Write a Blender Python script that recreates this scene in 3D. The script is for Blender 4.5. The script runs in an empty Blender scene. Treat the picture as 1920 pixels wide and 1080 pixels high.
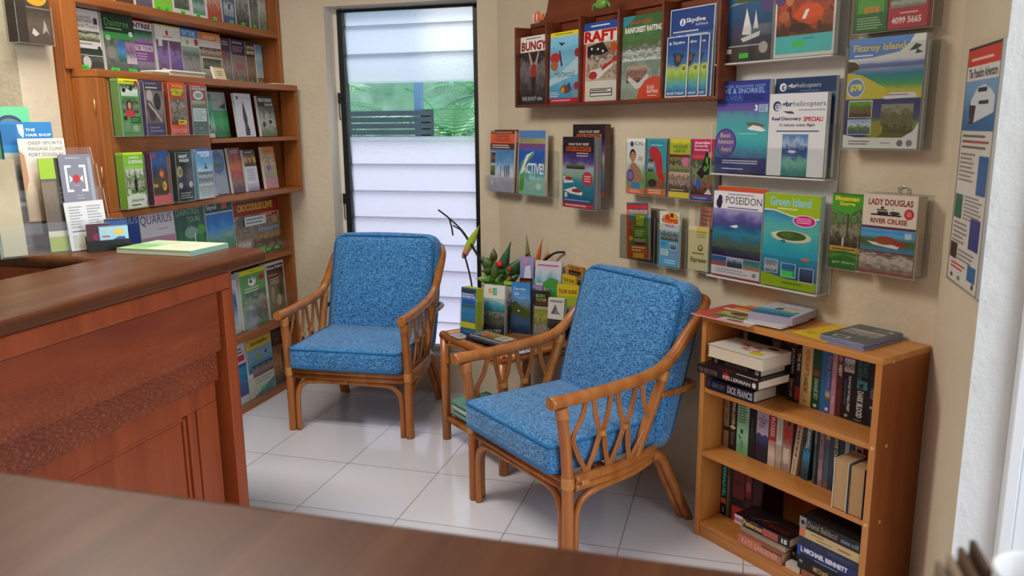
import bpy, math, random
from mathutils import Vector, Matrix, noise as mnoise

D = bpy.data
SC = bpy.context.scene
COL = SC.collection
PI = math.pi
random.seed(7)

# ------------------------------------------------------------------ camera, light, exposure
cam_data = D.cameras.new('camera')
cam_data.sensor_fit = 'HORIZONTAL'
cam_data.sensor_width = 36.0
cam_data.lens = 36.0 * 1500.16 / 1920.0
cam_data.clip_start = 0.02
cam = D.objects.new('camera', cam_data)
COL.objects.link(cam)
def aim(o, loc, yaw, pitch, roll):
    f0 = Vector((math.sin(yaw), math.cos(yaw), 0)); r0 = Vector((math.cos(yaw), -math.sin(yaw), 0)); u0 = Vector((0, 0, 1))
    f = f0 * math.cos(pitch) - u0 * math.sin(pitch); u = u0 * math.cos(pitch) + f0 * math.sin(pitch)
    r = r0 * math.cos(roll) + u * math.sin(roll); u = u * math.cos(roll) - r0 * math.sin(roll)
    m = Matrix((r, u, -f)).transposed().to_4x4(); m.translation = Vector(loc)
    o.matrix_world = m
aim(cam, (1.5298, -2.8528, 1.3905), -0.2755, 0.2006, -0.0089)
cam_data.dof.use_dof = True
cam_data.dof.focus_distance = 3.4
cam_data.dof.aperture_fstop = 5.0
SC.camera = cam

world = D.worlds.new('overcast_sky'); SC.world = world
world.use_nodes = True
wn = world.node_tree.nodes; wl = world.node_tree.links
bg = wn['Background']
bg.inputs['Color'].default_value = (0.86, 0.94, 1.0, 1)
bg.inputs['Strength'].default_value = 1.55

def area(name, loc, target, sx, sy, power, col):
    l = D.lights.new(name, 'AREA'); l.shape = 'RECTANGLE'; l.size = sx; l.size_y = sy
    l.energy = power; l.color = col
    o = D.objects.new(name, l); COL.objects.link(o)
    o.location = loc
    o.rotation_euler = (Vector(target) - Vector(loc)).to_track_quat('-Z', 'Y').to_euler()
    return o
area('ceiling_lamp_light', (-0.15, -0.95, 2.52), (-0.15, -0.95, 0), 1.2, 0.4, 43, (1.0, 0.95, 0.87))
area('ceiling_lamp_light', (0.5, -3.0, 2.52), (0.5, -3.0, 0), 1.2, 0.4, 7, (1.0, 0.95, 0.87))
area('doorway_daylight', (4.4, -2.7, 1.9), (1.2, -1.6, 0.8), 2.4, 2.2, 66, (0.88, 0.94, 1.0))
area('yard_daylight', (-0.3, 2.0, 3.9), (-0.2, 1.5, 0.8), 2.6, 1.6, 170, (0.93, 0.96, 1.0))

SC.view_settings.view_transform = 'Standard'
SC.view_settings.look = 'None'
SC.view_settings.exposure = 0.0
SC.view_settings.gamma = 1.0
SC.view_settings.use_curve_mapping = False
SC.cycles.use_denoising = True
SC.cycles.max_bounces = 8
SC.cycles.transparent_max_bounces = 24
SC.cycles.sample_clamp_indirect = 6.0
SC.cycles.caustics_reflective = False
SC.cycles.caustics_refractive = False

# ------------------------------------------------------------------ axes of the room
YAW_W = -0.8646                                       # the brochure wall runs at 45 degrees or so
RN = Vector((math.cos(YAW_W), -math.sin(YAW_W), 0))   # into the brochure wall
LAT = Vector((-math.sin(YAW_W), -math.cos(YAW_W), 0)) # along the brochure wall, towards the door
UP = Vector((0, 0, 1))
WALL_RN = 0.99
def rw(s, rn, z): return LAT * s + RN * rn + UP * z

# ------------------------------------------------------------------ materials
def lin(h):
    h = h.lstrip('#'); v = [int(h[i:i + 2], 16) / 255 for i in (0, 2, 4)]
    return tuple(c / 12.92 if c <= 0.04045 else ((c + 0.055) / 1.055) ** 2.4 for c in v) + (1.0,)
MATS = {}
def new_mat(name):
    m = D.materials.new(name); m.use_nodes = True
    return m, m.node_tree.nodes, m.node_tree.links, m.node_tree.nodes['Principled BSDF']
def flat(h, rough=0.42, spec=0.4, metal=0.0, name=None):
    key = ('flat', h, rough, spec, metal)
    if key not in MATS:
        m, n, l, b = new_mat(name or 'print_' + h)
        b.inputs['Base Color'].default_value = lin(h); b.inputs['Roughness'].default_value = rough
        b.inputs['Specular IOR Level'].default_value = spec; b.inputs['Metallic'].default_value = metal
        MATS[key] = m
    return MATS[key]
def coords(n, l, kind='Object', scale=(1, 1, 1)):
    tc = n.new('ShaderNodeTexCoord'); mp = n.new('ShaderNodeMapping')
    mp.inputs['Scale'].default_value = scale
    l.new(tc.outputs[kind], mp.inputs['Vector'])
    return mp.outputs['Vector']
def noise_node(n, l, vec, scale, detail=4, rough=0.55):
    t = n.new('ShaderNodeTexNoise'); t.inputs['Scale'].default_value = scale
    t.inputs['Detail'].default_value = detail; t.inputs['Roughness'].default_value = rough
    l.new(vec, t.inputs['Vector']); return t
def ramp(n, l, fac, stops):
    r = n.new('ShaderNodeValToRGB'); e = r.color_ramp.elements
    while len(e) < len(stops): e.new(0.5)
    for i, (p, c) in enumerate(stops):
        e[i].position = p; e[i].color = lin(c) if isinstance(c, str) else c
    l.new(fac, r.inputs['Fac']); return r
def bump(n, l, b, height, strength, dist=0.01):
    k = n.new('ShaderNodeBump'); k.inputs['Strength'].default_value = strength; k.inputs['Distance'].default_value = dist
    l.new(height, k.inputs['Height']); l.new(k.outputs['Normal'], b.inputs['Normal']); return k
def photo(cols, amp=0.3, sc=5.0, seed=0.0):
    """a printed picture: colours from bottom to top, broken up by noise"""
    key = ('photo', tuple(cols), amp, sc, seed)
    if key in MATS: return MATS[key]
    m, n, l, b = new_mat('printed_picture')
    uv = n.new('ShaderNodeUVMap')
    mp = n.new('ShaderNodeMapping'); mp.inputs['Location'].default_value = (seed, seed * 1.7, 0)
    l.new(uv.outputs['UV'], mp.inputs['Vector'])
    nz = noise_node(n, l, mp.outputs['Vector'], sc, 6, 0.65)
    sp = n.new('ShaderNodeSeparateXYZ'); l.new(uv.outputs['UV'], sp.inputs['Vector'])
    a = n.new('ShaderNodeMath'); a.operation = 'SUBTRACT'; l.new(nz.outputs['Fac'], a.inputs[0]); a.inputs[1].default_value = 0.5
    k = n.new('ShaderNodeMath'); k.operation = 'MULTIPLY_ADD'; l.new(a.outputs[0], k.inputs[0]); k.inputs[1].default_value = amp * 2.4
    l.new(sp.outputs['Y'], k.inputs[2])
    N = len(cols)
    r = ramp(n, l, k.outputs[0], [((i + 0.5) / N, c) for i, c in enumerate(cols)])
    l.new(r.outputs['Color'], b.inputs['Base Color'])
    b.inputs['Roughness'].default_value = 0.35; b.inputs['Specular IOR Level'].default_value = 0.4
    MATS[key] = m
    return m

def make_wall(name, h1, h2, strength=0.25):
    m, n, l, b = new_mat(name)
    v = coords(n, l)
    nz = noise_node(n, l, v, 3.0, 5); r = ramp(n, l, nz.outputs['Fac'], [(0.3, h1), (0.7, h2)])
    l.new(r.outputs['Color'], b.inputs['Base Color'])
    n2 = noise_node(n, l, v, 22.0, 6, 0.6)
    bump(n, l, b, n2.outputs['Fac'], strength, 0.02)
    b.inputs['Roughness'].default_value = 0.7; b.inputs['Specular IOR Level'].default_value = 0.25
    return m
M_WALL = make_wall('cream_plaster', 'd1c2a9', 'dacdb4', 0.22)
M_WHITE = make_wall('white_flaking_plaster', 'd2d5d4', 'e4e7e7', 0.45)
M_REVEAL = make_wall('white_paint', 'e0d8ca', 'e9e2d6', 0.1)
M_CEIL = make_wall('ceiling_paint', 'e6e0d4', 'ece8de', 0.05)

def make_wood(name, stops, scale=(1, 1, 1), axis='Z', rough=0.35, gs=9.0, spec=0.5):
    m, n, l, b = new_mat(name)
    sc = {'X': (0.6, 9, 9), 'Y': (9, 0.6, 9), 'Z': (9, 9, 0.6)}[axis]
    v = coords(n, l, 'Object', sc)
    nz = noise_node(n, l, v, 2.2, 7, 0.6)
    w = n.new('ShaderNodeTexNoise'); w.inputs['Scale'].default_value = gs * 2; w.inputs['Detail'].default_value = 3
    l.new(v, w.inputs['Vector'])
    mx = n.new('ShaderNodeMath'); mx.operation = 'MULTIPLY_ADD'; l.new(w.outputs['Fac'], mx.inputs[0]); mx.inputs[1].default_value = 0.25
    l.new(nz.outputs['Fac'], mx.inputs[2])
    r = ramp(n, l, mx.outputs[0], stops); l.new(r.outputs['Color'], b.inputs['Base Color'])
    b.inputs['Roughness'].default_value = rough; b.inputs['Specular IOR Level'].default_value = spec
    bump(n, l, b, w.outputs['Fac'], 0.04, 0.004)
    return m
MAH = [(0.35, '6f2f12'), (0.6, '8a3f1b'), (0.85, '9c4c22')]
M_SHELF_X = make_wood('brown_shelf_wood', [(0.35, '79401b'), (0.6, '945424'), (0.85, 'a5632e')], axis='Y', rough=0.4)
M_SHELF_Z = make_wood('brown_shelf_wood_upright', [(0.35, '79401b'), (0.6, '945424'), (0.85, 'a5632e')], axis='Z', rough=0.4)
M_RACK = make_wood('dark_rack_wood', [(0.35, '5c2a15'), (0.6, '73371d'), (0.85, '824226')], axis='X', rough=0.4)
M_TOP = make_wood('counter_top_wood', [(0.3, '442313'), (0.55, '542e1a'), (0.8, '633b24')], axis='Y', rough=0.36, spec=0.25)
M_MAH = make_wood('mahogany', [(0.35, '7c3316'), (0.6, '93421d'), (0.85, 'a24e26')], axis='Z', rough=0.42)
M_PINE = make_wood('honey_pine_veneer', [(0.3, 'a8682c'), (0.55, 'bf7d3c'), (0.85, 'cd8e4b')], axis='X', rough=0.38)
M_PINE_Z = make_wood('honey_pine_veneer_upright', [(0.3, 'a8682c'), (0.55, 'bf7d3c'), (0.85, 'cd8e4b')], axis='Z', rough=0.38)
M_PINE_SHADED = make_wood('shaded_side_veneer', [(0.3, '80421a'), (0.55, '94501f'), (0.85, 'a25f2c')], axis='Z', rough=0.4)  # same pine, with the shade on the bookcase end put into its colour
M_RATTAN = make_wood('rattan_cane', [(0.3, '84451a'), (0.55, 'a5602a'), (0.85, 'bd7c40')], axis='Z', rough=0.28, gs=3)
M_BIND = make_wood('cane_binding', [(0.3, '9a5a24'), (0.6, 'bd7d40'), (0.85, 'cf9657')], axis='X', rough=0.35)

def make_hammered():
    m, n, l, b = new_mat('hammered_mahogany')
    v = coords(n, l, 'Object', (1, 1, 1))
    nz = noise_node(n, l, coords(n, l, 'Object', (3, 1.2, 6)), 3.0, 5)
    r = ramp(n, l, nz.outputs['Fac'], [(0.3, '77341a'), (0.6, '8a3f1e'), (0.8, '9a4b27')]); l.new(r.outputs['Color'], b.inputs['Base Color'])
    vo = n.new('ShaderNodeTexVoronoi'); vo.feature = 'SMOOTH_F1'; vo.inputs['Scale'].default_value = 118
    vv = coords(n, l, 'Object', (1, 0.7, 1.5)); l.new(vv, vo.inputs['Vector'])
    sp = n.new('ShaderNodeSeparateXYZ'); tc = n.new('ShaderNodeTexCoord'); l.new(tc.outputs['Object'], sp.inputs['Vector'])
    mr = n.new('ShaderNodeMapRange'); l.new(sp.outputs['Z'], mr.inputs['Value'])
    mr.inputs['From Min'].default_value = 0.66; mr.inputs['From Max'].default_value = 0.87
    mr.inputs['To Min'].default_value = 1.0; mr.inputs['To Max'].default_value = 0.0
    k = n.new('ShaderNodeMath'); k.operation = 'MULTIPLY'; l.new(vo.outputs['Distance'], k.inputs[0]); l.new(mr.outputs['Result'], k.inputs[1])
    bump(n, l, b, k.outputs[0], 0.75, 0.012)
    b.inputs['Roughness'].default_value = 0.4
    return m
M_HAMMER = make_hammered()

def make_tile():
    m, n, l, b = new_mat('white_floor_tile')
    v = coords(n, l, 'Object')
    br = n.new('ShaderNodeTexBrick'); br.offset = 0.0; br.squash = 1.0
    br.inputs['Scale'].default_value = 1.0; br.inputs['Brick Width'].default_value = 0.4; br.inputs['Row Height'].default_value = 0.4
    br.inputs['Mortar Size'].default_value = 0.0022; br.inputs['Mortar Smooth'].default_value = 0.1; br.inputs['Bias'].default_value = 0
    l.new(v, br.inputs['Vector'])
    br.inputs['Color1'].default_value = lin('dcdce4'); br.inputs['Color2'].default_value = lin('d7d7e0'); br.inputs['Mortar'].default_value = lin('9b9895')
    l.new(br.outputs['Color'], b.inputs['Base Color'])
    nz = noise_node(n, l, v, 5.0, 3)
    mr = n.new('ShaderNodeMapRange'); l.new(nz.outputs['Fac'], mr.inputs['Value']); mr.inputs['To Min'].default_value = 0.09; mr.inputs['To Max'].default_value = 0.19
    l.new(mr.outputs['Result'], b.inputs['Roughness'])
    b.inputs['Specular IOR Level'].default_value = 0.85
    inv = n.new('ShaderNodeMath'); inv.operation = 'SUBTRACT'; inv.inputs[0].default_value = 1; l.new(br.outputs['Fac'], inv.inputs[1])
    bump(n, l, b, inv.outputs[0], 0.25, 0.002)
    return m
M_TILE = make_tile()

def make_fabric():
    m, n, l, b = new_mat('blue_boucle_fabric')
    v = coords(n, l, 'Object', (0.7, 1.1, 1.5))
    nz = noise_node(n, l, v, 150, 2, 0.5)
    n2 = noise_node(n, l, v, 4, 2)
    r = ramp(n, l, nz.outputs['Fac'], [(0.35, '235082'), (0.44, '3878b6'), (0.58, '4c94d0'), (0.72, '6eb2e2')])
    hsv = n.new('ShaderNodeHueSaturation'); l.new(r.outputs['Color'], hsv.inputs['Color'])
    mr = n.new('ShaderNodeMapRange'); l.new(n2.outputs['Fac'], mr.inputs['Value']); mr.inputs['To Min'].default_value = 0.88; mr.inputs['To Max'].default_value = 1.1
    l.new(mr.outputs['Result'], hsv.inputs['Value'])
    l.new(hsv.outputs['Color'], b.inputs['Base Color'])
    bump(n, l, b, nz.outputs['Fac'], 0.9, 0.006)
    b.inputs['Roughness'].default_value = 0.85; b.inputs['Specular IOR Level'].default_value = 0.2
    b.inputs['Sheen Weight'].default_value = 0.35
    return m
M_FABRIC = make_fabric()
M_PIPING = flat('2c6ea6', 0.8, 0.2, name='blue_piping')

def make_acrylic(name, tint, gl, rough=0.06):
    m, n, l, b = new_mat(name)
    n.remove(b); out = n['Material Output']
    tr = n.new('ShaderNodeBsdfTransparent'); tr.inputs['Color'].default_value = tint
    gs = n.new('ShaderNodeBsdfGlossy'); gs.inputs['Roughness'].default_value = rough
    lw = n.new('ShaderNodeLayerWeight'); lw.inputs['Blend'].default_value = 0.5
    pw = n.new('ShaderNodeMath'); pw.operation = 'POWER'; l.new(lw.outputs['Facing'], pw.inputs[0]); pw.inputs[1].default_value = 4.0
    ad = n.new('ShaderNodeMath'); ad.operation = 'MULTIPLY_ADD'; l.new(pw.outputs[0], ad.inputs[0]); ad.inputs[1].default_value = 0.45 * gl; ad.inputs[2].default_value = 0.035 * gl
    mx = n.new('ShaderNodeMixShader'); l.new(ad.outputs[0], mx.inputs[0]); l.new(tr.outputs[0], mx.inputs[1]); l.new(gs.outputs[0], mx.inputs[2])
    l.new(mx.outputs[0], out.inputs['Surface'])
    return m
M_ACR = make_acrylic('clear_acrylic', (0.96, 0.97, 0.97, 1), 0.9)
def make_acr_edge():
    m, n, l, b = new_mat('acrylic_edge'); n.remove(b); out = n['Material Output']
    tr = n.new('ShaderNodeBsdfTransparent'); tr.inputs['Color'].default_value = (0.9, 0.93, 0.92, 1)
    df = n.new('ShaderNodeBsdfPrincipled'); df.inputs['Base Color'].default_value = (0.75, 0.78, 0.77, 1); df.inputs['Roughness'].default_value = 0.15
    mx = n.new('ShaderNodeMixShader'); mx.inputs[0].default_value = 0.4
    l.new(tr.outputs[0], mx.inputs[1]); l.new(df.outputs[0], mx.inputs[2]); l.new(mx.outputs[0], out.inputs['Surface'])
    return m
M_ACR_EDGE = make_acr_edge()
M_ACR_SOFT = make_acrylic('matt_acrylic', (0.95, 0.96, 0.96, 1), 0.35)
M_ACR_SMOKE = make_acrylic('worn_acrylic', (0.82, 0.83, 0.82, 1), 1.3, 0.12)

def make_frost():
    m, n, l, b = new_mat('frosted_louvre_glass'); n.remove(b); out = n['Material Output']
    v = coords(n, l, 'Object')
    nz = noise_node(n, l, v, 150, 2)
    bp = n.new('ShaderNodeBump'); bp.inputs['Strength'].default_value = 1.0; bp.inputs['Distance'].default_value = 0.003; l.new(nz.outputs['Fac'], bp.inputs['Height'])
    rf = n.new('ShaderNodeBsdfRefraction'); rf.inputs['IOR'].default_value = 1.12; rf.inputs['Roughness'].default_value = 0.2
    l.new(bp.outputs['Normal'], rf.inputs['Normal'])
    tl = n.new('ShaderNodeBsdfTranslucent'); tl.inputs['Color'].default_value = (0.86, 0.9, 0.98, 1)
    gl = n.new('ShaderNodeBsdfGlossy'); gl.inputs['Roughness'].default_value = 0.3; l.new(bp.outputs['Normal'], gl.inputs['Normal'])
    m1 = n.new('ShaderNodeMixShader'); m1.inputs[0].default_value = 0.38; l.new(rf.outputs[0], m1.inputs[1]); l.new(tl.outputs[0], m1.inputs[2])
    m2 = n.new('ShaderNodeMixShader'); m2.inputs[0].default_value = 0.04; l.new(m1.outputs[0], m2.inputs[1]); l.new(gl.outputs[0], m2.inputs[2])
    l.new(m2.outputs[0], out.inputs['Surface'])
    return m
M_FROST = make_frost()
M_CLEAR = make_acrylic('clear_louvre_glass', (0.9, 0.96, 0.96, 1), 0.7, 0.02)
M_GLASSEDGE = flat('59707a', 0.2, 0.6, name='glass_edge')
M_BLACK = flat('14161a', 0.4, 0.5, name='black_metal')
M_ALU = flat('dfe3e6', 0.35, 0.5, name='white_aluminium')
M_PAPER = flat('e6e1d6', 0.7, 0.2, name='page_paper')
M_PAGEOLD = flat('cbb393', 0.8, 0.1, name='yellowed_pages')
M_CREAMPAGE = flat('d9cdb8', 0.8, 0.1, name='cream_pages')

# ------------------------------------------------------------------ mesh building
class MB:
    def __init__(self): self.v = []; self.f = []; self.m = []; self.uv = {}; self.smooth = []
    def face(self, pts, mat=0, uv=None, smooth=False):
        i0 = len(self.v); self.v += [tuple(p) for p in pts]
        self.f.append(tuple(range(i0, i0 + len(pts)))); self.m.append(mat); self.smooth.append(smooth)
        if uv: self.uv[len(self.f) - 1] = uv
    def box(self, a, b, mat=0, mats=None):
        x0, y0, z0 = a; x1, y1, z1 = b; i = len(self.v)
        self.v += [(x0, y0, z0), (x1, y0, z0), (x1, y1, z0), (x0, y1, z0), (x0, y0, z1), (x1, y0, z1), (x1, y1, z1), (x0, y1, z1)]
        fs = [(0, 1, 5, 4), (2, 3, 7, 6), (3, 0, 4, 7), (1, 2, 6, 5), (0, 3, 2, 1), (4, 5, 6, 7)]   # -y +y -x +x -z +z
        for k, q in enumerate(fs):
            self.f.append(tuple(i + j for j in q)); self.m.append(mats[k] if mats else mat); self.smooth.append(False)
    def prism(self, outline, z0, z1, mat=0, top=None):
        n = len(outline); i = len(self.v)
        self.v += [(x, y, z0) for x, y in outline] + [(x, y, z1) for x, y in outline]
        self.f.append(tuple(i + k for k in reversed(range(n)))); self.m.append(mat); self.smooth.append(False)
        self.f.append(tuple(i + n + k for k in range(n))); self.m.append(mat if top is None else top); self.smooth.append(False)
        for k in range(n):
            j = (k + 1) % n
            self.f.append((i + k, i + j, i + n + j, i + n + k)); self.m.append(mat); self.smooth.append(False)
    def tube(self, path, r, seg=10, mat=0, closed=False, cap=True):
        P = [Vector(p) for p in path]; N = len(P)
        R = r if isinstance(r, (list, tuple)) else [r] * N
        T = []
        for k in range(N):
            a = P[(k - 1) % N] if closed or k > 0 else P[k]; b = P[(k + 1) % N] if closed or k < N - 1 else P[k]
            T.append((b - a).normalized())
        u = T[0].orthogonal().normalized(); i = len(self.v)
        for k in range(N):
            u = (u - T[k] * u.dot(T[k])).normalized(); w = T[k].cross(u)
            for q in range(seg):
                a = 2 * PI * q / seg
                self.v.append(tuple(P[k] + (u * math.cos(a) + w * math.sin(a)) * R[k]))
        for k in range(N if closed else N - 1):
            for q in range(seg):
                a = i + k * seg + q; b = i + k * seg + (q + 1) % seg
                kk = (k + 1) % N
                c = i + kk * seg + (q + 1) % seg; d = i + kk * seg + q
                self.f.append((a, b, c, d)); self.m.append(mat); self.smooth.append(True)
        if cap and not closed:
            self.f.append(tuple(i + q for q in reversed(range(seg)))); self.m.append(mat); self.smooth.append(False)
            self.f.append(tuple(i + (N - 1) * seg + q for q in range(seg))); self.m.append(mat); self.smooth.append(False)
    def lathe(self, prof, seg=24, mat=0, c=(0, 0, 0)):
        i = len(self.v); n = len(prof)
        for r, z in prof:
            for q in range(seg):
                a = 2 * PI * q / seg; self.v.append((c[0] + r * math.cos(a), c[1] + r * math.sin(a), c[2] + z))
        for k in range(n - 1):
            for q in range(seg):
                self.f.append((i + k * seg + q, i + k * seg + (q + 1) % seg, i + (k + 1) * seg + (q + 1) % seg, i + (k + 1) * seg + q)); self.m.append(mat); self.smooth.append(True)
    def build(self, name, mats, parent=None, bevel=0.0, seg=2, matrix=None):
        me = D.meshes.new(name); me.from_pydata(self.v, [], self.f)
        for m in (mats if isinstance(mats, (list, tuple)) else [mats]): me.materials.append(m)
        for p, mi, s in zip(me.polygons, self.m, self.smooth): p.material_index = mi; p.use_smooth = s
        if self.uv:
            lay = me.uv_layers.new(name='UVMap')
            for fi, uv in self.uv.items():
                for li, c in zip(me.polygons[fi].loop_indices, uv): lay.data[li].uv = c
        me.update()
        o = D.objects.new(name, me); COL.objects.link(o)
        if matrix is not None: o.matrix_world = matrix
        if parent is not None: o.parent = parent
        if bevel:
            bv = o.modifiers.new('bevel', 'BEVEL'); bv.width = bevel; bv.segments = seg; bv.limit_method = 'ANGLE'; bv.angle_limit = 0.7
        return o
def frame(origin, ex, ey, ez=UP):
    m = Matrix((Vector(ex), Vector(ey), Vector(ez))).transposed().to_4x4(); m.translation = Vector(origin); return m
def lean(ex, ey, tilt, roll=0.0):
    """axes of something leaning back by tilt and turned in its own plane by roll"""
    ex = Vector(ex); ey = Vector(ey)
    ez2 = UP * math.cos(tilt) + ey * math.sin(tilt); ey2 = ey * math.cos(tilt) - UP * math.sin(tilt)
    if roll:
        exr = ex * math.cos(roll) + ez2 * math.sin(roll); ez2 = ez2 * math.cos(roll) - ex * math.sin(roll); ex = exr
    return ex, ey2, ez2
def tag(o, label, cat, group=None):
    o['label'] = label; o['category'] = cat
    if group: o['group'] = group
    return o
def empty(name, label, cat, matrix=None, group=None):
    o = D.objects.new(name, None); COL.objects.link(o); o.empty_display_size = 0.05
    if matrix is not None: o.matrix_world = matrix
    return tag(o, label, cat, group)
def struct(o):
    o['kind'] = 'structure'; return o
def smooth_path(pts, n=6):
    P = [Vector(p) for p in pts]; out = []
    for i in range(len(P) - 1):
        a = P[max(i - 1, 0)]; b = P[i]; c = P[i + 1]; d = P[min(i + 2, len(P) - 1)]
        for k in range(n):
            t = k / n
            out.append(0.5 * ((2 * b) + (c - a) * t + (2 * a - 5 * b + 4 * c - d) * t * t + (3 * b - a - 3 * c + d) * t ** 3))
    out.append(P[-1]); return out

# ------------------------------------------------------------------ lettering and printed covers
TXT = {}
def text_geo(s, bold):
    key = (s, bold)
    if key not in TXT:
        cu = D.curves.new('lettering', 'FONT'); cu.body = s; cu.resolution_u = 2; cu.offset = bold; cu.fill_mode = 'FRONT'
        o = D.objects.new('lettering', cu); COL.objects.link(o)
        dg = bpy.context.evaluated_depsgraph_get(); dg.update()
        me = o.evaluated_get(dg).to_mesh()
        vs = [v.co.copy() for v in me.vertices]; fs = [tuple(p.vertices) for p in me.polygons]
        o.evaluated_get(dg).to_mesh_clear()
        D.objects.remove(o); D.curves.remove(cu)
        if vs:
            x0 = min(v.x for v in vs); x1 = max(v.x for v in vs); y0 = min(v.y for v in vs); y1 = max(v.y for v in vs)
            vs = [((v.x - x0) / max(x1 - x0, 1e-6), (v.y - y0) / max(y1 - y0, 1e-6)) for v in vs]
        TXT[key] = (vs, fs)
    return TXT[key]
def R(a, b, c, d, col): return ('R', a, b, c, d, col)
def Pic(a, b, c, d, cols, amp=0.3, sc=5.0, seed=0.0): return ('P', a, b, c, d, cols.split() if isinstance(cols, str) else cols, amp, sc, seed)
def E(cu, cv, ru, rv, col): return ('E', cu, cv, ru, rv, col)
def T(s, a, b, c, d, col, bold=0.02): return ('T', s, a, b, c, d, col, bold)
def TV(s, a, b, c, d, col, bold=0.02): return ('V', s, a, b, c, d, col, bold)
def L(a, b, c, d, n, col): return ('L', a, b, c, d, n, col)
def G(pts, col): return ('G', pts, col)
def clip01(pts):
    for ax, lim, sg in ((0, 0.0, 1), (0, 1.0, -1), (1, 0.0, 1), (1, 1.0, -1)):
        out = []
        for k in range(len(pts)):
            a, b = pts[k - 1], pts[k]; da, db = (a[ax] - lim) * sg, (b[ax] - lim) * sg
            if (da >= 0) != (db >= 0):
                t = da / (da - db); out.append((a[0] + (b[0] - a[0]) * t, a[1] + (b[1] - a[1]) * t))
            if db >= 0: out.append(b)
        pts = out
        if not pts: break
    return pts
def art_mesh(name, w, h, art, parent, y=-0.0004, place=None, matrix=None):
    """all the printing of one face as one thin layered mesh; u to the right, v up; place maps (x, z, lift) to a point"""
    mb = MB(); mats = []; idx = {}
    place = place or (lambda x, z, d: (x, y - d, z))
    def mi(m):
        if m.name not in idx: idx[m.name] = len(mats); mats.append(m)
        return idx[m.name]
    rnd = random.Random(name + str(len(art)) + str(w))
    for k, e in enumerate(art):
        dy = 0.00005 * k
        put = lambda u, v: place(u * w, v * h, dy)
        t = e[0]
        if t == 'R':
            _, a, b, c, d, col = e; mb.face([put(a, b), put(c, b), put(c, d), put(a, d)], mi(flat(col)))
        elif t == 'P':
            _, a, b, c, d, cols, amp, sc, seed = e
            mb.face([put(a, b), put(c, b), put(c, d), put(a, d)], mi(photo(cols, amp, sc, seed)), [(0, 0), (1, 0), (1, 1), (0, 1)])
        elif t == 'E':
            _, cu, cv, ru, rv, col = e
            pg = clip01([(cu + ru * math.cos(2 * PI * q / 24), cv + rv * math.sin(2 * PI * q / 24)) for q in range(24)])
            if len(pg) > 2: mb.face([put(*q) for q in pg], mi(flat(col)))
        elif t == 'G':
            pg = clip01(list(e[1]))
            if len(pg) > 2: mb.face([put(*q) for q in pg], mi(flat(e[2])))
        elif t in 'TV':
            _, s, a, b, c, d, col, bold = e
            vs, fs = text_geo(s, bold); i0 = len(mb.v); m_ = mi(flat(col))
            if t == 'T': mb.v += [put(a + x * (c - a), b + z * (d - b)) for x, z in vs]
            else: mb.v += [put(a + z * (c - a), d - x * (d - b)) for x, z in vs]
            for f in fs: mb.f.append(tuple(i0 + q for q in f)); mb.m.append(m_); mb.smooth.append(False)
        elif t == 'L':
            _, a, b, c, d, n_, col = e; m_ = mi(flat(col)); st = (d - b) / n_
            for q in range(n_):
                v0 = d - (q + 1) * st + st * 0.3; x1 = a + (c - a) * (0.7 + 0.3 * rnd.random())
                mb.face([put(a, v0), put(x1, v0), put(x1, v0 + st * 0.42), put(a, v0 + st * 0.42)], m_)
    return mb.build(name, mats, parent, matrix=matrix)

def leaflet(name, label, cat, group, origin, ex, ey, w, h, t, art, tilt=0.0, roll=0.0, edge='e4e2dc', curl=0.0):
    """a printed paper thing: block of paper with the printing on its front; origin is the bottom corner on the left of its front face"""
    x, y, z = lean(ex, ey, tilt, roll)
    mb = MB(); mb.box((0, 0, 0), (w, t, h))
    o = mb.build(name, flat(edge, 0.7, 0.2), None, matrix=frame(origin, x, y, z))
    tag(o, label, cat, group)
    art_mesh('cover_print', w, h, art, o)
    return o

def plate(name, a, b, parent, thin='y', mat=None):
    mb = MB(); k = {'y': [0, 0, 1, 1, 1, 1], 'x': [1, 1, 0, 0, 1, 1], 'z': [1, 1, 1, 1, 0, 0]}[thin]
    mb.box(a, b, mats=k); return mb.build(name, [mat or M_ACR, M_ACR_EDGE], parent)
def pocket(name, label, group, origin, ex, ey, w, h, d, fh, tilt=0.0, mat=None, th=0.002):
    """clear pocket: back plate, front plate, two cheeks and a base; origin bottom left of the front"""
    x, y, z = lean(ex, ey, tilt)
    e = empty(name, label, 'brochure holder', frame(origin, x, y, z), group)
    plate('back_plate', (0, d - th, 0), (w, d, h), e, 'y', mat)
    plate('front_plate', (0, 0, 0), (w, th, fh), e, 'y', mat)
    plate('side_plate', (0, th, 0), (th, d - th, fh), e, 'x', mat)
    plate('side_plate', (w - th, th, 0), (w, d - th, fh), e, 'x', mat)
    plate('base_plate', (th, th, 0), (w - th, d - th, th), e, 'z', mat)
    return e

# ================================================================== THE SETTING
H = 2.6
mb = MB(); mb.box((-1.7, -4.6, -0.06), (3.6, 1.15, 0.0)); struct(mb.build('floor', M_TILE))
mb = MB(); mb.box((-1.72, -4.7, 0), (3.6, -4.6, H)); struct(mb.build('wall_front', M_WALL))
mb = MB(); mb.box((-1.9, -4.6, H), (3.7, 1.25, H + 0.08)); struct(mb.build('ceiling', M_CEIL))
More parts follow.
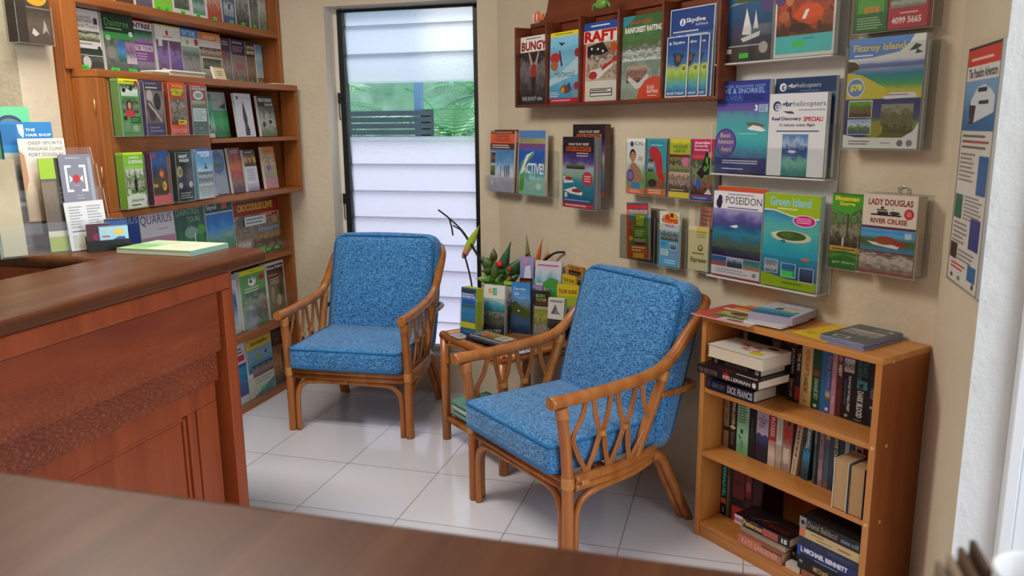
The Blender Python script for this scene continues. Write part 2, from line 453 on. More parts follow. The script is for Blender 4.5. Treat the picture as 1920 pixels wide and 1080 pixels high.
# window wall with its opening, one ring of plaster 0.16 thick
def wall_with_hole(x0, x1, z0, z1, hx0, hx1, hz0, hz1, y0, y1):
    mb = MB(); xs = [x0, hx0, hx1, x1]; zs = [z0, hz0, hz1, z1]
    iv = lambda y, i, k: (xs[i], y, zs[k])
    for y, rev in ((y0, False), (y1, True)):
        for i in range(3):
            for k in range(3):
                if i == 1 and k == 1: continue
                q = [iv(y, i, k), iv(y, i + 1, k), iv(y, i + 1, k + 1), iv(y, i, k + 1)]
                mb.face(q[::-1] if rev else q, 0)
    for (a, b, m) in (((hx0, hz0), (hx0, hz1), 1), ((hx0, hz1), (hx1, hz1), 1), ((hx1, hz1), (hx1, hz0), 1), ((hx1, hz0), (hx0, hz0), 1)):
        mb.face([(a[0], y0, a[1]), (a[0], y1, a[1]), (b[0], y1, b[1]), (b[0], y0, b[1])], m)
    for (a, b) in (((x0, z0), (x0, z1)), ((x0, z1), (x1, z1)), ((x1, z1), (x1, z0)), ((x1, z0), (x0, z0))):
        mb.face([(a[0], y0, a[1]), (b[0], y0, b[1]), (b[0], y1, b[1]), (a[0], y1, a[1])], 0)
    return mb
struct(wall_with_hole(-1.03, 0.55, 0, H, -0.528, 0.286, 0.2, 1.985, 0.972, 1.13).build('wall_back', [M_WALL, M_REVEAL]))
mb = MB(); mb.box((-1.09, -0.45, 0), (-1.03, 1.13, H)); struct(mb.build('wall_left', M_WALL))
mb = MB(); mb.box((-1.09, -0.615, 0), (-0.825, -0.462, H)); struct(mb.build('wall_left_return', M_WALL))
mb = MB(); mb.box((-1.72, -4.6, 0), (-1.62, -0.615, H)); struct(mb.build('wall_hall', make_wall('olive_hall_paint', '8d8468', '978d70', 0.05)))
mb = MB(); mb.box((-1.62, -0.66, 0), (-1.09, -0.615, H)); struct(mb.build('wall_hall_end', D.materials['olive_hall_paint']))
S_END = 1.8866
mb = MB(); a = rw(-0.34, WALL_RN, 0); b = rw(S_END + 0.02, WALL_RN, 0); c = rw(S_END + 0.1, WALL_RN + 0.12, 0); d = rw(-0.44, WALL_RN + 0.12, 0)
mb.prism([(p.x, p.y) for p in (a, b, c, d)], 0, H); struct(mb.build('wall_right', M_WALL))
mb = MB(); mb.box((2.070, -0.852, 0), (2.22, -0.40, H), mats=[1, 0, 0, 0, 0, 0]); struct(mb.build('wall_door_return', [M_WALL, M_WHITE]))
# white sliding door frame by the flaking jamb
e = D.objects.new('door_1', None); COL.objects.link(e); struct(e)
mb = MB(); mb.box((2.158, -0.882, 0), (2.186, -0.853, 2.2)); struct(mb.build('door_frame', M_ALU, e, 0.003))
mb = MB(); mb.box((2.19, -0.872, 0), (2.225, -0.855, 2.2)); struct(mb.build('door_frame', M_ALU, e, 0.003))
mb = MB(); mb.lathe([(0.0, -0.002), (0.006, -0.002), (0.006, 0.001), (0, 0.002)], 12)
o = mb.build('door_screw', flat('6a6c70', 0.3, 0.5, 0.8), e); o.matrix_world = frame((2.172, -0.884, 0.94), (1, 0, 0), (0, 0, 1), (0, -1, 0)); struct(o)

# window of glass louvres
win = D.objects.new('window_1', None); COL.objects.link(win); win.location = (0, 1.08, 0); struct(win)
def wpart(name, a, b, m, bev=0.0):
    mb = MB(); mb.box(a, b); return struct(mb.build(name, m, win, bev))
wpart('window_frame', (-0.504, -0.02, 0.2), (-0.472, 0.03, 1.98), M_BLACK, 0.003)
wpart('window_frame', (0.232, -0.012, 0.2), (0.262, 0.03, 1.98), M_BLACK, 0.003)
wpart('window_frame', (-0.472, 0.0, 1.968), (0.232, 0.02, 1.982), M_BLACK)
wpart('window_trim', (-0.528, -0.012, 0.2), (-0.5045, 0.03, 1.985), M_REVEAL)
wpart('window_trim', (0.262, -0.012, 0.2), (0.286, 0.03, 1.985), M_REVEAL)
wpart('window_sill', (-0.504, -0.03, 0.2), (0.26, 0.03, 0.226), M_REVEAL, 0.004)
zs = [1.966] + [1.891 - 0.1405 * k for k in range(13)]
for k in range(13):
    zt, zb = zs[k], max(zs[k + 1], 0.228)
    if zt <= zb + 0.01: continue
    clear = k in (3, 4)
    mb = MB(); x0, x1 = -0.471, 0.231
    yt, yb = -0.002, 0.010
    tz = zt + (0.009 if k else 0.0)
    P = [(x0, yb, zb), (x1, yb, zb), (x1, yt, tz), (x0, yt, tz)]; Q = [(x, y + 0.005, z) for x, y, z in P]
    i = 0
    mb.face(P, 0); mb.face(Q[::-1], 0)
    for a_, b_ in ((0, 1), (2, 3), (3, 0), (1, 2)): mb.face([P[b_], P[a_], Q[a_], Q[b_]], 1)
    struct(mb.build('louvre_blade', [M_CLEAR if clear else M_FROST, M_GLASSEDGE], win))
for z in (1.51, 0.985):
    mb = MB(); mb.box((-0.512, -0.035, z), (-0.503, -0.02, z + 0.055)); struct(mb.build('louvre_catch', M_BLACK, win, 0.002))
    mb = MB(); mb.tube([(-0.508, -0.03, z), (-0.506, -0.034, z - 0.06), (-0.504, -0.03, z - 0.085)], 0.003, 6); struct(mb.build('louvre_lever', M_BLACK, win))

# outside: yard, pale wall, eave, slatted fence, verandah post and palms
mb = MB(); mb.box((-9, 1.13, -0.1), (7, 14, -0.02)); struct(mb.build('ground_outside', flat('cfc9d6', 0.8, 0.1, name='pale_paving')))
mb = MB(); mb.box((-6, 2.60, -0.02), (3.5, 2.70, 1.25)); struct(mb.build('wall_garden', flat('d4cfe0', 0.8, 0.1, name='lavender_render')))
mb = MB(); mb.box((-6, 2.95, 1.78), (-0.84, 3.1, 3.6)); struct(mb.build('roof_outside', flat('7e95a8', 0.7, 0.2, name='grey_blue_eave')))
fence = empty('slat_fence', 'dark grey slatted fence seen through the two clear louvre panes', 'fence', Matrix.Translation((0, 2.72, -0.02)))
for k in range(33):
    mb = MB(); mb.box((-3.2, 0, 0.03 + k * 0.0455), (-0.66, 0.03, 0.0665 + k * 0.0455)); mb.build('fence_slat', flat('3f4a52', 0.7, 0.2), fence)
for x in (-3.2, -0.70):
    mb = MB(); mb.box((x - 0.04, 0.031, 0), (x + 0.04, 0.09, 1.53)); mb.build('fence_post', flat('39434b', 0.7, 0.2), fence)
mb = MB(); mb.box((-0.835, 2.86, -0.02), (-0.78, 2.92, 1.95)); tag(mb.build('verandah_post', flat('5c7d9f', 0.6, 0.2), None, 0.004), 'blue grey square post standing outside the louvre window', 'post')
def palm(x, y, h, seed, label, cols):
    rnd = random.Random(seed)
    e = empty('palm_tree', label, 'palm', Matrix.Translation((x, y, -0.02)), 'palms in the yard')
    mb = MB(); mb.tube([(0, 0, 0), (0.03, 0.02, h * 0.5), (0, 0, h)], [0.07, 0.055, 0.045], 8); mb.build('trunk', flat('8d8a6a', 0.9, 0.1), e)
    for k in range(22):
        a = k * 2.4 + rnd.random() * 0.5; ln = 0.62 + 0.26 * rnd.random(); rise = 0.72 - 0.055 * k + 0.25 * rnd.random()
        pts = []
        for q in range(9):
            t = q / 8; r_ = ln * t; z_ = rise * t - (0.5 + 0.25 * rnd.random() * 0) * t * t * ln
            pts.append(Vector((math.cos(a) * r_, math.sin(a) * r_, h + z_)))
        mb = MB(); side = Vector((-math.sin(a), math.cos(a), 0))
        for q in range(1, 9):
            for s_ in (-1, 1):
                for u_ in (0.0, 0.5):
                    p = pts[q - 1].lerp(pts[q], u_); d_ = (pts[q] - pts[q - 1]).normalized()
                    tip = p + side * s_ * (0.30 * (1 - abs(q / 8 - 0.45))) + d_ * 0.18 - UP * 0.06
                    mb.face([p, p + d_ * 0.035, tip], 0)
        mb.tube(pts, 0.006, 5)
        mb.build('frond', flat(cols[k % len(cols)], 0.6, 0.3), e)
GR = ['7fb58a', 'a4d6a0', '64a077', 'cdeec2']
palm(-0.95, 4.05, 1.3, 5, 'pale green palm behind the verandah post and the open end of the fence', GR[::-1])
palm(-2.75, 4.75, 1.55, 1, 'bushy palm rising above the slatted fence at its darker end', GR)
palm(-1.35, 6.2, 1.75, 3, 'far palm showing over the middle of the slatted fence', ['9ad0a8', 'bfe8c4', '7fbb93'])
mb = MB(); mb.box((-8, 7.6, -0.02), (6, 8.1, 2.2)); o = mb.build('hedge_outside', make_wall('hedge_green', '6f9f80', 'b8dcbc', 0.9)); struct(o)

# ================================================================== RECEPTION COUNTER
ctr = empty('reception_counter', 'mahogany reception counter with hammered front boards and round-nosed top', 'counter')
out = [(-0.36, -2.95), (2.6, -2.95), (2.6, -2.165), (0.047, -2.165), (0.047, -0.575), (0.032, -0.548), (0.005, -0.54), (-0.81, -0.54), (-0.81, -0.85), (-0.36, -0.85)]
mb = MB(); mb.prism(out, 0.958, 1.0); mb.build('countertop', M_TOP, ctr, 0.017, 4)
def cbox(name, a, b, m, bev=0.004):
    mb = MB(); mb.box(a, b); return mb.build(name, m, ctr, bev, 2)
cbox('cornice_board', (-0.02, -2.16, 0.905), (0.034, -0.755, 0.9575), M_MAH, 0.008)
cbox('hammered_board', (-0.02, -2.16, 0.722), (0.026, -0.815, 0.9045), M_HAMMER, 0.003)
cbox('hammered_board', (-0.02, -2.16, 0.628), (0.014, -0.823, 0.7215), M_HAMMER, 0.004)
cbox('corner_post', (-0.05, -0.797, 0.0), (0.033, -0.755, 0.9045), M_MAH, 0.003)
cbox('backing_panel', (-0.06, -2.16, 0.0), (-0.021, -0.80, 0.95), flat('3f1509', 0.5, 0.3), 0)  # dark colour puts shade into the gap beside the corner post
cbox('top_rail', (-0.02, -2.16, 0.565), (0.004, -0.83, 0.6275), M_MAH, 0.003)
cbox('stile', (-0.02, -0.925, 0.0), (0.004, -0.83, 0.5645), M_MAH, 0.003)
cbox('stile', (-0.02, -0.962, 0.0), (0.001, -0.929, 0.5645), M_MAH, 0.003)
cbox('panel_moulding', (-0.02, -0.976, 0.02), (-0.006, -0.965, 0.555), M_MAH, 0.003)
cbox('panel_moulding', (-0.02, -2.15, 0.548), (-0.006, -0.979, 0.562), M_MAH, 0.003)
cbox('recessed_panel', (-0.02, -2.15, 0.02), (-0.012, -0.979, 0.545), M_MAH, 0.002)
cbox('wing_front', (-0.80, -0.83, 0.0), (-0.36, -0.80, 0.957), M_MAH, 0.002)
cbox('end_panel', (-0.06, -0.755, 0.0), (0.0, -0.70, 0.957), M_MAH, 0.002)
cbox('near_front', (0.06, -2.215, 0.0), (2.55, -2.19, 0.957), M_MAH, 0.002)
cbox('inner_panel', (-0.34, -2.15, 0.0), (-0.32, -0.86, 0.957), flat('4a1e0f', 0.5, 0.3), 0)
cbox('under_shelf', (-0.80, -1.6, 0.70), (-0.345, -0.84, 0.72), flat('4a1e0f', 0.5, 0.3), 0)
# things on and below the counter
mc = empty('office_machine', 'black office machine with a cream label under the counter wing', 'machine', Matrix.Translation((-0.72, -1.27, 0.7205)))
mb = MB(); mb.box((0, 0, 0), (0.3, 0.3, 0.17)); mb.build('casing', M_BLACK, mc, 0.015, 3)
mb = MB(); mb.box((0.2, -0.0035, 0.04), (0.24, -0.0005, 0.15)); mb.build('label_sticker', flat('d9d3bf'), mc)
bx = empty('wooden_box', 'red brown wooden box at the wall end of the counter', 'box', Matrix.Translation((-0.812, -0.695, 1.0005)))
mb = MB(); mb.box((0, 0, 0), (0.09, 0.14, 0.12)); mb.build('box_body', M_MAH, bx, 0.004)
mb = MB(); mb.box((-0.004, -0.004, 0.1205), (0.094, 0.144, 0.135)); mb.build('box_lid', M_MAH, bx, 0.004)

# ================================================================== BROCHURE SHELF ON THE WALL OPPOSITE THE DOOR
shf = empty('brochure_shelf', 'tall brown wooden brochure shelf built into the wall niche', 'shelf')
def sbox(name, a, b, m=None, bev=0.003):
    mb = MB(); mb.box(a, b); return mb.build(name, m or M_SHELF_X, shf, bev, 2)
sbox('back_panel', (-1.026, -0.45, 0.0), (-1.016, 0.965, 2.45), flat('7a3f1b', 0.5, 0.3), 0)
sbox('side_panel', (-1.015, -0.456, 0.0), (-0.79, -0.43, 2.45), M_SHELF_Z)
sbox('face_strip', (-0.7895, -0.456, 1.60), (-0.776, -0.385, 2.45), M_SHELF_Z)
sbox('side_panel', (-1.015, 0.945, 0.0), (-0.775, 0.966, 2.45), M_SHELF_Z)
for z0, z1 in ((0.0, 0.022), (0.355, 0.388), (0.718, 0.750), (1.835, 1.868), (2.16, 2.19)):
    sbox('shelf_board', (-1.015, -0.43, z0), (-0.778, 0.9445, z1))
# the deeper box of two tiers
sbox('box_top', (-1.015, -0.429, 1.572), (-0.68, 0.935, 1.600))
sbox('box_bottom', (-1.015, -0.429, 1.062), (-0.68, 0.935, 1.086))
sbox('box_side', (-0.795, -0.4285, 1.0865), (-0.682, -0.387, 1.5715), M_SHELF_Z)
sbox('box_side', (-0.774, 0.917, 1.0865), (-0.682, 0.935, 1.5715), M_SHELF_Z)
sbox('box_tier', (-1.015, 0.2, 1.325), (-0.684, 0.9165, 1.345))
sbox('pocket_panel', (-0.70, -0.3865, 1.0865), (-0.688, 0.198, 1.5715), M_SHELF_X)
sbox('box_back', (-0.93, 0.2, 1.0865), (-0.92, 0.9165, 1.3245), flat('6a3012', 0.6, 0.2), 0)
sbox('box_back', (-0.93, 0.2, 1.3455), (-0.92, 0.9165, 1.5715), flat('6a3012', 0.6, 0.2), 0)
for z in (1.44, 1.20):
    mb = MB(); mb.tube([(-0.7, -0.431, z), (-0.7, -0.431, z + 0.055)], 0.0022, 6); mb.build('hinge', flat('cfa766', 0.3, 0.6, 0.6), shf)

# ================================================================== RATTAN ARMCHAIRS
def rounded_block(w, d, h, r, bulge, nx=22, ny=22, nz=8):
    """upholstered block centred on x and y, z from 0 to h, rounded edges, faces swelling by bulge"""
    import bmesh
    bm = bmesh.new(); grid = {}
    def pt(i, j, k):
        key = (i, j, k)
        if key not in grid:
            x = (i / nx - 0.5) * w; y = (j / ny - 0.5) * d; z = k / nz * h
            fx = 1 - (2 * i / nx - 1) ** 2; fy = 1 - (2 * j / ny - 1) ** 2; fz = 1 - (2 * k / nz - 1) ** 2
            c = Vector((max(-w / 2 + r, min(w / 2 - r, x)), max(-d / 2 + r, min(d / 2 - r, y)), max(r, min(h - r, z))))
            p = Vector((x, y, z)); q = p - c
            if q.length > 1e-9:
                m_ = max(abs(q.x), abs(q.y), abs(q.z)); p = c + q.normalized() * m_
            if k in (0, nz): p.z += (1 if k else -1) * bulge * (fx * fy) ** 0.6
            if j in (0, ny): p.y += (1 if j else -1) * bulge * 0.4 * fx * fz
            if i in (0, nx): p.x += (1 if i else -1) * bulge * 0.4 * fy * fz
            grid[key] = bm.verts.new(p)
        return grid[key]
    def quad(a, b, c, d_): bm.faces.new((pt(*a), pt(*b), pt(*c), pt(*d_))).smooth = True
    for i in range(nx):
        for j in range(ny):
            quad((i, j, nz), (i + 1, j, nz), (i + 1, j + 1, nz), (i, j + 1, nz)); quad((i, j, 0), (i, j + 1, 0), (i + 1, j + 1, 0), (i + 1, j, 0))
    for i in range(nx):
        for k in range(nz):
            quad((i, 0, k), (i + 1, 0, k), (i + 1, 0, k + 1), (i, 0, k + 1)); quad((i, ny, k), (i, ny, k + 1), (i + 1, ny, k + 1), (i + 1, ny, k))
    for j in range(ny):
        for k in range(nz):
            quad((0, j, k), (0, j, k + 1), (0, j + 1, k + 1), (0, j + 1, k)); quad((nx, j, k), (nx, j + 1, k), (nx, j + 1, k + 1), (nx, j, k + 1))
    return bm
def from_bm(name, bm, mat, parent):
    me = D.meshes.new(name); bm.to_mesh(me); bm.free(); me.materials.append(mat)
    o = D.objects.new(name, me); COL.objects.link(o); o.parent = parent; return o
def loop_rect(w, d, r, z, n=5):
    pts = []
    for cx, cy, a0 in ((w / 2 - r, d / 2 - r, 0), (-w / 2 + r, d / 2 - r, PI / 2), (-w / 2 + r, -d / 2 + r, PI), (w / 2 - r, -d / 2 + r, 1.5 * PI)):
        for k in range(n + 1):
            a = a0 + PI / 2 * k / n; pts.append((cx + r * math.cos(a), cy + r * math.sin(a), z))
    return pts
def mirror(pts): return [(-x, y, z) for x, y, z in pts]

def make_chair(label):
    ch = empty('rattan_armchair', label, 'armchair', None, 'rattan armchairs with blue cushions')
    def pole(name, pts, r, n=6, seg=12, mat=M_RATTAN, smooth=True):
        mb = MB(); mb.tube(smooth_path(pts, n) if smooth else pts, r, seg); return mb.build(name, mat, ch)
    def wrap(p, d, r, ln):
        p = Vector(p); d = Vector(d).normalized(); mb = MB(); n = 9
        mb.tube([p + d * ln * (k / n - 0.5) for k in range(n + 1)], [r * (1.0 if k % 2 else 0.93) for k in range(n + 1)], 12); return mb.build('cane_wrap', M_BIND, ch)
    for s in (-1, 1):
        X = lambda pts: [(s * x, y, z) for x, y, z in pts]
        # front leg running up into the arm post
        pole('leg', X([(0.288, 0, 0), (0.288, 0, 0.15), (0.288, -0.002, 0.30), (0.288, -0.012, 0.42), (0.288, -0.03, 0.545)]), 0.0195)
        pole('leg_brace', X([(0.256, 0.0, 0.0), (0.256, 0, 0.14), (0.250, 0, 0.19), (0.228, 0.0, 0.225), (0.18, 0, 0.243), (0.0, 0, 0.247)]), 0.0125)
        pole('leg_brace', X([(0.285, 0.033, 0.0), (0.285, 0.033, 0.14), (0.285, 0.042, 0.19), (0.285, 0.07, 0.222), (0.285, 0.13, 0.238), (0.278, 0.28, 0.246), (0.262, 0.38, 0.262)]), 0.0125)
        # splayed rear leg of two canes
        pole('leg', X([(0.258, 0.36, 0.285), (0.262, 0.42, 0.265), (0.270, 0.47, 0.17), (0.282, 0.555, 0.0)]), 0.0165)
        pole('leg', X([(0.232, 0.37, 0.275), (0.236, 0.425, 0.255), (0.244, 0.465, 0.16), (0.254, 0.545, 0.0)]), 0.0145)
        # arm sweeping up the back
        pole('armrest', X([(0.292, -0.075, 0.563), (0.292, 0.05, 0.562), (0.292, 0.18, 0.566), (0.291, 0.30, 0.574), (0.290, 0.38, 0.590), (0.290, 0.44, 0.625), (0.289, 0.50, 0.685), (0.287, 0.555, 0.74), (0.272, 0.60, 0.775), (0.23, 0.625, 0.79), (0.0, 0.635, 0.795)]), 0.0205, 6)
        pole('back_post', X([(0.274, 0.29, 0.29), (0.280, 0.34, 0.41), (0.286, 0.385, 0.52), (0.288, 0.405, 0.585)]), 0.0185)
        pole('side_rail', X([(0.288, 0.02, 0.292), (0.287, 0.16, 0.290), (0.280, 0.28, 0.292), (0.262, 0.37, 0.298), (0.21, 0.43, 0.303), (0.0, 0.45, 0.305)]), 0.0165)
        pole('side_rail', X([(0.288, 0.02, 0.264), (0.286, 0.16, 0.264), (0.278, 0.28, 0.268), (0.258, 0.37, 0.275), (0.20, 0.43, 0.278), (0.0, 0.45, 0.279)]), 0.0145)
        # looped cane lattice under the arm
        top = [0.085, 0.185, 0.290]; mid = [0.012, 0.135, 0.235, 0.345]; bot = [0.075, 0.170, 0.262]
        def pt(y, z):
            u = (z - 0.30) / 0.26; return (s * (0.286 + 0.004 * u), y, z)
        for k in range(3):
            for q, sg in ((k, -1), (k + 1, 1)):
                mb = MB()
                for off in (-0.0045, 0.0045):
                    a, b, c = top[k] + sg * 0.009, mid[q] - sg * 0.008, bot[k] + sg * 0.008
                    pts = [pt(a + off, 0.556), pt(a + sg * 0.008 + off, 0.535), pt(a * 0.5 + b * 0.5 + off, 0.482), pt(b - sg * 0.004 + off, 0.445), pt(b + off, 0.425), pt(b - sg * 0.004 + off, 0.405), pt(b * 0.45 + c * 0.55 + off, 0.355), pt(c + off, 0.318), pt(c + off, 0.298)]
                    mb.tube(smooth_path(pts, 4), 0.0052, 6)
                mb.build('lattice_strand', M_RATTAN, ch)
        for q in (1, 2):
            wrap(pt(mid[q], 0.426), UP, 0.0165, 0.018)
        wrap((s * 0.288, -0.026, 0.525), (0, -0.02, 0.12), 0.0225, 0.036)
        wrap((s * 0.288, -0.001, 0.287), UP, 0.0225, 0.040)
        wrap((s * 0.2875, 0.400, 0.566), (0, 0.03, 0.1), 0.0215, 0.034)
        wrap((s * 0.260, 0.400, 0.272), (0, 0.9, -0.2), 0.019, 0.030)
        wrap((s * 0.2865, 0.058, 0.279), (0, 1, 0), 0.0205, 0.03)
    pole('front_rail', [(-0.27, 0, 0.291), (0.27, 0, 0.291)], 0.0165, smooth=False)
    pole('front_rail', [(-0.27, -0.004, 0.266), (0.27, -0.004, 0.266)], 0.012, smooth=False)
    pole('back_rail', [(-0.292, 0.385, 0.50), (-0.294, 0.47, 0.50), (-0.28, 0.555, 0.50), (-0.2, 0.577, 0.50), (0.2, 0.577, 0.50), (0.28, 0.555, 0.50), (0.294, 0.47, 0.50), (0.292, 0.385, 0.50)], 0.011)
    pole('seat_bar', [(-0.26, 0.17, 0.288), (0.26, 0.17, 0.288)], 0.012, smooth=False)
    # cushions
    w, d, h = 0.532, 0.462, 0.105
    sc = from_bm('seat_cushion', rounded_block(w, d, h, 0.024, 0.010), M_FABRIC, ch); sc.location = (0, 0.178, 0.309)
    for z in (h - 0.010, 0.011):
        mb = MB(); mb.tube(loop_rect(w - 0.004, d - 0.004, 0.024, z), 0.0048, 6, closed=True); mb.build('piping', M_PIPING, sc)
    w, d, h = 0.555, 0.585, 0.120
    bc = from_bm('back_cushion', rounded_block(w, d, h, 0.05, 0.026), M_FABRIC, ch)
    a = math.radians(74)
    bc.matrix_local = Matrix.Translation((0, 0.545, 0.553)) @ Matrix.Rotation(a, 4, 'X') @ Matrix.Translation((0, 0, 0.0))
    for z in (h - 0.006, 0.008):
        mb = MB(); mb.tube(loop_rect(w - 0.03, d - 0.03, 0.06, z), 0.0045, 6, closed=True); mb.build('piping', M_PIPING, bc)
    return ch
def copy_tree(o, parent=None, matrix=None):
    c = o.copy(); COL.objects.link(c)
    if parent is not None: c.parent = parent
    for k in list(o.children): copy_tree(k, c)
    return c
chair = make_chair('blue cushioned rattan armchair standing by the bookcase and the corner table')
o_ = Vector((0.618, -0.177, 0)) + LAT * 0.288
chair.matrix_world = frame(o_, LAT, RN)
ch2 = copy_tree(chair); ch2['label'] = 'blue cushioned rattan armchair standing in front of the louvre window'
ex = Vector((0.998, 0.06, 0)).normalized(); ey = Vector((-ex.y, ex.x, 0))
ch2.matrix_world = frame(Vector((-0.42, 0.29, 0)) + ex * 0.277, ex, ey)

# ================================================================== RATTAN CORNER TABLE
TS0, TR0 = 0.0, 0.475
tab = empty('rattan_side_table', 'small square rattan table in the corner loaded with leaflets and flowers', 'table', frame(rw(TS0, TR0, 0), LAT, RN))
W = 0.47
def tp(name, pts, r, smooth=True, mat=M_RATTAN):
    mb = MB(); mb.tube(smooth_path(pts, 6) if smooth else pts, r, 10); return mb.build(name, mat, tab)
for x in (0.0, W):
    for y in (0.0, W - 0.03):
        tp('leg', [(x, y, 0), (x, y, 0.25), (x, y, 0.470)], 0.0205, False)
        tp('leg_brace', [(x + (0.026 if x == 0 else -0.026), y, 0.36), (x + (0.026 if x == 0 else -0.026), y, 0.41), (x + (0.06 if x == 0 else -0.06), y, 0.455), (W / 2, y, 0.462)], 0.011)
    tp('top_rail', [(x, -0.015, 0.484), (x, W - 0.015, 0.484)], 0.0185, False)
    tp('low_rail', [(x, 0.0, 0.10), (x, W - 0.03, 0.10)], 0.013, False)
for y in (0.0, W - 0.03):
    tp('top_rail', [(-0.015, y, 0.484), (W + 0.015, y, 0.484)], 0.0185, False)
    tp('low_rail', [(0, y, 0.10), (W, y, 0.10)], 0.013, False)
mb = MB(); mb.box((0.015, 0.015, 0.478), (W - 0.015, W - 0.045, 0.492)); mb.build('table_top', make_wood('woven_cane_top', [(0.3, '6d3a18'), (0.6, '8a5226'), (0.85, '9d6634')], axis='X'), tab, 0.002)
mb = MB(); mb.box((0.015, 0.015, 0.104), (W - 0.015, W - 0.045, 0.113)); mb.build('low_shelf', D.materials['woven_cane_top'], tab, 0.002)

# ================================================================== PINE BOOKCASE
BS0, BS1, BF, BH = 1.2455, 1.8775, 0.7526, 0.780
bk = empty('bookcase', 'low honey pine bookcase filled with paperbacks against the brochure wall', 'bookcase', frame(rw(BS0, BF, 0), LAT, RN))
BW = BS1 - BS0; BD = 0.232
def bb(name, a, b, m, bev=0.0015):
    mb = MB(); mb.box(a, b); return mb.build(name, m, bk, bev)
bb('side_panel', (0, 0, 0), (0.018, BD, BH - 0.0185), M_PINE_Z)
mb = MB(); mb.box((BW - 0.020, 0, 0), (BW, BD, BH - 0.0185), mats=[0, 0, 0, 1, 0, 0]); mb.build('side_panel', [M_PINE_Z, M_PINE_SHADED], bk, 0.0015)
bb('top_panel', (0, -0.001, BH - 0.018), (BW, BD, BH), M_PINE)
for z in (0.053, 0.310, 0.535): bb('shelf_board', (0.0185, 0.004, z - 0.016), (BW - 0.0205, BD - 0.006, z), M_PINE)
bb('plinth', (0.0185, 0.006, 0), (BW - 0.0205, 0.02, 0.0365), M_PINE)
bb('back_panel', (0.0185, BD - 0.005, 0.0), (BW - 0.0205, BD - 0.001, BH - 0.0185), M_PINE_Z, 0)
for z in (0.765, 0.527, 0.302, 0.045):
    for q in (0, 1):
        mb = MB(); mb.lathe([(0.0, 0.0012), (0.005, 0.001), (0.006, 0.0)], 10)
        if q == 0:
            if z > 0.7: continue
            o = mb.build('dowel_cap', flat('e0b678', 0.4, 0.3), bk); o.matrix_local = frame((BW - 0.010, -0.0006, z), (1, 0, 0), (0, 0, 1), (0, -1, 0))
        else:
            o = mb.build('dowel_cap', flat('d8a468', 0.4, 0.3), bk); o.matrix_local = frame((BW + 0.0006, 0.05, z), (0, 1, 0), (0, 0, 1), (1, 0, 0))

# ================================================================== WALL RACK OF FIVE BAYS
rk = empty('wall_rack', 'dark wooden wall rack of five bays with a curved top board', 'rack', frame(rw(-0.0445, 0.892, 1.468), LAT, RN))
def rb(name, a, b, m=M_RACK, bev=0.0015):
    mb = MB(); mb.box(a, b); return mb.build(name, m, rk, bev)
RW_, RH = 1.19, 0.345
divs = [0.0, 0.222, 0.4475, 0.680, 0.9155, RW_ - 0.012]
for x in divs[1:-1]: rb('divider', (x, 0.004, 0.0125), (x + 0.010, 0.0855, RH - 0.0005))
rb('end_board', (0, 0, 0), (0.012, 0.0855, RH)); rb('end_board', (RW_ - 0.012, 0, 0), (RW_, 0.0855, RH + 0.21))
rb('bottom_board', (0.0125, 0, 0), (RW_ - 0.0125, 0.0855, 0.012))
rb('back_board', (0.0, 0.086, 0.0), (RW_, 0.0965, RH + 0.02))
crest = [(0.012, RH + 0.001), (0.075, RH + 0.005), (0.083, RH + 0.022), (0.12, RH + 0.035), (0.138, RH + 0.06), (0.15, RH + 0.10), (0.175, RH + 0.145), (0.23, RH + 0.165), (0.40, RH + 0.19), (RW_ - 0.0125, RH + 0.20), (RW_ - 0.0125, RH + 0.001)]
mb = MB(); mb.prism(crest, -0.0085, 0.0); o = mb.build('crest_board', M_RACK, rk, 0.0015); o.matrix_local = frame((0, 0.075, 0), (1, 0, 0), (0, 0, 1), (0, -1, 0))
mb = MB(); mb.box((0.004, -0.0045, 0.004), (RW_ - 0.016, -0.0015, 0.235), mats=[0, 0, 1, 1, 1, 1]); mb.build('clear_front', [M_ACR, M_ACR_EDGE], rk)

# ================================================================== WHITE DISPLAY BOARD WITH THREE TIERS
db = empty('display_board', 'tall white wall display board with three clear tiers of large leaflets', 'display board', frame(rw(1.10, 0.985, 0.868), LAT, RN))
M_BOARD = flat('d6d4d2', 0.35, 0.4, name='white_board')
mb = MB(); mb.box((0.0, -0.006, 0.0), (0.449, 0.0, 1.22)); mb.build('backing_sheet', M_BOARD, db, 0.001)
def tier(z, d, hh):
    mb = MB(); mb.box((0.004, -d, z - 0.006), (0.444, -0.0065, z - 0.001)); mb.build('tier_ledge', M_BOARD, db, 0.001)
    for x in (0.0005, 0.4455):
        mb = MB(); mb.box((x, -d, z - 0.006), (x + 0.003, -0.0065, z + hh), mats=[1, 1, 0, 0, 1, 1]); mb.build('tier_cheek', [M_ACR, M_ACR_EDGE], db)
    mb = MB(); mb.box((0.004, -d, z), (0.4445, -d + 0.002, z + hh * 0.55), mats=[0, 0, 1, 1, 1, 1]); mb.build('tier_lip', [M_ACR, M_ACR_EDGE], db)
tier(0.006, 0.066, 0.19); tier(0.358, 0.066, 0.16); tier(0.716, 0.066, 0.20)

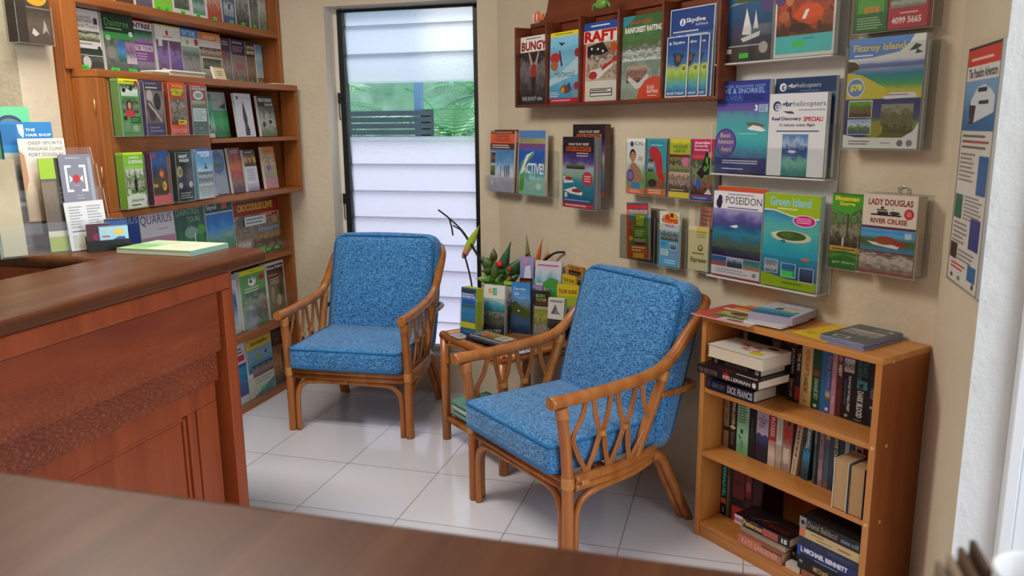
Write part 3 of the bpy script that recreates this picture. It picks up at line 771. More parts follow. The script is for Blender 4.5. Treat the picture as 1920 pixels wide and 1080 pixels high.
# ================================================================== LEAFLETS ON THE BROCHURE WALL
A4W, A4H, DLW, DLH = 0.208, 0.297, 0.102, 0.210
def on_wall(name, label, cat, group, s, d, z, w, h, t, art, tilt=0.0, roll=0.0, edge='e4e2dc'):
    """front face d in front of the wall, left edge at s, bottom at z"""
    return leaflet(name, label, cat, group, rw(s, WALL_RN - d, z), LAT, RN, w, h, t, art, tilt, roll, edge)
W_, K_ = 'f2f0ea', '1b1b1d'
GRP_RACK = 'large leaflets in the dark wall rack'
RZ = 1.4815
def in_rack(label, s, w, h, art, edge='e4e2dc', d=0.082, t=0.014, z=RZ):
    return on_wall('brochure', label, 'brochure', GRP_RACK, s, d, z, w, h, t, art, 0.03, 0, edge)
in_rack('dark grey leaflet with red BUNGY lettering in the first bay of the rack', -0.030, 0.202, 0.288, [
    R(0, 0, 1, 1, '4b4347'), Pic(0, 0, 1, 0.78, '2e2a30 4a4448 6d6668 8d8482 3c3538', 0.5, 5), R(0, 0.77, 1, 1, W_),
    T('BUNGY', 0.04, 0.79, 0.97, 0.925, '9c1420', 0.04), L(0.2, 0.945, 0.95, 0.985, 1, '8a8a8a'),
    G([(0.30, 0.76), (0.36, 0.76), (0.47, 0.58), (0.55, 0.58), (0.66, 0.76), (0.71, 0.76), (0.60, 0.54), (0.60, 0.42), (0.42, 0.42), (0.42, 0.54)], 'd9b49a'),
    G([(0.43, 0.58), (0.59, 0.58), (0.61, 0.40), (0.41, 0.40)], 'c0272d'), E(0.51, 0.66, 0.05, 0.05, '3a2a22'), G([(0.42, 0.40), (0.6, 0.40), (0.57, 0.14), (0.45, 0.14)], '2c2528'),
    T('FREE BUNGY video', 0.10, 0.05, 0.86, 0.11, 'cfc9c4')])
in_rack('sky blue leaflet with yellow top band and a glider in the second rack bay', 0.192, 0.204, 0.285, [
    Pic(0, 0, 1, 1, '4a9fd0 6fbbe2 9fd4ee 7cc4e8 8fd0ee', 0.25, 3), R(0, 0.94, 1, 1, 'f3dc2c'), L(0.15, 0.955, 0.9, 0.985, 1, '6b8a2a'), R(0, 0, 1, 0.065, 'c8202e'), L(0.08, 0.015, 0.95, 0.05, 1, 'f3c9c9'),
    E(0.18, 0.64, 0.17, 0.075, 'd8343a'), E(0.16, 0.53, 0.13, 0.07, 'b5764e'), G([(0.30, 0.74), (0.34, 0.74), (0.44, 0.52), (0.38, 0.52)], '2a3540'), G([(0.28, 0.86), (0.52, 0.84), (0.38, 0.80)], '2b4a66'),
    G([(0, 0.34), (0.35, 0.42), (0.9, 0.62), (1, 0.62), (1, 0.40), (0.45, 0.32), (0, 0.24)], 'c4e4f2'), T('Hartwood', 0.20, 0.36, 0.82, 0.46, '486a86', 0.0),
    E(0.90, 0.69, 0.085, 0.06, 'b32a3a'), E(0.90, 0.23, 0.08, 0.055, 'b32a3a'), E(0.56, 0.19, 0.19, 0.06, '8a4a2e'), E(0.46, 0.18, 0.06, 0.04, 'd9a63a'), E(0.66, 0.22, 0.05, 0.06, '29508c'), L(0.03, 0.08, 0.35, 0.16, 3, 'e8f4fa'), R(0.78, 0.07, 0.96, 0.17, '7ea4b8')], 'e8d84a')
in_rack('white and red leaflet headed RAFT in the third rack bay', 0.4165, 0.212, 0.300, [
    R(0, 0, 1, 1, 'e6dfd2'), R(0, 0.90, 1, 1, '2b4f9e'), L(0.2, 0.935, 0.75, 0.975, 1, 'dfe6f2'), T('RAFT', 0.02, 0.755, 0.92, 0.895, 'c4161c', 0.05), R(0, 0, 0.075, 0.74, 'c22a2e'),
    Pic(0.10, 0.26, 0.99, 0.74, 'c9b49c 8c6a52 d8c6b2 5c4438 b49a86', 0.7, 9), G([(0.12, 0.70), (0.55, 0.75), (0.72, 0.62), (0.50, 0.58), (0.25, 0.60), (0.13, 0.55)], '231c1c'),
    E(0.24, 0.67, 0.03, 0.015, W_), E(0.42, 0.66, 0.03, 0.015, W_), E(0.56, 0.63, 0.03, 0.015, W_), E(0.86, 0.66, 0.09, 0.065, 'd3571e'), G([(0.18, 0.34), (0.45, 0.28), (0.86, 0.44), (0.84, 0.50), (0.55, 0.42), (0.22, 0.40)], 'eae4dc'),
    E(0.30, 0.33, 0.12, 0.05, 'c2222c'), G([(0.55, 0.38), (0.86, 0.48), (0.84, 0.51), (0.55, 0.43)], 'c2222c'), E(0.92, 0.52, 0.09, 0.035, 'b8242c'), R(0.23, 0.06, 0.86, 0.16, '2a2624'), R(0.25, 0.115, 0.84, 0.15, 'ece6dc'), L(0.27, 0.12, 0.82, 0.15, 1, '2a2624'), R(0.25, 0.068, 0.84, 0.10, 'ece6dc')], 'e6dfd2')
in_rack('green leaflet of a raft on white water in the fourth rack bay', 0.6480, 0.212, 0.300, [
    Pic(0, 0, 1, 1, '8fa08e a2b0a0 7f927f 9aa79a 5f7a4e 4e7a48 3f6a44', 0.35, 4), G([(0, 1), (0.32, 1), (0.22, 0.93), (0, 0.86)], '3c8a9c'), G([(0.32, 1), (0.22, 0.93), (0.10, 0.90), (0.3, 0.94), (1, 0.99), (1, 1)], '3a6a3e'),
    T('WILD RIVER', 0.20, 0.895, 0.74, 0.935, 'b8452a', 0.03), T('RAINFOREST RAFTING', 0.06, 0.795, 0.98, 0.865, 'f4f2ec', 0.03), Pic(0.02, 0.46, 0.98, 0.62, 'dfe4de 5d6a62 e8ebe6 6a766c', 0.8, 9),
    Pic(0.14, 0.20, 0.66, 0.40, '4a3a34 c08c78 5a463e d0a898', 0.8, 12), G([(0.16, 0.24), (0.40, 0.12), (0.52, 0.14), (0.72, 0.27), (0.66, 0.30), (0.44, 0.19), (0.22, 0.28)], 'd8d2cc'), G([(0.42, 0.0), (1, 0.0), (1, 0.25), (0.82, 0.265), (0.62, 0.22), (0.48, 0.12)], 'd8492a'),
    T('RIVER', 0.68, 0.11, 0.86, 0.155, 'f6e6dc', 0.0), T('RAFTING', 0.68, 0.065, 0.95, 0.105, 'f6e6dc', 0.03), L(0.70, 0.025, 0.92, 0.05, 1, 'f2c8b8')], 'cfd4cc')
in_rack('tall blue leaflet with a white border behind the small ones in the last bay', 0.887, 0.206, 0.298, [
    R(0, 0, 1, 1, 'dfe6f0'), R(0.02, 0.02, 0.98, 0.99, '22458c'), R(0.02, 0.0, 0.98, 0.72, '3b68b2'), E(0.29, 0.845, 0.065, 0.042, 'eef2f8'), G([(0.28, 0.88), (0.30, 0.88), (0.31, 0.82), (0.27, 0.81)], '22458c'), T('Skydive', 0.37, 0.82, 0.80, 0.885, 'f2f4f8', 0.02), T('AUSTRALIA', 0.58, 0.79, 0.86, 0.815, 'c9d4e8'),
    L(0.08, 0.72, 0.9, 0.76, 1, 'cdd8ea'), T('XTRA', 0.16, 0.66, 0.34, 0.70, 'f2f4f8', 0.03), L(0.38, 0.66, 0.95, 0.71, 2, 'cdd8ea')], 'c9d3e4', d=0.074)
SKY = [R(0, 0, 1, 1, 'eef2f6'), Pic(0.04, 0.02, 0.96, 0.985, '2f6fae 58b0c8 8fbf4a c6d86a 4a78b8 3f6cb4 2c5aa6 2450a0', 0.12, 4), E(0.16, 0.89, 0.05, 0.025, 'eef2f8'), T('Skydive', 0.28, 0.86, 0.82, 0.92, 'f4f6fa', 0.02), G([(0.36, 0.62), (0.48, 0.72), (0.62, 0.72), (0.72, 0.66), (0.68, 0.56), (0.56, 0.50), (0.42, 0.52)], '3a3a4c'), E(0.55, 0.64, 0.11, 0.06, '8c5a4e'), G([(0.30, 0.72), (0.36, 0.74), (0.46, 0.66), (0.40, 0.62)], '2a3040'), G([(0.72, 0.72), (0.80, 0.68), (0.70, 0.62)], '2a3040'),
    E(0.83, 0.47, 0.14, 0.07, 'd9d24a'), E(0.83, 0.47, 0.07, 0.035, '5a8a5a'), T('BOOK TODAY', 0.10, 0.045, 0.9, 0.085, 'f4f6fa', 0.03)]
for k, (s, d, z, wd) in enumerate([(0.976, 0.0785, RZ, 0.104), (0.940, 0.0825, RZ, 0.104), (0.890, 0.0875, RZ, 0.104)]):
    on_wall('brochure', ['small blue leaflet hindmost of the three overlapping ones in the last bay', 'small blue leaflet middle one of three overlapping in the last bay', 'small blue leaflet with a falling figure in front in the last bay'][k], 'brochure', 'small blue leaflets in the last rack bay', s, d, z, wd, 0.205, 0.0022, SKY, 0.03)
# ornaments on the rack
fo = empty('fish_ornament', 'small orange clownfish ornament on the crest of the wall rack', 'ornament', frame(rw(0.105, 0.889, 1.816), LAT, RN))
mb = MB(); mb.lathe([(0.0, -0.031), (0.010, -0.026), (0.0165, -0.010), (0.017, 0.004), (0.012, 0.018), (0.006, 0.028), (0.0, 0.030)], 16)
ob = mb.build('fish_body', flat('e0683c', 0.4, 0.4), fo); ob.matrix_local = Matrix.Translation((0.04, -0.008, 0.017)) @ Matrix.Rotation(PI / 2, 4, 'Y') @ Matrix.Diagonal((1, 0.45, 1, 1))
mb = MB(); mb.prism([(0.066, 0.017), (0.084, 0.030), (0.080, 0.017), (0.084, 0.003)], -0.003, 0.003); ob = mb.build('tail_fin', flat('e8783c', 0.4, 0.4), fo); ob.matrix_local = frame((0, -0.008, 0), (1, 0, 0), (0, 0, 1), (0, -1, 0))
mb = MB(); mb.prism([(0.022, 0.031), (0.036, 0.044), (0.056, 0.040), (0.058, 0.030), (0.040, 0.033)], -0.002, 0.002); ob = mb.build('back_fin', flat('e8783c', 0.4, 0.4), fo); ob.matrix_local = frame((0, -0.008, 0), (1, 0, 0), (0, 0, 1), (0, -1, 0))
for x in (0.026, 0.050):
    mb = MB(); mb.tube([(x, -0.0165, 0.002), (x - 0.003, -0.0168, 0.017), (x, -0.0155, 0.032)], 0.0028, 6); mb.build('white_stripe', flat('f2ece4'), fo)
fr = empty('frog_ornament', 'small green frog ornament perched on the crest of the wall rack', 'ornament', frame(rw(0.522, 0.889, 1.816), LAT, RN))
mb = MB(); mb.lathe([(0.0, 0.0), (0.022, 0.004), (0.026, 0.016), (0.020, 0.032), (0.0, 0.040)], 16); ob = mb.build('frog_body', flat('6aa03c', 0.35, 0.5), fr); ob.matrix_local = Matrix.Translation((0.045, -0.012, 0.004)) @ Matrix.Diagonal((1.3, 0.55, 1, 1))
mb = MB(); mb.lathe([(0.0, 0.0), (0.014, 0.004), (0.017, 0.014), (0.0, 0.026)], 14); ob = mb.build('frog_head', flat('7fb24a', 0.35, 0.5), fr); ob.matrix_local = Matrix.Translation((0.055, -0.013, 0.034)) @ Matrix.Diagonal((1.1, 0.7, 1, 1))
for x, x2 in ((0.015, -0.005), (0.075, 0.098)):
    mb = MB(); mb.tube(smooth_path([(x, -0.012, 0.018), ((x + x2) / 2, -0.016, 0.022), (x2, -0.014, 0.004)], 4), [0.007] * 4 + [0.005] * 5, 8); mb.build('frog_leg', flat('5c8f34', 0.35, 0.5), fr)
for x in (0.046, 0.064):
    mb = MB(); mb.lathe([(0, 0), (0.005, 0.003), (0.0045, 0.008), (0, 0.010)], 10, c=(x, -0.014, 0.055)); mb.build('frog_eye', flat('d8b44a', 0.3, 0.5), fr)

# --- separate pockets on the wall
GP = 'clear pockets fixed to the brochure wall'
def wall_pocket(label, s, d, z, w, h, fh, th=0.002, mat=None):
    return pocket('brochure_holder', label, GP, rw(s, WALL_RN - d, z), LAT, RN, w, h, d - 0.001, fh, 0.0, mat, th)
GB = 'leaflets in the clear wall pockets'
wall_pocket('wide clear pocket holding the orange headed and blue leaflets by the corner', -0.362, 0.066, 1.075, 0.52, 0.20, 0.075)
on_wall('brochure', 'orange headed leaflet about dreaming in the pocket nearest the window', 'brochure', GB, -0.335, 0.060, 1.079, 0.208, 0.285, 0.010, [
    R(0, 0, 1, 1, '6c3422'), Pic(0, 0, 1, 0.70, 'a8a4bc b4b0c4 c9d4e2 8fb4d6 5f95c6 4a86bc', 0.3, 3), R(0, 0.80, 1, 0.955, 'e2602c'), T('DAINTREE', 0.24, 0.885, 0.78, 0.94, '3a1c14', 0.0), T('DREAMING', 0.20, 0.825, 0.82, 0.875, '3a1c14', 0.0), R(0, 0.70, 1, 0.80, '5a2a1c'), L(0.08, 0.715, 0.92, 0.785, 2, 'e8d8cc'),
    L(0.05, 0.965, 0.95, 0.99, 1, 'd8b8a8'), R(0.03, 0.46, 0.25, 0.66, 'd8cfc4'), Pic(0.04, 0.47, 0.24, 0.65, '3a2a22 8a5a3a 2a2a22', 0.6, 8), R(0.03, 0.25, 0.25, 0.44, 'd8cfc4'), Pic(0.04, 0.26, 0.24, 0.43, '3a4a22 6a7a3a', 0.6, 8),
    R(0.46, 0.26, 0.48, 0.42, '232028'), R(0.64, 0.25, 0.67, 0.44, '232028'), R(0.72, 0.25, 0.75, 0.44, '232028'), R(0.80, 0.25, 0.83, 0.44, '232028'), G([(0.08, 0.17), (0.18, 0.16), (0.14, 0.08)], 'e2e0ea')], 0.06)
on_wall('brochure', 'orange headed leaflet standing behind its twin by the window corner', 'brochure', GB, -0.322, 0.048, 1.079, 0.208, 0.292, 0.006, [R(0, 0, 1, 1, '6c3422'), R(0, 0.80, 1, 0.955, 'c9542a')], 0.06)
on_wall('brochure', 'blue and teal leaflet reading ACTIVE beside the orange headed ones', 'brochure', GB, -0.080, 0.060, 1.079, 0.205, 0.288, 0.016, [
    Pic(0, 0, 1, 1, '8cc4b4 9fd0c4 3f8a9a 2f62b0 2a56b4 4a7ac4 5a86c8', 0.25, 3), R(0, 0.72, 1, 0.80, '7a4a86'), R(0.0, 0.80, 1, 0.88, 'a8a468'), T('GET INTO IT', 0.05, 0.82, 0.6, 0.87, '4a5a6a', 0.0), G([(0.02, 0.04), (0.10, 0.5), (0.35, 0.62), (0.55, 0.68), (0.62, 0.64), (0.30, 0.5), (0.2, 0.06)], '5fa04a'), G([(0.04, 0.3), (0.30, 0.62), (0.58, 0.68), (0.4, 0.60), (0.16, 0.36)], 'e4eef2'),
    T('ACTIVE!', 0.14, 0.33, 0.97, 0.50, 'dfe8f4', 0.03), E(0.78, 0.14, 0.1, 0.05, 'cfe2dc')], 0.03)
wall_pocket('deep clear pocket of reef leaflets in the middle of the wall', 0.298, 0.098, 1.048, 0.232, 0.30, 0.262)
REEF = [R(0, 0, 1, 1, '241c22'), Pic(0, 0.07, 1, 0.78, '1f5a78 2a7288 2f7f98 2c8a9c 8fb89a b0a8c4 5a4a8a 3a2f6e', 0.12, 4), T('HALF DAY REEF', 0.20, 0.88, 0.84, 0.915, 'd8ccc8', 0.02), R(0.12, 0.80, 0.90, 0.865, 'd8622c'), T('REEF SPRINTER', 0.14, 0.808, 0.88, 0.857, '2a1814', 0.03), L(0.45, 0.72, 0.95, 0.79, 2, 'e4b0c4'),
        Pic(0.12, 0.55, 0.72, 0.61, '2a3a1c 4a6a34', 0.4, 7), E(0.80, 0.42, 0.165, 0.10, 'c43a4a'), L(0.70, 0.37, 0.92, 0.47, 3, 'f0ccd0'), G([(0.02, 0.44), (0.30, 0.40), (0.38, 0.36), (0.05, 0.34)], 'e8e4e4'), E(0.2, 0.41, 0.13, 0.025, 'a8303c'), G([(0.05, 0.24), (0.40, 0.30), (0.66, 0.22), (0.62, 0.18), (0.25, 0.20)], 'ece8e8'), E(0.46, 0.245, 0.16, 0.028, 'a83240'), R(0.07, 0.14, 0.16, 0.21, 'c9d8e0'), L(0.06, 0.08, 0.95, 0.13, 1, '9a8ac4'), R(0, 0, 1, 0.065, 'c2303a'), L(0.1, 0.015, 0.9, 0.05, 1, 'f0c8cc')]
on_wall('brochure', 'tall reef leaflet with red boats in front in the deep pocket', 'brochure', GB, 0.305, 0.0935, 1.052, 0.205, 0.290, 0.040, REEF, 0.0, 0, '8f8a94')
on_wall('brochure', 'tall reef leaflet raised at the back of the deep pocket', 'brochure', GB, 0.318, 0.0500, 1.100, 0.205, 0.292, 0.030, REEF, 0.0, 0, '6a4a44')
# four slim pockets in a row
FOUR = [
 ('slim white leaflet with a smiling woman first in the row of four', 0.650, [R(0, 0, 1, 1, 'e9ece8'), Pic(0.0, 0.02, 1, 0.80, '7fa878 5f9a5a 9ab89a dfe6e0 e9ece8', 0.2, 3), T('ICAL', 0.42, 0.88, 0.9, 0.95, '4a5a6a', 0.0), E(0.28, 0.90, 0.09, 0.05, '3a4a5c'), E(0.33, 0.70, 0.17, 0.11, '2e1f1a'), E(0.34, 0.665, 0.13, 0.10, 'c98d6c'), G([(0.12, 0.08), (0.12, 0.42), (0.26, 0.56), (0.48, 0.56), (0.78, 0.44), (0.86, 0.24), (0.6, 0.20), (0.5, 0.08)], 'b07e62'), G([(0.25, 0.08), (0.3, 0.22), (0.75, 0.2), (0.75, 0.08)], '3f8ab8'), E(0.22, 0.33, 0.20, 0.11, '5a3f8a'), E(0.22, 0.33, 0.15, 0.08, '8a72b4'), L(0.65, 0.60, 0.95, 0.68, 2, 'd2694a'), R(0, 0, 1, 0.10, 'e2764e'), L(0.2, 0.02, 0.9, 0.08, 2, 'f0c4ae')]),
 ('slim turquoise leaflet with a big red parrot second in the row of four', 0.762, [R(0, 0, 1, 1, '3fa0b4'), T('BIRDWORLD', 0.12, 0.92, 0.9, 0.97, '2a5a6a', 0.0), L(0.2, 0.86, 0.9, 0.91, 1, '9fd4dc'), Pic(0.0, 0.12, 1, 0.42, '4a6a3a 6a8a4a', 0.5, 6), G([(0.08, 0.78), (0.22, 0.86), (0.50, 0.86), (0.72, 0.76), (0.80, 0.60), (0.84, 0.40), (0.96, 0.30), (0.92, 0.22), (0.66, 0.30), (0.50, 0.42), (0.42, 0.60), (0.18, 0.66)], 'c8242c'), Pic(0.08, 0.42, 0.36, 0.64, '23201f dcdcd2 2a2626', 0.8, 9), R(0.05, 0.3, 0.4, 0.40, '5c8a3a'), E(0.32, 0.22, 0.22, 0.07, '34201c'), E(0.68, 0.20, 0.15, 0.05, 'b43a34'), R(0, 0, 1, 0.13, 'd06a3a'), L(0.12, 0.03, 0.9, 0.11, 2, 'f0d0b4')]),
 ('slim yellow and brown leaflet third in the row of four', 0.881, [R(0, 0, 1, 1, '6a5444'), R(0, 0.74, 1, 1, 'd8cc2c'), G([(0.0, 1), (0.1, 0.98), (0.3, 0.86), (0.5, 0.98), (0.7, 0.86), (1, 1), (1, 0.74), (0, 0.74)], 'b8c83a'), T('WILDLIFE', 0.15, 0.84, 0.86, 0.90, '5a7a1c', 0.03), T('HABITAT', 0.22, 0.77, 0.8, 0.825, '5a7a1c', 0.03), R(0, 0.69, 1, 0.74, '8a2a2a'), Pic(0, 0.44, 1, 0.69, '6a7a4a a89a72 3a3a24 8a8a5a', 0.6, 7), E(0.78, 0.62, 0.18, 0.075, 'e07aa8'), Pic(0, 0.16, 1, 0.44, '4a3a30 c8a898 6a5040 d8b8a8', 0.8, 9), R(0, 0.0, 1, 0.10, 'e0cc3a'), R(0, 0.10, 1, 0.17, '5a4434'), L(0.1, 0.115, 0.9, 0.155, 1, 'c9b48a')]),
 ('slim pink headed butterfly leaflet last in the row of four', 0.992, [R(0, 0, 1, 1, 'd22a68'), T('Australian', 0.10, 0.92, 0.80, 0.965, 'f6e2ea', 0.03), T('Butterfly', 0.10, 0.86, 0.72, 0.91, 'f6e2ea', 0.03), T('Sanctuary', 0.10, 0.80, 0.76, 0.85, 'f6e2ea', 0.03), T('KURANDA', 0.06, 0.69, 0.6, 0.74, 'e88a2a', 0.02), Pic(0, 0.08, 1, 0.66, '3c3a2a a85a4a 5a7a4a 9aa07a 4a5a3a', 0.7, 7), G([(0.22, 0.44), (0.46, 0.56), (0.64, 0.80), (0.80, 0.76), (0.84, 0.60), (0.78, 0.42), (0.58, 0.42), (0.5, 0.34)], '191c18'), E(0.68, 0.66, 0.06, 0.06, '5fb04a'), E(0.62, 0.52, 0.08, 0.05, '4aa04a'), E(0.74, 0.56, 0.03, 0.05, '6ac05a'), E(0.30, 0.27, 0.17, 0.07, '2f62b0'), G([(0.1, 0.35), (0.25, 0.3), (0.15, 0.22)], '5a8ac4'), E(0.84, 0.75, 0.1, 0.05, 'd8a88a'), G([(0.6, 0.1), (0.95, 0.1), (0.8, 0.2)], 'e2dcdc'), R(0, 0, 1, 0.06, '3a5aa4'), L(0.1, 0.015, 0.9, 0.045, 1, 'b8c4e4')]),
]
for k, (lab, s, art) in enumerate(FOUR):
    on_wall('brochure', lab, 'brochure', GB, s + 0.0028, 0.0475, 1.1275, DLW, DLH, 0.030, art, 0, 0, 'a8a49c')
    wall_pocket(['slim clear pocket first in the row of four', 'slim clear pocket second in the row of four', 'slim clear pocket third in the row of four', 'slim clear pocket last in the row of four by the board'][k], s, 0.052, 1.123, 0.1078, 0.212, 0.20, 0.0018)
# three lower pockets
wall_pocket('worn clear pocket under the row of four with a tilted leaflet', 0.628, 0.056, 0.868, 0.195, 0.205, 0.175, 0.002, M_ACR_SMOKE)
on_wall('brochure', 'red and green leaflet with a yellow sign leaning in the worn pocket', 'brochure', GB, 0.668, 0.050, 0.8725, 0.122, 0.218, 0.012, [
    Pic(0, 0, 1, 1, 'c8501f 4a7a2e 5a8a34 6a9a3a 3f7f9a b02f2c', 0.2, 3), R(0, 0, 0.12, 0.9, 'd0522a'), T('Market Gate', 0.06, 0.90, 0.95, 0.97, 'd23a34', 0.03), R(0, 0.97, 1, 1, '2c5f86'), Pic(0.05, 0.80, 0.95, 0.89, 'c8a24a 3a5ab0 d8d0c4 6a2a2a', 0.9, 9), R(0.38, 0.56, 0.86, 0.80, '4a5a1c'), R(0.41, 0.58, 0.83, 0.78, '8aa02a'), T('MARKET', 0.45, 0.69, 0.80, 0.75, 'e8e03a', 0.02), T('GATE', 0.48, 0.61, 0.76, 0.67, 'e8e03a', 0.02), E(0.2, 0.62, 0.11, 0.05, 'd23a2a'), E(0.2, 0.48, 0.11, 0.06, 'b8402a'), E(0.2, 0.36, 0.1, 0.04, 'd8b03a'), L(0.4, 0.40, 0.85, 0.52, 3, 'c8dc8a'), Pic(0.35, 0.26, 0.9, 0.36, '3a2a22 c8a07a', 0.8, 9), R(0.2, 0.12, 0.92, 0.24, 'd8682c'), L(0.25, 0.13, 0.85, 0.23, 2, 'f2d8b0'), R(0.3, 0.02, 0.8, 0.11, 'd8b83a')], 0.02, 0.06)
wall_pocket('slim clear pocket with a blue leaflet under the row of four', 0.8295, 0.044, 0.862, 0.112, 0.235, 0.165)
on_wall('brochure', 'pale blue leaflet with a bright lettered top in the slim lower pocket', 'brochure', GB, 0.834, 0.0395, 0.8665, 0.102, 0.205, 0.012, [
    R(0, 0, 1, 1, '5fb0dc'), R(0, 0.66, 1, 1, 'cfd8d8'), G([(0.1, 0.82), (0.16, 0.92), (0.36, 0.96), (0.5, 1), (0.75, 0.99), (0.95, 0.93), (0.95, 0.80), (0.5, 0.78)], 'd8a03a'), E(0.40, 0.90, 0.13, 0.05, 'c83a2c'), E(0.62, 0.94, 0.08, 0.04, '2a2a2e'), T('COFFEE', 0.12, 0.80, 0.92, 0.875, 'c2302c', 0.05), T('fresh', 0.30, 0.72, 0.75, 0.78, 'd0468a', 0.02), Pic(0.08, 0.48, 0.96, 0.66, '5a4a3a 8aa0a4 3a3430 9ab4bc', 0.7, 8), R(0.55, 0.32, 0.9, 0.44, 'e4ecf0'), Pic(0.57, 0.33, 0.88, 0.43, '4a5a5a 8a9aa4', 0.7, 8), R(0.1, 0.2, 0.48, 0.31, 'e4ecf0'), L(0.13, 0.21, 0.45, 0.30, 3, '6a8a9a'), E(0.72, 0.22, 0.11, 0.04, 'c88ac4'), L(0.1, 0.36, 0.45, 0.45, 2, '2f7fb4'), L(0.3, 0.05, 0.9, 0.14, 2, 'd8ecf6')], 0, 0.0)
wall_pocket('slim clear pocket with cream cards beside the display board', 0.976, 0.046, 0.868, 0.120, 0.23, 0.15)
on_wall('brochure', 'cream card with brown lettering in the pocket beside the display board', 'brochure', GB, 0.986, 0.041, 0.8725, 0.098, 0.158, 0.006, [
    R(0, 0, 1, 1, 'd9cf9c'), R(0.4, 0.86, 1, 1, 'd2c05a'), L(0.4, 0.74, 0.9, 0.9, 3, 'a89a5a'), E(0.60, 0.52, 0.12, 0.07, '6a4420'), E(0.60, 0.53, 0.07, 0.04, 'd9cf9c'), L(0.2, 0.36, 0.9, 0.42, 1, '7a5a2a'), T('Espresso', 0.14, 0.16, 0.9, 0.30, '3a2a1a', 0.02)], 0, 0.02)
on_wall('brochure', 'rolled pinkish brown leaflet sticking up behind the cream card', 'brochure', GB, 1.018, 0.030, 0.9, 0.060, 0.205, 0.004, [R(0, 0, 1, 1, '9a6a5a'), R(0, 0, 0.3, 1, '8a5a4c'), R(0.62, 0, 0.72, 1, 'b48a78'), L(0.15, 0.3, 0.9, 0.95, 9, '7a4a3e')], 0, -0.05, '8a6a5a')

# --- leaflets of the white display board
GD = 'large leaflets on the white display board'
BZ = 0.868
on_wall('brochure', 'navy leaflet of a white sailing boat on the top tier of the board', 'brochure', GD, 1.120, 0.062, BZ + 0.7175, 0.202, A4H, 0.020, [
    Pic(0, 0, 1, 1, '34363f 2f3a50 2a4a70 2c5680 2f6494 3a76a8 6aa0b8', 0.1, 3), R(0, 0, 1, 0.16, '34353a'), G([(0.10, 0.58), (0.42, 0.64), (0.8, 0.66), (0.8, 0.63), (0.4, 0.60)], 'a8a078'), Pic(0.3, 0.61, 0.8, 0.70, '4a5a2a 6a7a3a', 0.3, 5), G([(0.42, 0.28), (0.50, 0.55), (0.60, 0.34), (0.60, 0.27)], 'e4e4e2'), G([(0.64, 0.33), (0.68, 0.52), (0.74, 0.33)], 'd8d8d6'), G([(0.40, 0.24), (0.78, 0.30), (0.76, 0.25), (0.45, 0.20)], 'dcdcda'), L(0.15, 0.15, 0.9, 0.175, 1, 'c4c8d0'), R(0.10, 0.09, 0.22, 0.14, 'd8d8dc'), E(0.85, 0.13, 0.085, 0.06, 'a8aab0'), E(0.96, 0.62, 0.2, 0.14, '5a3f7a'), R(0.38, 0.035, 0.56, 0.085, '3fd84a'), L(0.40, 0.045, 0.54, 0.08, 2, '2a9a34')], 0, 0, 'd6d6d4')
on_wall('brochure', 'orange leaflet of a clownfish among anemones on the top tier of the board', 'brochure', GD, 1.332, 0.062, BZ + 0.7175, 0.210, A4H, 0.020, [
    R(0, 0, 1, 1, 'dededc'), Pic(0.03, 0.21, 0.97, 1, '5a2a1a c0502a 8a3a20 b0442a 8f5a34 a8522c', 0.8, 5), G([(0.3, 0.40), (0.45, 0.50), (0.7, 0.50), (0.82, 0.42), (0.78, 0.34), (0.6, 0.30), (0.42, 0.34)], 'd8501f'), G([(0.46, 0.36), (0.52, 0.45), (0.58, 0.45), (0.52, 0.36)], 'f0e8e0'), E(0.40, 0.28, 0.16, 0.045, '3a1a14'), E(0.16, 0.40, 0.09, 0.06, 'b4643a'), E(0.24, 0.55, 0.07, 0.05, 'c8784a'), E(0.88, 0.36, 0.07, 0.08, '8a4424'), E(0.3, 0.62, 0.05, 0.04, 'd08a5a'), E(0.78, 0.58, 0.08, 0.05, 'c06a3c'), E(-0.02 + 0.1, 0.64, 0.11, 0.13, '5a3f7a'), R(0.03, 0.035, 0.97, 0.21, '4fc4c4'), L(0.5, 0.155, 0.75, 0.185, 1, '2f9aa0'), R(0.33, 0.095, 0.52, 0.15, '3fd84a')], 0, 0, 'd6d6d4')
seal = flat('5a3f86')
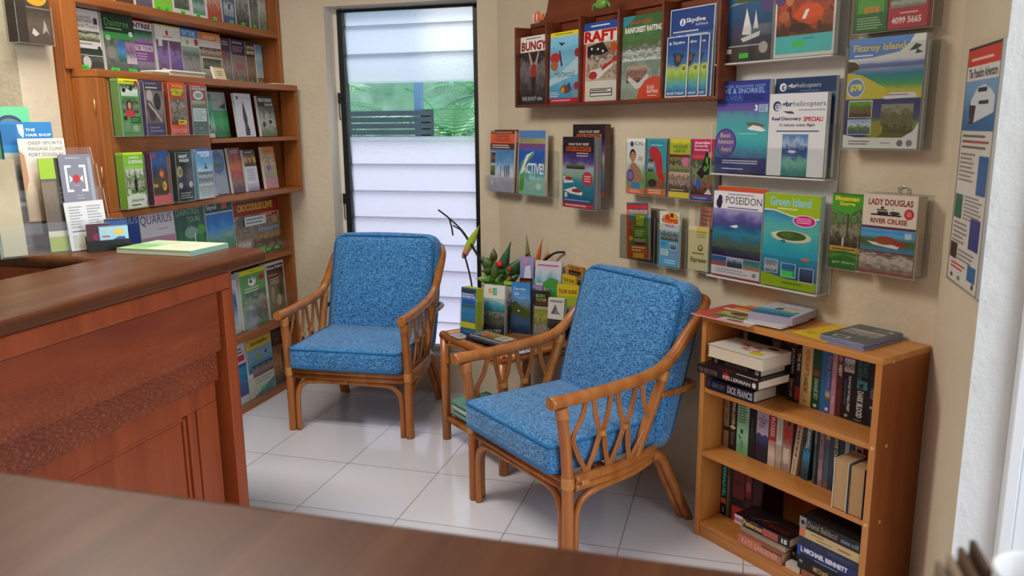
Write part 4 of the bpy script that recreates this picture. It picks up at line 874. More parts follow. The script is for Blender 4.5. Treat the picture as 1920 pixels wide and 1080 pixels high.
on_wall('brochure', 'deep blue snorkelling leaflet with a purple seal on the middle tier of the board', 'brochure', GD, 1.114, 0.062, BZ + 0.3605, 0.212, A4H, 0.022, [
    Pic(0, 0, 1, 1, '2a3a7a 2f6aa0 3a9ab0 4ab0b4 4aa8b0 5a9aac 5a6aa0 2f3f9a 26348c', 0.12, 3), R(0, 0.68, 1, 1, '2b3a94'), G([(0, 0.97), (0.5, 0.985), (1, 1), (0, 1)], '232f7a'), T('OUTER BARRIER REEF', 0.03, 0.925, 0.92, 0.955, '7f92d0', 0.02), T('DIVE & SNORKEL', 0.03, 0.865, 0.92, 0.92, '8fb4ea', 0.02), T('SONIC', 0.54, 0.79, 0.92, 0.85, '1c2560', 0.02), T('SILVER', 0.08, 0.79, 0.5, 0.845, '5a78c0', 0.0), Pic(0, 0.68, 1, 0.76, '6a5aa8 5a52a4', 0.2, 4),
    T('3', 0.74, 0.675, 0.80, 0.74, 'f0f2f4', 0.04), R(0.82, 0.665, 0.98, 0.74, 'b4d0e8'), L(0.83, 0.67, 0.97, 0.735, 3, '3a5a9a'), G([(0.58, 0.55), (0.78, 0.555), (0.95, 0.52), (0.88, 0.50), (0.64, 0.515)], '6a6a4a'), G([(0.62, 0.49), (0.72, 0.525), (0.86, 0.51), (0.97, 0.47), (0.9, 0.455), (0.66, 0.475)], 'e6eaee'), L(0.45, 0.42, 0.95, 0.445, 1, '9ad0d8'),
    E(0.20, 0.335, 0.215, 0.155, '4a3280'), E(0.20, 0.335, 0.195, 0.14, '6a4f9c'), T('Best', 0.10, 0.39, 0.30, 0.44, 'd8cc9a', 0.0), T('Adventure', 0.05, 0.32, 0.36, 0.375, 'd8cc9a', 0.0), T('Award', 0.12, 0.235, 0.32, 0.295, 'd8cc9a', 0.0), R(0, 0, 1, 0.17, '2c3470'), L(0.15, 0.10, 0.85, 0.15, 2, 'c4cce4'), L(0.15, 0.035, 0.75, 0.06, 1, 'c4cce4')], 0, 0, 'd6d6d4')
on_wall('brochure', 'navy headed leaflet standing behind the white helicopter sheet on the board', 'brochure', GD, 1.330, 0.0385, BZ + 0.3605, 0.214, A4H, 0.014, [R(0, 0, 1, 1, '1f3a66'), Pic(0.0, 0.80, 1, 0.85, '4a6a5a 5a7aa0', 0.4, 5), E(0.13, 0.91, 0.06, 0.042, 'f0f2f4'), E(0.14, 0.905, 0.035, 0.025, '1f3a66'), E(0.15, 0.905, 0.018, 0.013, 'f0f2f4'), T('gbr', 0.21, 0.885, 0.37, 0.945, 'd8e0ea', 0.03), T('helicopters', 0.37, 0.885, 0.76, 0.945, 'c4d0de', 0.0), L(0.42, 0.855, 0.76, 0.878, 1, '5a7aa4'), R(0.9, 0, 1, 0.1, '2f6a5a')], 0, 0, 'd6d6d4')
on_wall('brochure', 'white helicopter sheet offering a scenic flight on the middle tier of the board', 'brochure', GD, 1.329, 0.0625, BZ + 0.3605, 0.206, 0.250, 0.018, [
    R(0, 0, 1, 1, 'e3e4e8'), E(0.14, 0.85, 0.075, 0.062, '2a4a7a'), E(0.155, 0.84, 0.05, 0.042, 'e3e4e8'), E(0.15, 0.845, 0.03, 0.026, '2a4a7a'), E(0.155, 0.845, 0.016, 0.014, 'e3e4e8'), T('gbr', 0.23, 0.825, 0.42, 0.905, '24456e', 0.04), T('helicopters', 0.43, 0.825, 0.98, 0.905, '4a5a70', 0.0), L(0.52, 0.785, 0.98, 0.815, 1, '9aa4b0'), G([(0.24, 0.79), (0.42, 0.785), (0.46, 0.755), (0.34, 0.76)], '4a5058'),
    T('Reef Discovery', 0.06, 0.665, 0.58, 0.72, '2a3a66', 0.03), T('SPECIAL!', 0.62, 0.665, 0.95, 0.72, 'c41f2a', 0.03), T('15 minute scenic flight', 0.20, 0.595, 0.82, 0.64, '2a2f40', 0.01), L(0.15, 0.53, 0.93, 0.565, 1, '5a5f6e'), Pic(0.27, 0.0, 0.72, 0.51, '2f7a7a 4a9a8a 7ab8a4 2f5a9a 2a4a86 a8bcd8 5a86bc', 0.25, 4), E(0.45, 0.30, 0.07, 0.018, 'd8e0e4')], 0, 0, 'd6d6d4')
on_wall('brochure', 'leaflet with an orange top edge behind the dark sea one on the lowest tier', 'brochure', GD, 1.118, 0.044, BZ + 0.0085, 0.205, 0.305, 0.012, [R(0, 0, 1, 1, 'd9d6d0'), R(0, 0.9, 1, 1, 'd0532c')], 0, 0, 'd6d6d4')
on_wall('brochure', 'dark sea leaflet with a mermaid crest and three small photos on the lowest tier', 'brochure', GD, 1.116, 0.062, BZ + 0.0085, 0.207, 0.290, 0.015, [
    R(0, 0, 1, 1, 'd8d8de'), Pic(0, 0.235, 1, 0.80, '2a2a52 3a4a4a 4a5f4e 2f6a7a 2f7f9a 2a5a8a 4a4a86 6a62a4 9a98c4', 0.2, 4), R(0, 0.80, 1, 1, 'e6e6ea'), T('POSEIDON', 0.26, 0.86, 0.98, 0.945, '1f1f26', 0.0), E(0.12, 0.86, 0.06, 0.06, '2a2a44'), E(0.14, 0.92, 0.045, 0.035, '2a2a44'), G([(0.06, 0.84), (0.16, 0.80), (0.20, 0.9), (0.25, 0.95), (0.17, 0.88)], '2a2a44'), L(0.3, 0.80, 0.95, 0.835, 1, '7a7a9a'), L(0.3, 0.955, 0.95, 0.985, 1, '9a9aaa'), G([(0.36, 0.60), (0.50, 0.625), (0.54, 0.60), (0.46, 0.585)], 'e2e6ea'),
    R(0, 0.115, 1, 0.24, 'e0e0e4'), Pic(0.0, 0.12, 0.325, 0.235, 'b4503a 3a6aa0 2f5a90', 0.6, 6), Pic(0.335, 0.12, 0.655, 0.235, '2f3f4a 3a4a6a a8b0c8', 0.4, 5), Pic(0.665, 0.12, 1, 0.235, 'b87a5a 3a8a8a 2f7a86', 0.6, 6), L(0.1, 0.04, 0.8, 0.10, 2, 'a8a8b4'), R(0.86, 0.045, 0.93, 0.09, '8a8a96'), R(0, 0, 1, 0.015, 'a8303a')], 0, 0, 'd6d6d4')
on_wall('brochure', 'lime topped island leaflet with a pink oval on the lowest tier of the board', 'brochure', GD, 1.3305, 0.0625, BZ + 0.0085, 0.206, 0.297, 0.0225, [
    Pic(0, 0, 1, 1, '1f5a7a 1f6a9a 1f8ab0 2a98b0 3aa4ac 5ab0a8 4aa0b4 2f78b4 2f6cb0', 0.15, 3), G([(0, 0.82), (0.2, 0.82), (0.5, 0.77), (0.8, 0.75), (1, 0.76), (1, 1), (0, 1)], '9aba1c'), G([(0, 0.815), (0.2, 0.815), (0.5, 0.765), (0.8, 0.745), (1, 0.755), (1, 0.77), (0.8, 0.76), (0.5, 0.78), (0.2, 0.83), (0, 0.83)], 'd8e4d0'), T('Green Island', 0.10, 0.87, 0.84, 0.965, '8fd0dc', 0.03), L(0.25, 0.825, 0.72, 0.86, 1, 'e0e0a0'),
    E(0.74, 0.73, 0.205, 0.062, 'e8e4ea'), E(0.74, 0.73, 0.19, 0.055, 'c8207a'), L(0.6, 0.70, 0.88, 0.765, 3, 'f0b4d4'), E(0.52, 0.555, 0.36, 0.062, 'c9c6a4'), G([(0.12, 0.575), (0.3, 0.555), (0.36, 0.60)], 'd8d4bc'), E(0.52, 0.563, 0.27, 0.048, '3a5a2a'), E(0.45, 0.57, 0.12, 0.03, '4a6a34'), E(0.38, 0.50, 0.05, 0.014, '2a6a86'), E(0.80, 0.33, 0.08, 0.018, 'c87a4a'),
    G([(0, 0), (1, 0), (1, 0.10), (0.5, 0.10), (0, 0.145)], '93b21c'), R(0.06, 0.145, 0.31, 0.29, 'e6e8e6'), Pic(0.07, 0.15, 0.30, 0.285, '3a6aa0 d8d8d2 a05a4a 5a9ac0', 0.9, 8), R(0.37, 0.12, 0.64, 0.27, 'e6e8e6'), Pic(0.38, 0.127, 0.63, 0.265, '2a8a8a 3aa49a 2a5a9a 3a6ab0', 0.2, 4), R(0.70, 0.09, 0.96, 0.245, 'e6e8e6'), Pic(0.71, 0.097, 0.95, 0.24, '23344a 2f4a6a 3a5a86', 0.4, 5), R(0.38, 0.13, 0.59, 0.185, '3fd84a'), L(0.4, 0.04, 0.9, 0.075, 1, '5a7a1a')], 0, 0, 'bcd0cc')

# --- to the door side of the board
wall_pocket('flat clear pocket of the dark green slim leaflet beside the board', 1.552, 0.040, 0.958, 0.112, 0.19, 0.10)
on_wall('brochure', 'dark green slim leaflet of a forest creek beside the display board', 'brochure', GB, 1.557, 0.036, 0.9625, 0.1025, 0.222, 0.012, [
    R(0, 0, 1, 1, '3a7a30'), Pic(0, 0.28, 1, 0.86, '3a3a2c 5a5a44 8a8a74 4a5a34 6a8a5a 3a5a2a', 0.6, 5), G([(0, 0.78), (0.3, 0.75), (0.6, 0.72), (0.85, 0.80), (1, 0.85), (1, 1), (0, 1)], '4a9a2c'), R(0, 0.985, 1, 1, '2f6a24'), T('Mossman', 0.10, 0.905, 0.86, 0.97, 'e8d43a', 0.04), T('Gorge', 0.24, 0.83, 0.74, 0.895, 'e8d43a', 0.04), R(0.52, 0.42, 0.56, 0.74, '3a3a2a'), E(0.42, 0.36, 0.04, 0.07, 'c8b8b0'), G([(0, 0.22), (0.5, 0.24), (1, 0.20), (1, 0.29), (0, 0.30)], 'c8a048'), L(0.1, 0.235, 0.95, 0.28, 1, '6a5a2a'), R(0, 0, 1, 0.22, '2f7030'), G([(0, 0.12), (0.5, 0.19), (1, 0.13), (1, 0.19), (0, 0.20)], '4a9040'), T('get there', 0.12, 0.06, 0.85, 0.10, 'a8d0a0', 0.02)], 0, 0, '7a9a6a')
wall_pocket('deep clear pocket of cruise leaflets hung by a metal clip', 1.668, 0.068, 0.966, 0.176, 0.228, 0.125)
on_wall('brochure', 'white headed river cruise leaflet with a red boat in the deep pocket', 'brochure', GB, 1.675, 0.063, 0.9705, 0.160, 0.222, 0.045, [
    R(0, 0, 1, 1, 'd4c9b8'), Pic(0, 0.0, 1, 0.30, '7a6a60 a89a90 c8bcb0 6a5f58', 0.7, 6), Pic(0, 0.28, 1, 0.57, '3a8aa8 4a6a3a 3f6a34 5fb0d8 3f9ad4', 0.12, 4), R(0, 0.57, 1, 0.60, '6a1f2a'), T('LADY DOUGLAS', 0.10, 0.865, 0.92, 0.945, '8a1f26', 0.03), T('RIVER CRUISE', 0.16, 0.635, 0.84, 0.70, '8a1f26', 0.03), R(0.16, 0.735, 0.72, 0.755, '1f1c1e'), R(0.28, 0.755, 0.48, 0.79, '2a2628'), R(0.26, 0.80, 0.46, 0.815, '2a2628'), R(0.34, 0.82, 0.40, 0.85, '3a3638'), E(0.60, 0.775, 0.10, 0.02, '3a3638'), R(0.56, 0.77, 0.565, 0.84, '3a3638'), E(0.86, 0.775, 0.085, 0.065, 'b02a38'), E(0.86, 0.775, 0.05, 0.038, 'd26a72'),
    G([(0.12, 0.40), (0.25, 0.36), (0.70, 0.33), (0.74, 0.37), (0.4, 0.39)], 'e6e0da'), E(0.46, 0.425, 0.20, 0.055, '9a4a30'), G([(0.60, 0.43), (0.85, 0.42), (0.85, 0.38), (0.68, 0.36)], 'b8242c'), R(0.82, 0.47, 0.94, 0.54, 'bcd8e8'), R(0, 0.27, 1, 0.285, '8a3a3a'), R(0.0, 0.0, 1, 0.02, '9a4a44')], 0, 0, 'b4a898')
cl = MB(); cl.tube(smooth_path([(-0.012, 0, 0), (-0.014, 0, 0.012), (0, 0, 0.018), (0.014, 0, 0.012), (0.012, 0, 0)], 5), 0.0018, 6)
o = cl.build('metal_clip', flat('b8bcc0', 0.3, 0.6, 0.8), None, matrix=frame(rw(1.757, 0.984, 1.196), LAT, RN)); tag(o, 'small bent wire clip above the cruise leaflet pocket', 'clip')
wall_pocket('wide clear pocket of the green and red leaflets at the top of the wall', 1.588, 0.052, 1.632, 0.232, 0.22, 0.20)
on_wall('brochure', 'green leaflet with orange lettering in the topmost wide pocket', 'brochure', GB, 1.592, 0.047, 1.6365, 0.099, DLH, 0.02, [Pic(0, 0, 1, 1, '2f6a3a 3a7a40 4a9a34 5aa83a', 0.2, 4), R(0.1, 0.24, 0.9, 0.50, '58a83a'), T('BTS', 0.30, 0.235, 0.76, 0.315, 'e8862a', 0.06), L(0.1, 0.03, 0.9, 0.19, 5, '9ac48a')], 0, 0, '6a9a6a')
on_wall('brochure', 'red leaflet with a phone number in the topmost wide pocket', 'brochure', GB, 1.694, 0.047, 1.6365, 0.110, DLH, 0.02, [R(0, 0, 1, 1, 'b82c3a'), R(0, 0.40, 1, 1, 'c01f2c'), L(0.2, 0.42, 0.95, 0.55, 2, 'e8b8b8'), Pic(0.05, 0.26, 0.95, 0.38, '7a8a7a b8b8a8 5a7a5a', 0.4, 6), T('4099 5665', 0.10, 0.06, 0.86, 0.145, 'f0d8d8', 0.03), L(0.3, 0.17, 0.8, 0.21, 1, 'e8b8b8')], 0, 0, 'b4706a')
wall_pocket('large clear pocket of the island leaflet below the green and red ones', 1.584, 0.060, 1.314, 0.238, 0.30, 0.285)
on_wall('brochure', 'island leaflet with a turquoise bay a palm and a price badge', 'brochure', GB, 1.590, 0.0555, 1.3185, 0.222, 0.300, 0.030, [
    R(0, 0, 1, 1, 'd6d6d2'), R(0, 0.82, 1, 1, '5a84c4'), G([(0, 0.815), (0.35, 0.825), (0.68, 0.86), (0.80, 0.93), (0.86, 1.0), (1, 1), (1, 0.80), (0, 0.80)], 'd9d9d5'), T('Fitzroy island', 0.06, 0.865, 0.75, 0.945, 'd8c46a', 0.03), L(0.08, 0.83, 0.4, 0.86, 1, 'dfe6f0'), G([(0.80, 0.86), (0.88, 0.92), (0.96, 0.9), (0.90, 0.87), (0.98, 0.84), (0.88, 0.83), (0.92, 0.87)], '2a3a3a'),
    Pic(0, 0.45, 1, 0.80, 'c8b83a b8b43a 4a9a5a 2f8a7a 2f7a9a 8a94b4 c4c8d4', 0.12, 3), G([(0, 0.45), (0, 0.70), (0.20, 0.67), (0.55, 0.54), (0.58, 0.45)], 'c9b93c'), G([(0, 0.80), (0.10, 0.79), (0.2, 0.735), (0, 0.69)], '4a3a24'), Pic(0.15, 0.73, 1, 0.80, '5a6a9a 6a7ab0 c8ccd8', 0.3, 4), R(0, 0.10, 1, 0.45, '2f2f6a'), Pic(0.30, 0.10, 1, 0.45, '5a5a24 8a8a44 4a4a6a 3a3a78 35356e', 0.3, 4),
    Pic(0.50, 0.14, 0.92, 0.40, '4a4a2e 6a6a4a 5a5a3a 8a8a78', 0.8, 6), E(0.42, 0.17, 0.12, 0.07, '8a8a2a'), G([(0.50, 0.46), (0.62, 0.505), (0.92, 0.50), (0.95, 0.455), (0.55, 0.445)], 'dadad8'), L(0.55, 0.475, 0.85, 0.49, 1, '2a2a2c'), E(0.13, 0.555, 0.125, 0.092, 'd4dce8'), E(0.13, 0.555, 0.11, 0.08, '6a86b8'), T('$78', 0.05, 0.52, 0.22, 0.59, 'e8dc4a', 0.05), R(0.05, 0.28, 0.38, 0.44, 'd0d0d0'), Pic(0.06, 0.285, 0.37, 0.43, '4a2f20 7a5a3a 4a6a2e 6a9a3a', 0.6, 6), R(0.05, 0.125, 0.38, 0.265, 'd0d0d0'), Pic(0.06, 0.13, 0.37, 0.26, '3a5a7a 4a6a3a 6a8a5a c8d0e0 8aa8d0', 0.5, 5),
    G([(0, 0), (1, 0), (1, 0.24), (0.94, 0.16), (0.8, 0.10), (0.5, 0.075), (0.2, 0.095), (0, 0.125)], 'd9d9d4'), L(0.08, 0.025, 0.45, 0.075, 2, '6a6a6a'), E(0.78, 0.05, 0.04, 0.03, '6a6a6a'), E(0.9, 0.05, 0.04, 0.03, '7a7a7a'), L(0.52, 0.04, 0.68, 0.06, 1, '8a8a8a')], 0, 0, 'a8aab0')
# framed poster on the short wall by the door
fp = empty('framed_poster', 'tall narrow framed boat poster on the short wall beside the door', 'poster', frame((2.052, -0.585, 0.998), (0, -1, 0), (1, 0, 0)))
pw, ph = 0.262, 0.560
art_mesh('poster_sheet', pw, ph, [R(0, 0, 1, 1, 'd6d0c6'), R(0.0, 0.93, 1, 1, 'd0452f'), L(0.1, 0.945, 0.95, 0.97, 1, 'f0c4b8'), R(0, 0.87, 1, 0.93, 'dcd8d0'), T('The Poseidon Adventure', 0.06, 0.88, 0.95, 0.92, '2a2a36', 0.03), Pic(0, 0.66, 1, 0.87, '3a6a9a 4a7fb0 6a98c4 7aa4cc', 0.15, 3), G([(0.18, 0.70), (0.30, 0.69), (0.95, 0.735), (0.95, 0.80), (0.80, 0.83), (0.60, 0.85), (0.40, 0.84), (0.22, 0.79)], 'd4d8dc'), G([(0.18, 0.77), (0.40, 0.765), (0.36, 0.69), (0.2, 0.69)], '4a3a3c'), R(0.42, 0.82, 0.7, 0.838, '2a3a4a'), R(0.48, 0.77, 0.78, 0.785, '2a3a4a'), R(0.55, 0.84, 0.56, 0.865, 'c4ccd4'),
    L(0.06, 0.58, 0.95, 0.65, 3, '6a6660'), L(0.15, 0.605, 0.85, 0.62, 1, 'c23a34'), L(0.05, 0.44, 0.62, 0.57, 7, '8a8680'), R(0.68, 0.40, 0.97, 0.56, '2f5f9a'), L(0.34, 0.28, 0.95, 0.39, 7, '8a8680'), R(0.03, 0.28, 0.28, 0.385, '2f6a54'), R(0.62, 0.17, 0.93, 0.30, '3a3f7a'), L(0.06, 0.17, 0.56, 0.27, 5, '8a8680'), R(0.03, 0.10, 0.26, 0.17, '4a2f2a'), L(0.3, 0.10, 0.9, 0.155, 3, '8a8680'), R(0.68, 0.04, 0.93, 0.105, '2f6a9a'), L(0.1, 0.055, 0.62, 0.09, 2, 'c23a34'), E(0.15, 0.025, 0.04, 0.01, '5a5a5a'), E(0.4, 0.025, 0.04, 0.01, '7a7a7a'), R(0.85, 0.015, 0.9, 0.035, '2a2a2a')], fp, y=0.010)
for a, b, mt in (((0, 0.009, -0.006), (pw, 0.018, 0.0), 'b4b2ae'), ((0, 0.009, ph), (pw, 0.018, ph + 0.006), '3a3c3e'), ((-0.006, 0.009, -0.006), (0, 0.018, ph + 0.006), '8a8680'), ((pw, 0.009, -0.006), (pw + 0.006, 0.018, ph + 0.006), '9a9894')):  # rail greys differ by side, thin edge shadows put into the colour
    mb = MB(); mb.box(a, b); mb.build('frame_rail', flat(mt, 0.3, 0.6, 0.5), fp, 0.001)
mb = MB(); mb.box((0, 0.0105, 0), (pw, 0.018, ph)); mb.build('backing', flat('a8a49a', 0.6, 0.2), fp)

# ================================================================== LEAFLETS IN THE BROCHURE SHELF
EXS, EYS = Vector((0, 1, 0)), Vector((-1, 0, 0))      # facing the room
def on_shelf(name, label, cat, group, x, y, z, w, h, t, art, tilt=0.0, roll=0.0, edge='dedad2'):
    return leaflet(name, label, cat, group, Vector((x, y, z)), EXS, EYS, w, h, t, art, tilt, roll, edge)
def tagged(col='3fd84a', u=0.25): return [R(u, 0.02, u + 0.28, 0.115, col), L(u + 0.04, 0.04, u + 0.24, 0.1, 1, '2a9a34')]
GA = 'leaflets on the top visible shelf'
ZA = 1.8685
rowA = [
 (-0.235, 0.09, 'grey brown leaflet nearest the shelf post on the top visible shelf', [Pic(0, 0, 1, 1, '6a5a50 8a7a6a a09488 5a4a44', 0.5, 5)]),
 (-0.120, 0.10, 'dark brown leaflet second from the post on the top visible shelf', [Pic(0, 0, 1, 1, '5a3a2a 8a6a4a c0a078 4a3a34', 0.5, 5)]),
 (-0.006, 0.095, 'purple grey leaflet third from the post on the top visible shelf', [Pic(0, 0, 1, 1, '5f5666 7a7084 9a90a0 5a5060', 0.5, 5)]),
 (0.101, 0.112, 'lime leaflet with two green tags on the top visible shelf', [Pic(0, 0, 1, 1, '8fd03a 7ac43a 5a8a3a b8b878 6a6a4a', 0.25, 5)] + tagged(u=0.12) + tagged(u=0.56)),
 (0.222, 0.112, 'white bordered scenery leaflet with a green tag on the top visible shelf', [R(0, 0, 1, 1, 'd4d2ce'), Pic(0.06, 0.14, 0.94, 1, '4a5a44 8a8a84 6a5a5a a09a9a', 0.6, 6)] + tagged(u=0.4)),
 (0.343, 0.104, 'white leaflet with a pale lake photo beside the red one on the top visible shelf', [R(0, 0, 1, 1, 'dcdcda'), Pic(0.08, 0.10, 0.92, 0.42, '6a8a7a 9ab4b0 5a7a6a', 0.4, 5), Pic(0.08, 0.5, 0.92, 1, '4a3a3c 7a6a6a', 0.5, 6)] + tagged(u=0.28)),
 (0.455, 0.106, 'red brown leaflet with a green tag on the top visible shelf', [Pic(0, 0, 1, 1, 'a8443a b05a48 c8a094 7a4a48 5a3a3a', 0.4, 7)] + tagged(u=0.35)),
 (0.569, 0.100, 'slate blue leaflet with a small figure on the top visible shelf', [R(0, 0, 1, 1, '4a5680'), Pic(0.1, 0.2, 0.9, 0.6, '8a94a0 b4bcc4 5a6470', 0.4, 5), E(0.55, 0.4, 0.08, 0.07, '2f3a5a')] + tagged(u=0.5)),
 (0.676, 0.108, 'dark leaflet with a mottled animal photo on the top visible shelf', [Pic(0, 0, 1, 1, '3a3a44 6a6a6a a0a098 4a4448', 0.8, 7)] + tagged(u=0.35)),
 (0.793, 0.074, 'grey green leaflet last but one before the window end of the top visible shelf', [Pic(0, 0, 1, 1, '5a6458 7a847a 4a4f4a 9aa49a', 0.7, 7)] + tagged(u=0.3)),
 (0.872, 0.068, 'pale grey leaflet at the window end of the top visible shelf', [Pic(0, 0, 1, 1, '6a7468 9aa498 c4c8c0 6a746a', 0.6, 6)] + tagged(u=0.45)),
]
for y, w, lab, art in rowA: on_shelf('brochure', lab, 'brochure', GA, -0.835, y, ZA, w, DLH, 0.02, art, 0.02)
GB2 = 'leaflets standing on the cabinet top'
ZB = 1.601
rowB = [
 (-0.86, -0.352, 0.166, 0.231, 'white leaflet with black lettering and a green photo beside the shelf post', [R(0, 0, 1, 1, 'd6d6d2'), T('DAINTREE', 0.32, 0.85, 0.76, 0.89, '2a2c34', 0.0), T('RAINFOREST', 0.20, 0.795, 0.82, 0.84, '2a2c34', 0.0), R(0.84, 0.78, 0.95, 0.88, '2a3048'), E(0.16, 0.86, 0.09, 0.05, 'b8b8b8'), T('Tropical Tours', 0.08, 0.70, 0.92, 0.765, '2a2a2c', 0.0), Pic(0.03, 0.50, 0.97, 0.66, '5a5a34 8a9070 c8ccb8 4a5034', 0.6, 6), L(0.1, 0.43, 0.85, 0.48, 1, '8a8a8a'), E(0.92, 0.40, 0.05, 0.035, '2a2a2a'), Pic(0, 0.0, 1, 0.37, '4a4a48 3a3a38 5a5a56 2a3a2a', 0.3, 5), R(0, 0.37, 1, 0.385, '2f3a2f'), R(0, 0.27, 1, 0.28, 'd0d0cc'), E(0.5, 0.16, 0.12, 0.10, 'c8c8c4')] + tagged(u=0.25)),
 (-0.862, -0.168, 0.170, 0.232, 'dark green leaflet with pale green lettering and green tags', [Pic(0, 0, 1, 1, '5a5e5a 7a7e78 4a5a4a 3a6a3a', 0.4, 6), R(0, 0.66, 1, 1, '17301f'), T('Daintree', 0.08, 0.80, 0.84, 0.92, '5fb060', 0.0), L(0.1, 0.74, 0.7, 0.785, 1, '8ac08a'), R(0, 0.60, 1, 0.70, '3a9a4a'), E(0.88, 0.70, 0.07, 0.045, 'c8d8c8'), E(0.14, 0.6, 0.08, 0.05, '9ac08a'), Pic(0.40, 0.22, 0.66, 0.56, '3a6a5a 4a90c0 3a6ab0', 0.3, 4), E(0.2, 0.36, 0.14, 0.1, '8a8a80'), Pic(0.66, 0.2, 1, 0.56, 'c8b8c4 6a5a6a a878a0', 0.5, 5)] + tagged(u=0.12) + tagged(u=0.68)),
 (-0.875, 0.010, 0.115, 0.226, 'purple tour leaflet with a white lettered head behind the lying magazines', [R(0, 0, 1, 1, '7a4a80'), R(0, 0.84, 1, 1, 'dcd8d8'), R(0, 0.975, 1, 1, 'b83a44'), T('NTREE', 0.06, 0.865, 0.95, 0.955, '1c1c20', 0.04), Pic(0, 0.62, 1, 0.84, '8a6a98 3a8a5a 2a3a34', 0.3, 4), R(0.05, 0.47, 0.95, 0.57, 'd4c4d4'), T('TER TOURS', 0.08, 0.485, 0.92, 0.555, '7a3a7a', 0.04), L(0.1, 0.3, 0.7, 0.44, 3, 'b89ac0'), Pic(0, 0.05, 1, 0.28, '6a5a70 8a7a8a', 0.4, 5)]),
 (-0.875, 0.146, 0.160, 0.226, 'white and violet leaflet with a red emblem behind the lying magazines', [Pic(0, 0, 1, 0.72, '5a4a5a 7a5a8a 8a6aa8 5a3a5a', 0.5, 5), R(0, 0.72, 1, 1, 'dedcd4'), R(0, 0.975, 1, 1, 'b8c05a'), E(0.46, 0.86, 0.05, 0.05, 'b8242c'), L(0.25, 0.76, 0.7, 0.81, 1, 'c8888a'), R(0.08, 0.6, 0.24, 0.72, 'c8c8cc'), G([(0.42, 0.06), (0.5, 0.06), (0.52, 0.7), (0.46, 0.7)], 'b8a0c0'), G([(0.6, 0.3), (0.95, 0.1), (0.9, 0.4)], '6a5aa0'), E(0.22, 0.14, 0.14, 0.06, 'd0d0d0')]),
 (-0.875, 0.310, 0.120, 0.226, 'blue headed leaflet with a red shield behind the lying magazines', [Pic(0, 0, 1, 0.66, '6a6a64 9a9a94 8a8480 4a5a54', 0.6, 7), R(0, 0.66, 1, 1, 'd8d8d4'), R(0, 0.84, 1, 1, '3a80c0'), T('TINY TOURS', 0.06, 0.865, 0.85, 0.965, 'c8dcf0', 0.02), E(0.86, 0.76, 0.11, 0.07, 'b02a34'), E(0.34, 0.74, 0.09, 0.05, 'b8a84a'), Pic(0, 0.48, 1, 0.66, '5a6a5a 8aa0a0', 0.3, 4)]),
 (-0.875, 0.434, 0.162, 0.224, 'orange headed leaflet with a framed forest photo behind the small cream card', [R(0, 0, 1, 1, 'b8ae98'), R(0, 0.84, 1, 1, 'd8803a'), L(0.2, 0.86, 0.9, 0.94, 2, 'f0d8b8'), E(0.9, 0.88, 0.09, 0.07, 'e0a8a0'), R(0, 0.70, 1, 0.84, 'd8d6d0'), Pic(0, 0.52, 1, 0.70, '6a6a4a c0a89a 5a3a34', 0.7, 8), R(0.08, 0.24, 0.96, 0.50, 'c8ccc0'), Pic(0.10, 0.26, 0.94, 0.48, '4a4f3a 6a7456 3a4030', 0.5, 7), Pic(0, 0.04, 1, 0.2, '8a8878 b0ac98', 0.4, 5)]),
 (-0.875, 0.598, 0.074, 0.212, 'narrow dark purple leaflet beside the orange headed one on the cabinet top', [Pic(0, 0, 1, 0.7, '7a6a68 a09088 6a5a60', 0.5, 5), R(0, 0.7, 1, 1, '3a2436'), L(0.1, 0.84, 0.8, 0.95, 2, 'c0b0b8'), R(0, 0.6, 0.4, 0.72, '9a2a5a')] + tagged(u=0.3)),
 (-0.875, 0.676, 0.120, 0.214, 'dim purple headed leaflet with two lines of lettering on the cabinet top', [Pic(0, 0, 1, 0.66, '7a6e68 9a8c88 8a7a78', 0.5, 5), R(0, 0.66, 1, 1, '33283a'), L(0.1, 0.9, 0.9, 0.96, 1, 'b8b0b4'), L(0.1, 0.72, 0.9, 0.86, 3, 'a87aa8'), E(0.5, 0.4, 0.3, 0.08, 'a06a6a')] + tagged(u=0.35)),
 (-0.875, 0.800, 0.076, 0.212, 'brown leaflet with stacked cream lettering near the window end of the cabinet top', [Pic(0, 0, 1, 0.68, '6a5a50 9a8a7c 7a6458', 0.6, 6), R(0, 0.66, 1, 1, '3a3028'), T('OFF THE', 0.1, 0.83, 0.9, 0.91, 'd8cca8', 0.06), T('BEATEN', 0.1, 0.72, 0.9, 0.80, 'd8cca8', 0.06)] + tagged(u=0.3)),
 (-0.872, 0.880, 0.058, 0.205, 'pale blue slim card at the window end of the cabinet top', [Pic(0, 0.2, 1, 1, 'b8c4c8 8ab8c8 a8ccd4 6a9ac0', 0.15, 4), R(0, 0, 1, 0.2, '8a7868')] + tagged(u=0.3)),
]
for x, y, w, h, lab, art in rowB: on_shelf('brochure', lab, 'brochure', GB2, x, y, ZB, w, h, 0.022, art, 0.03)
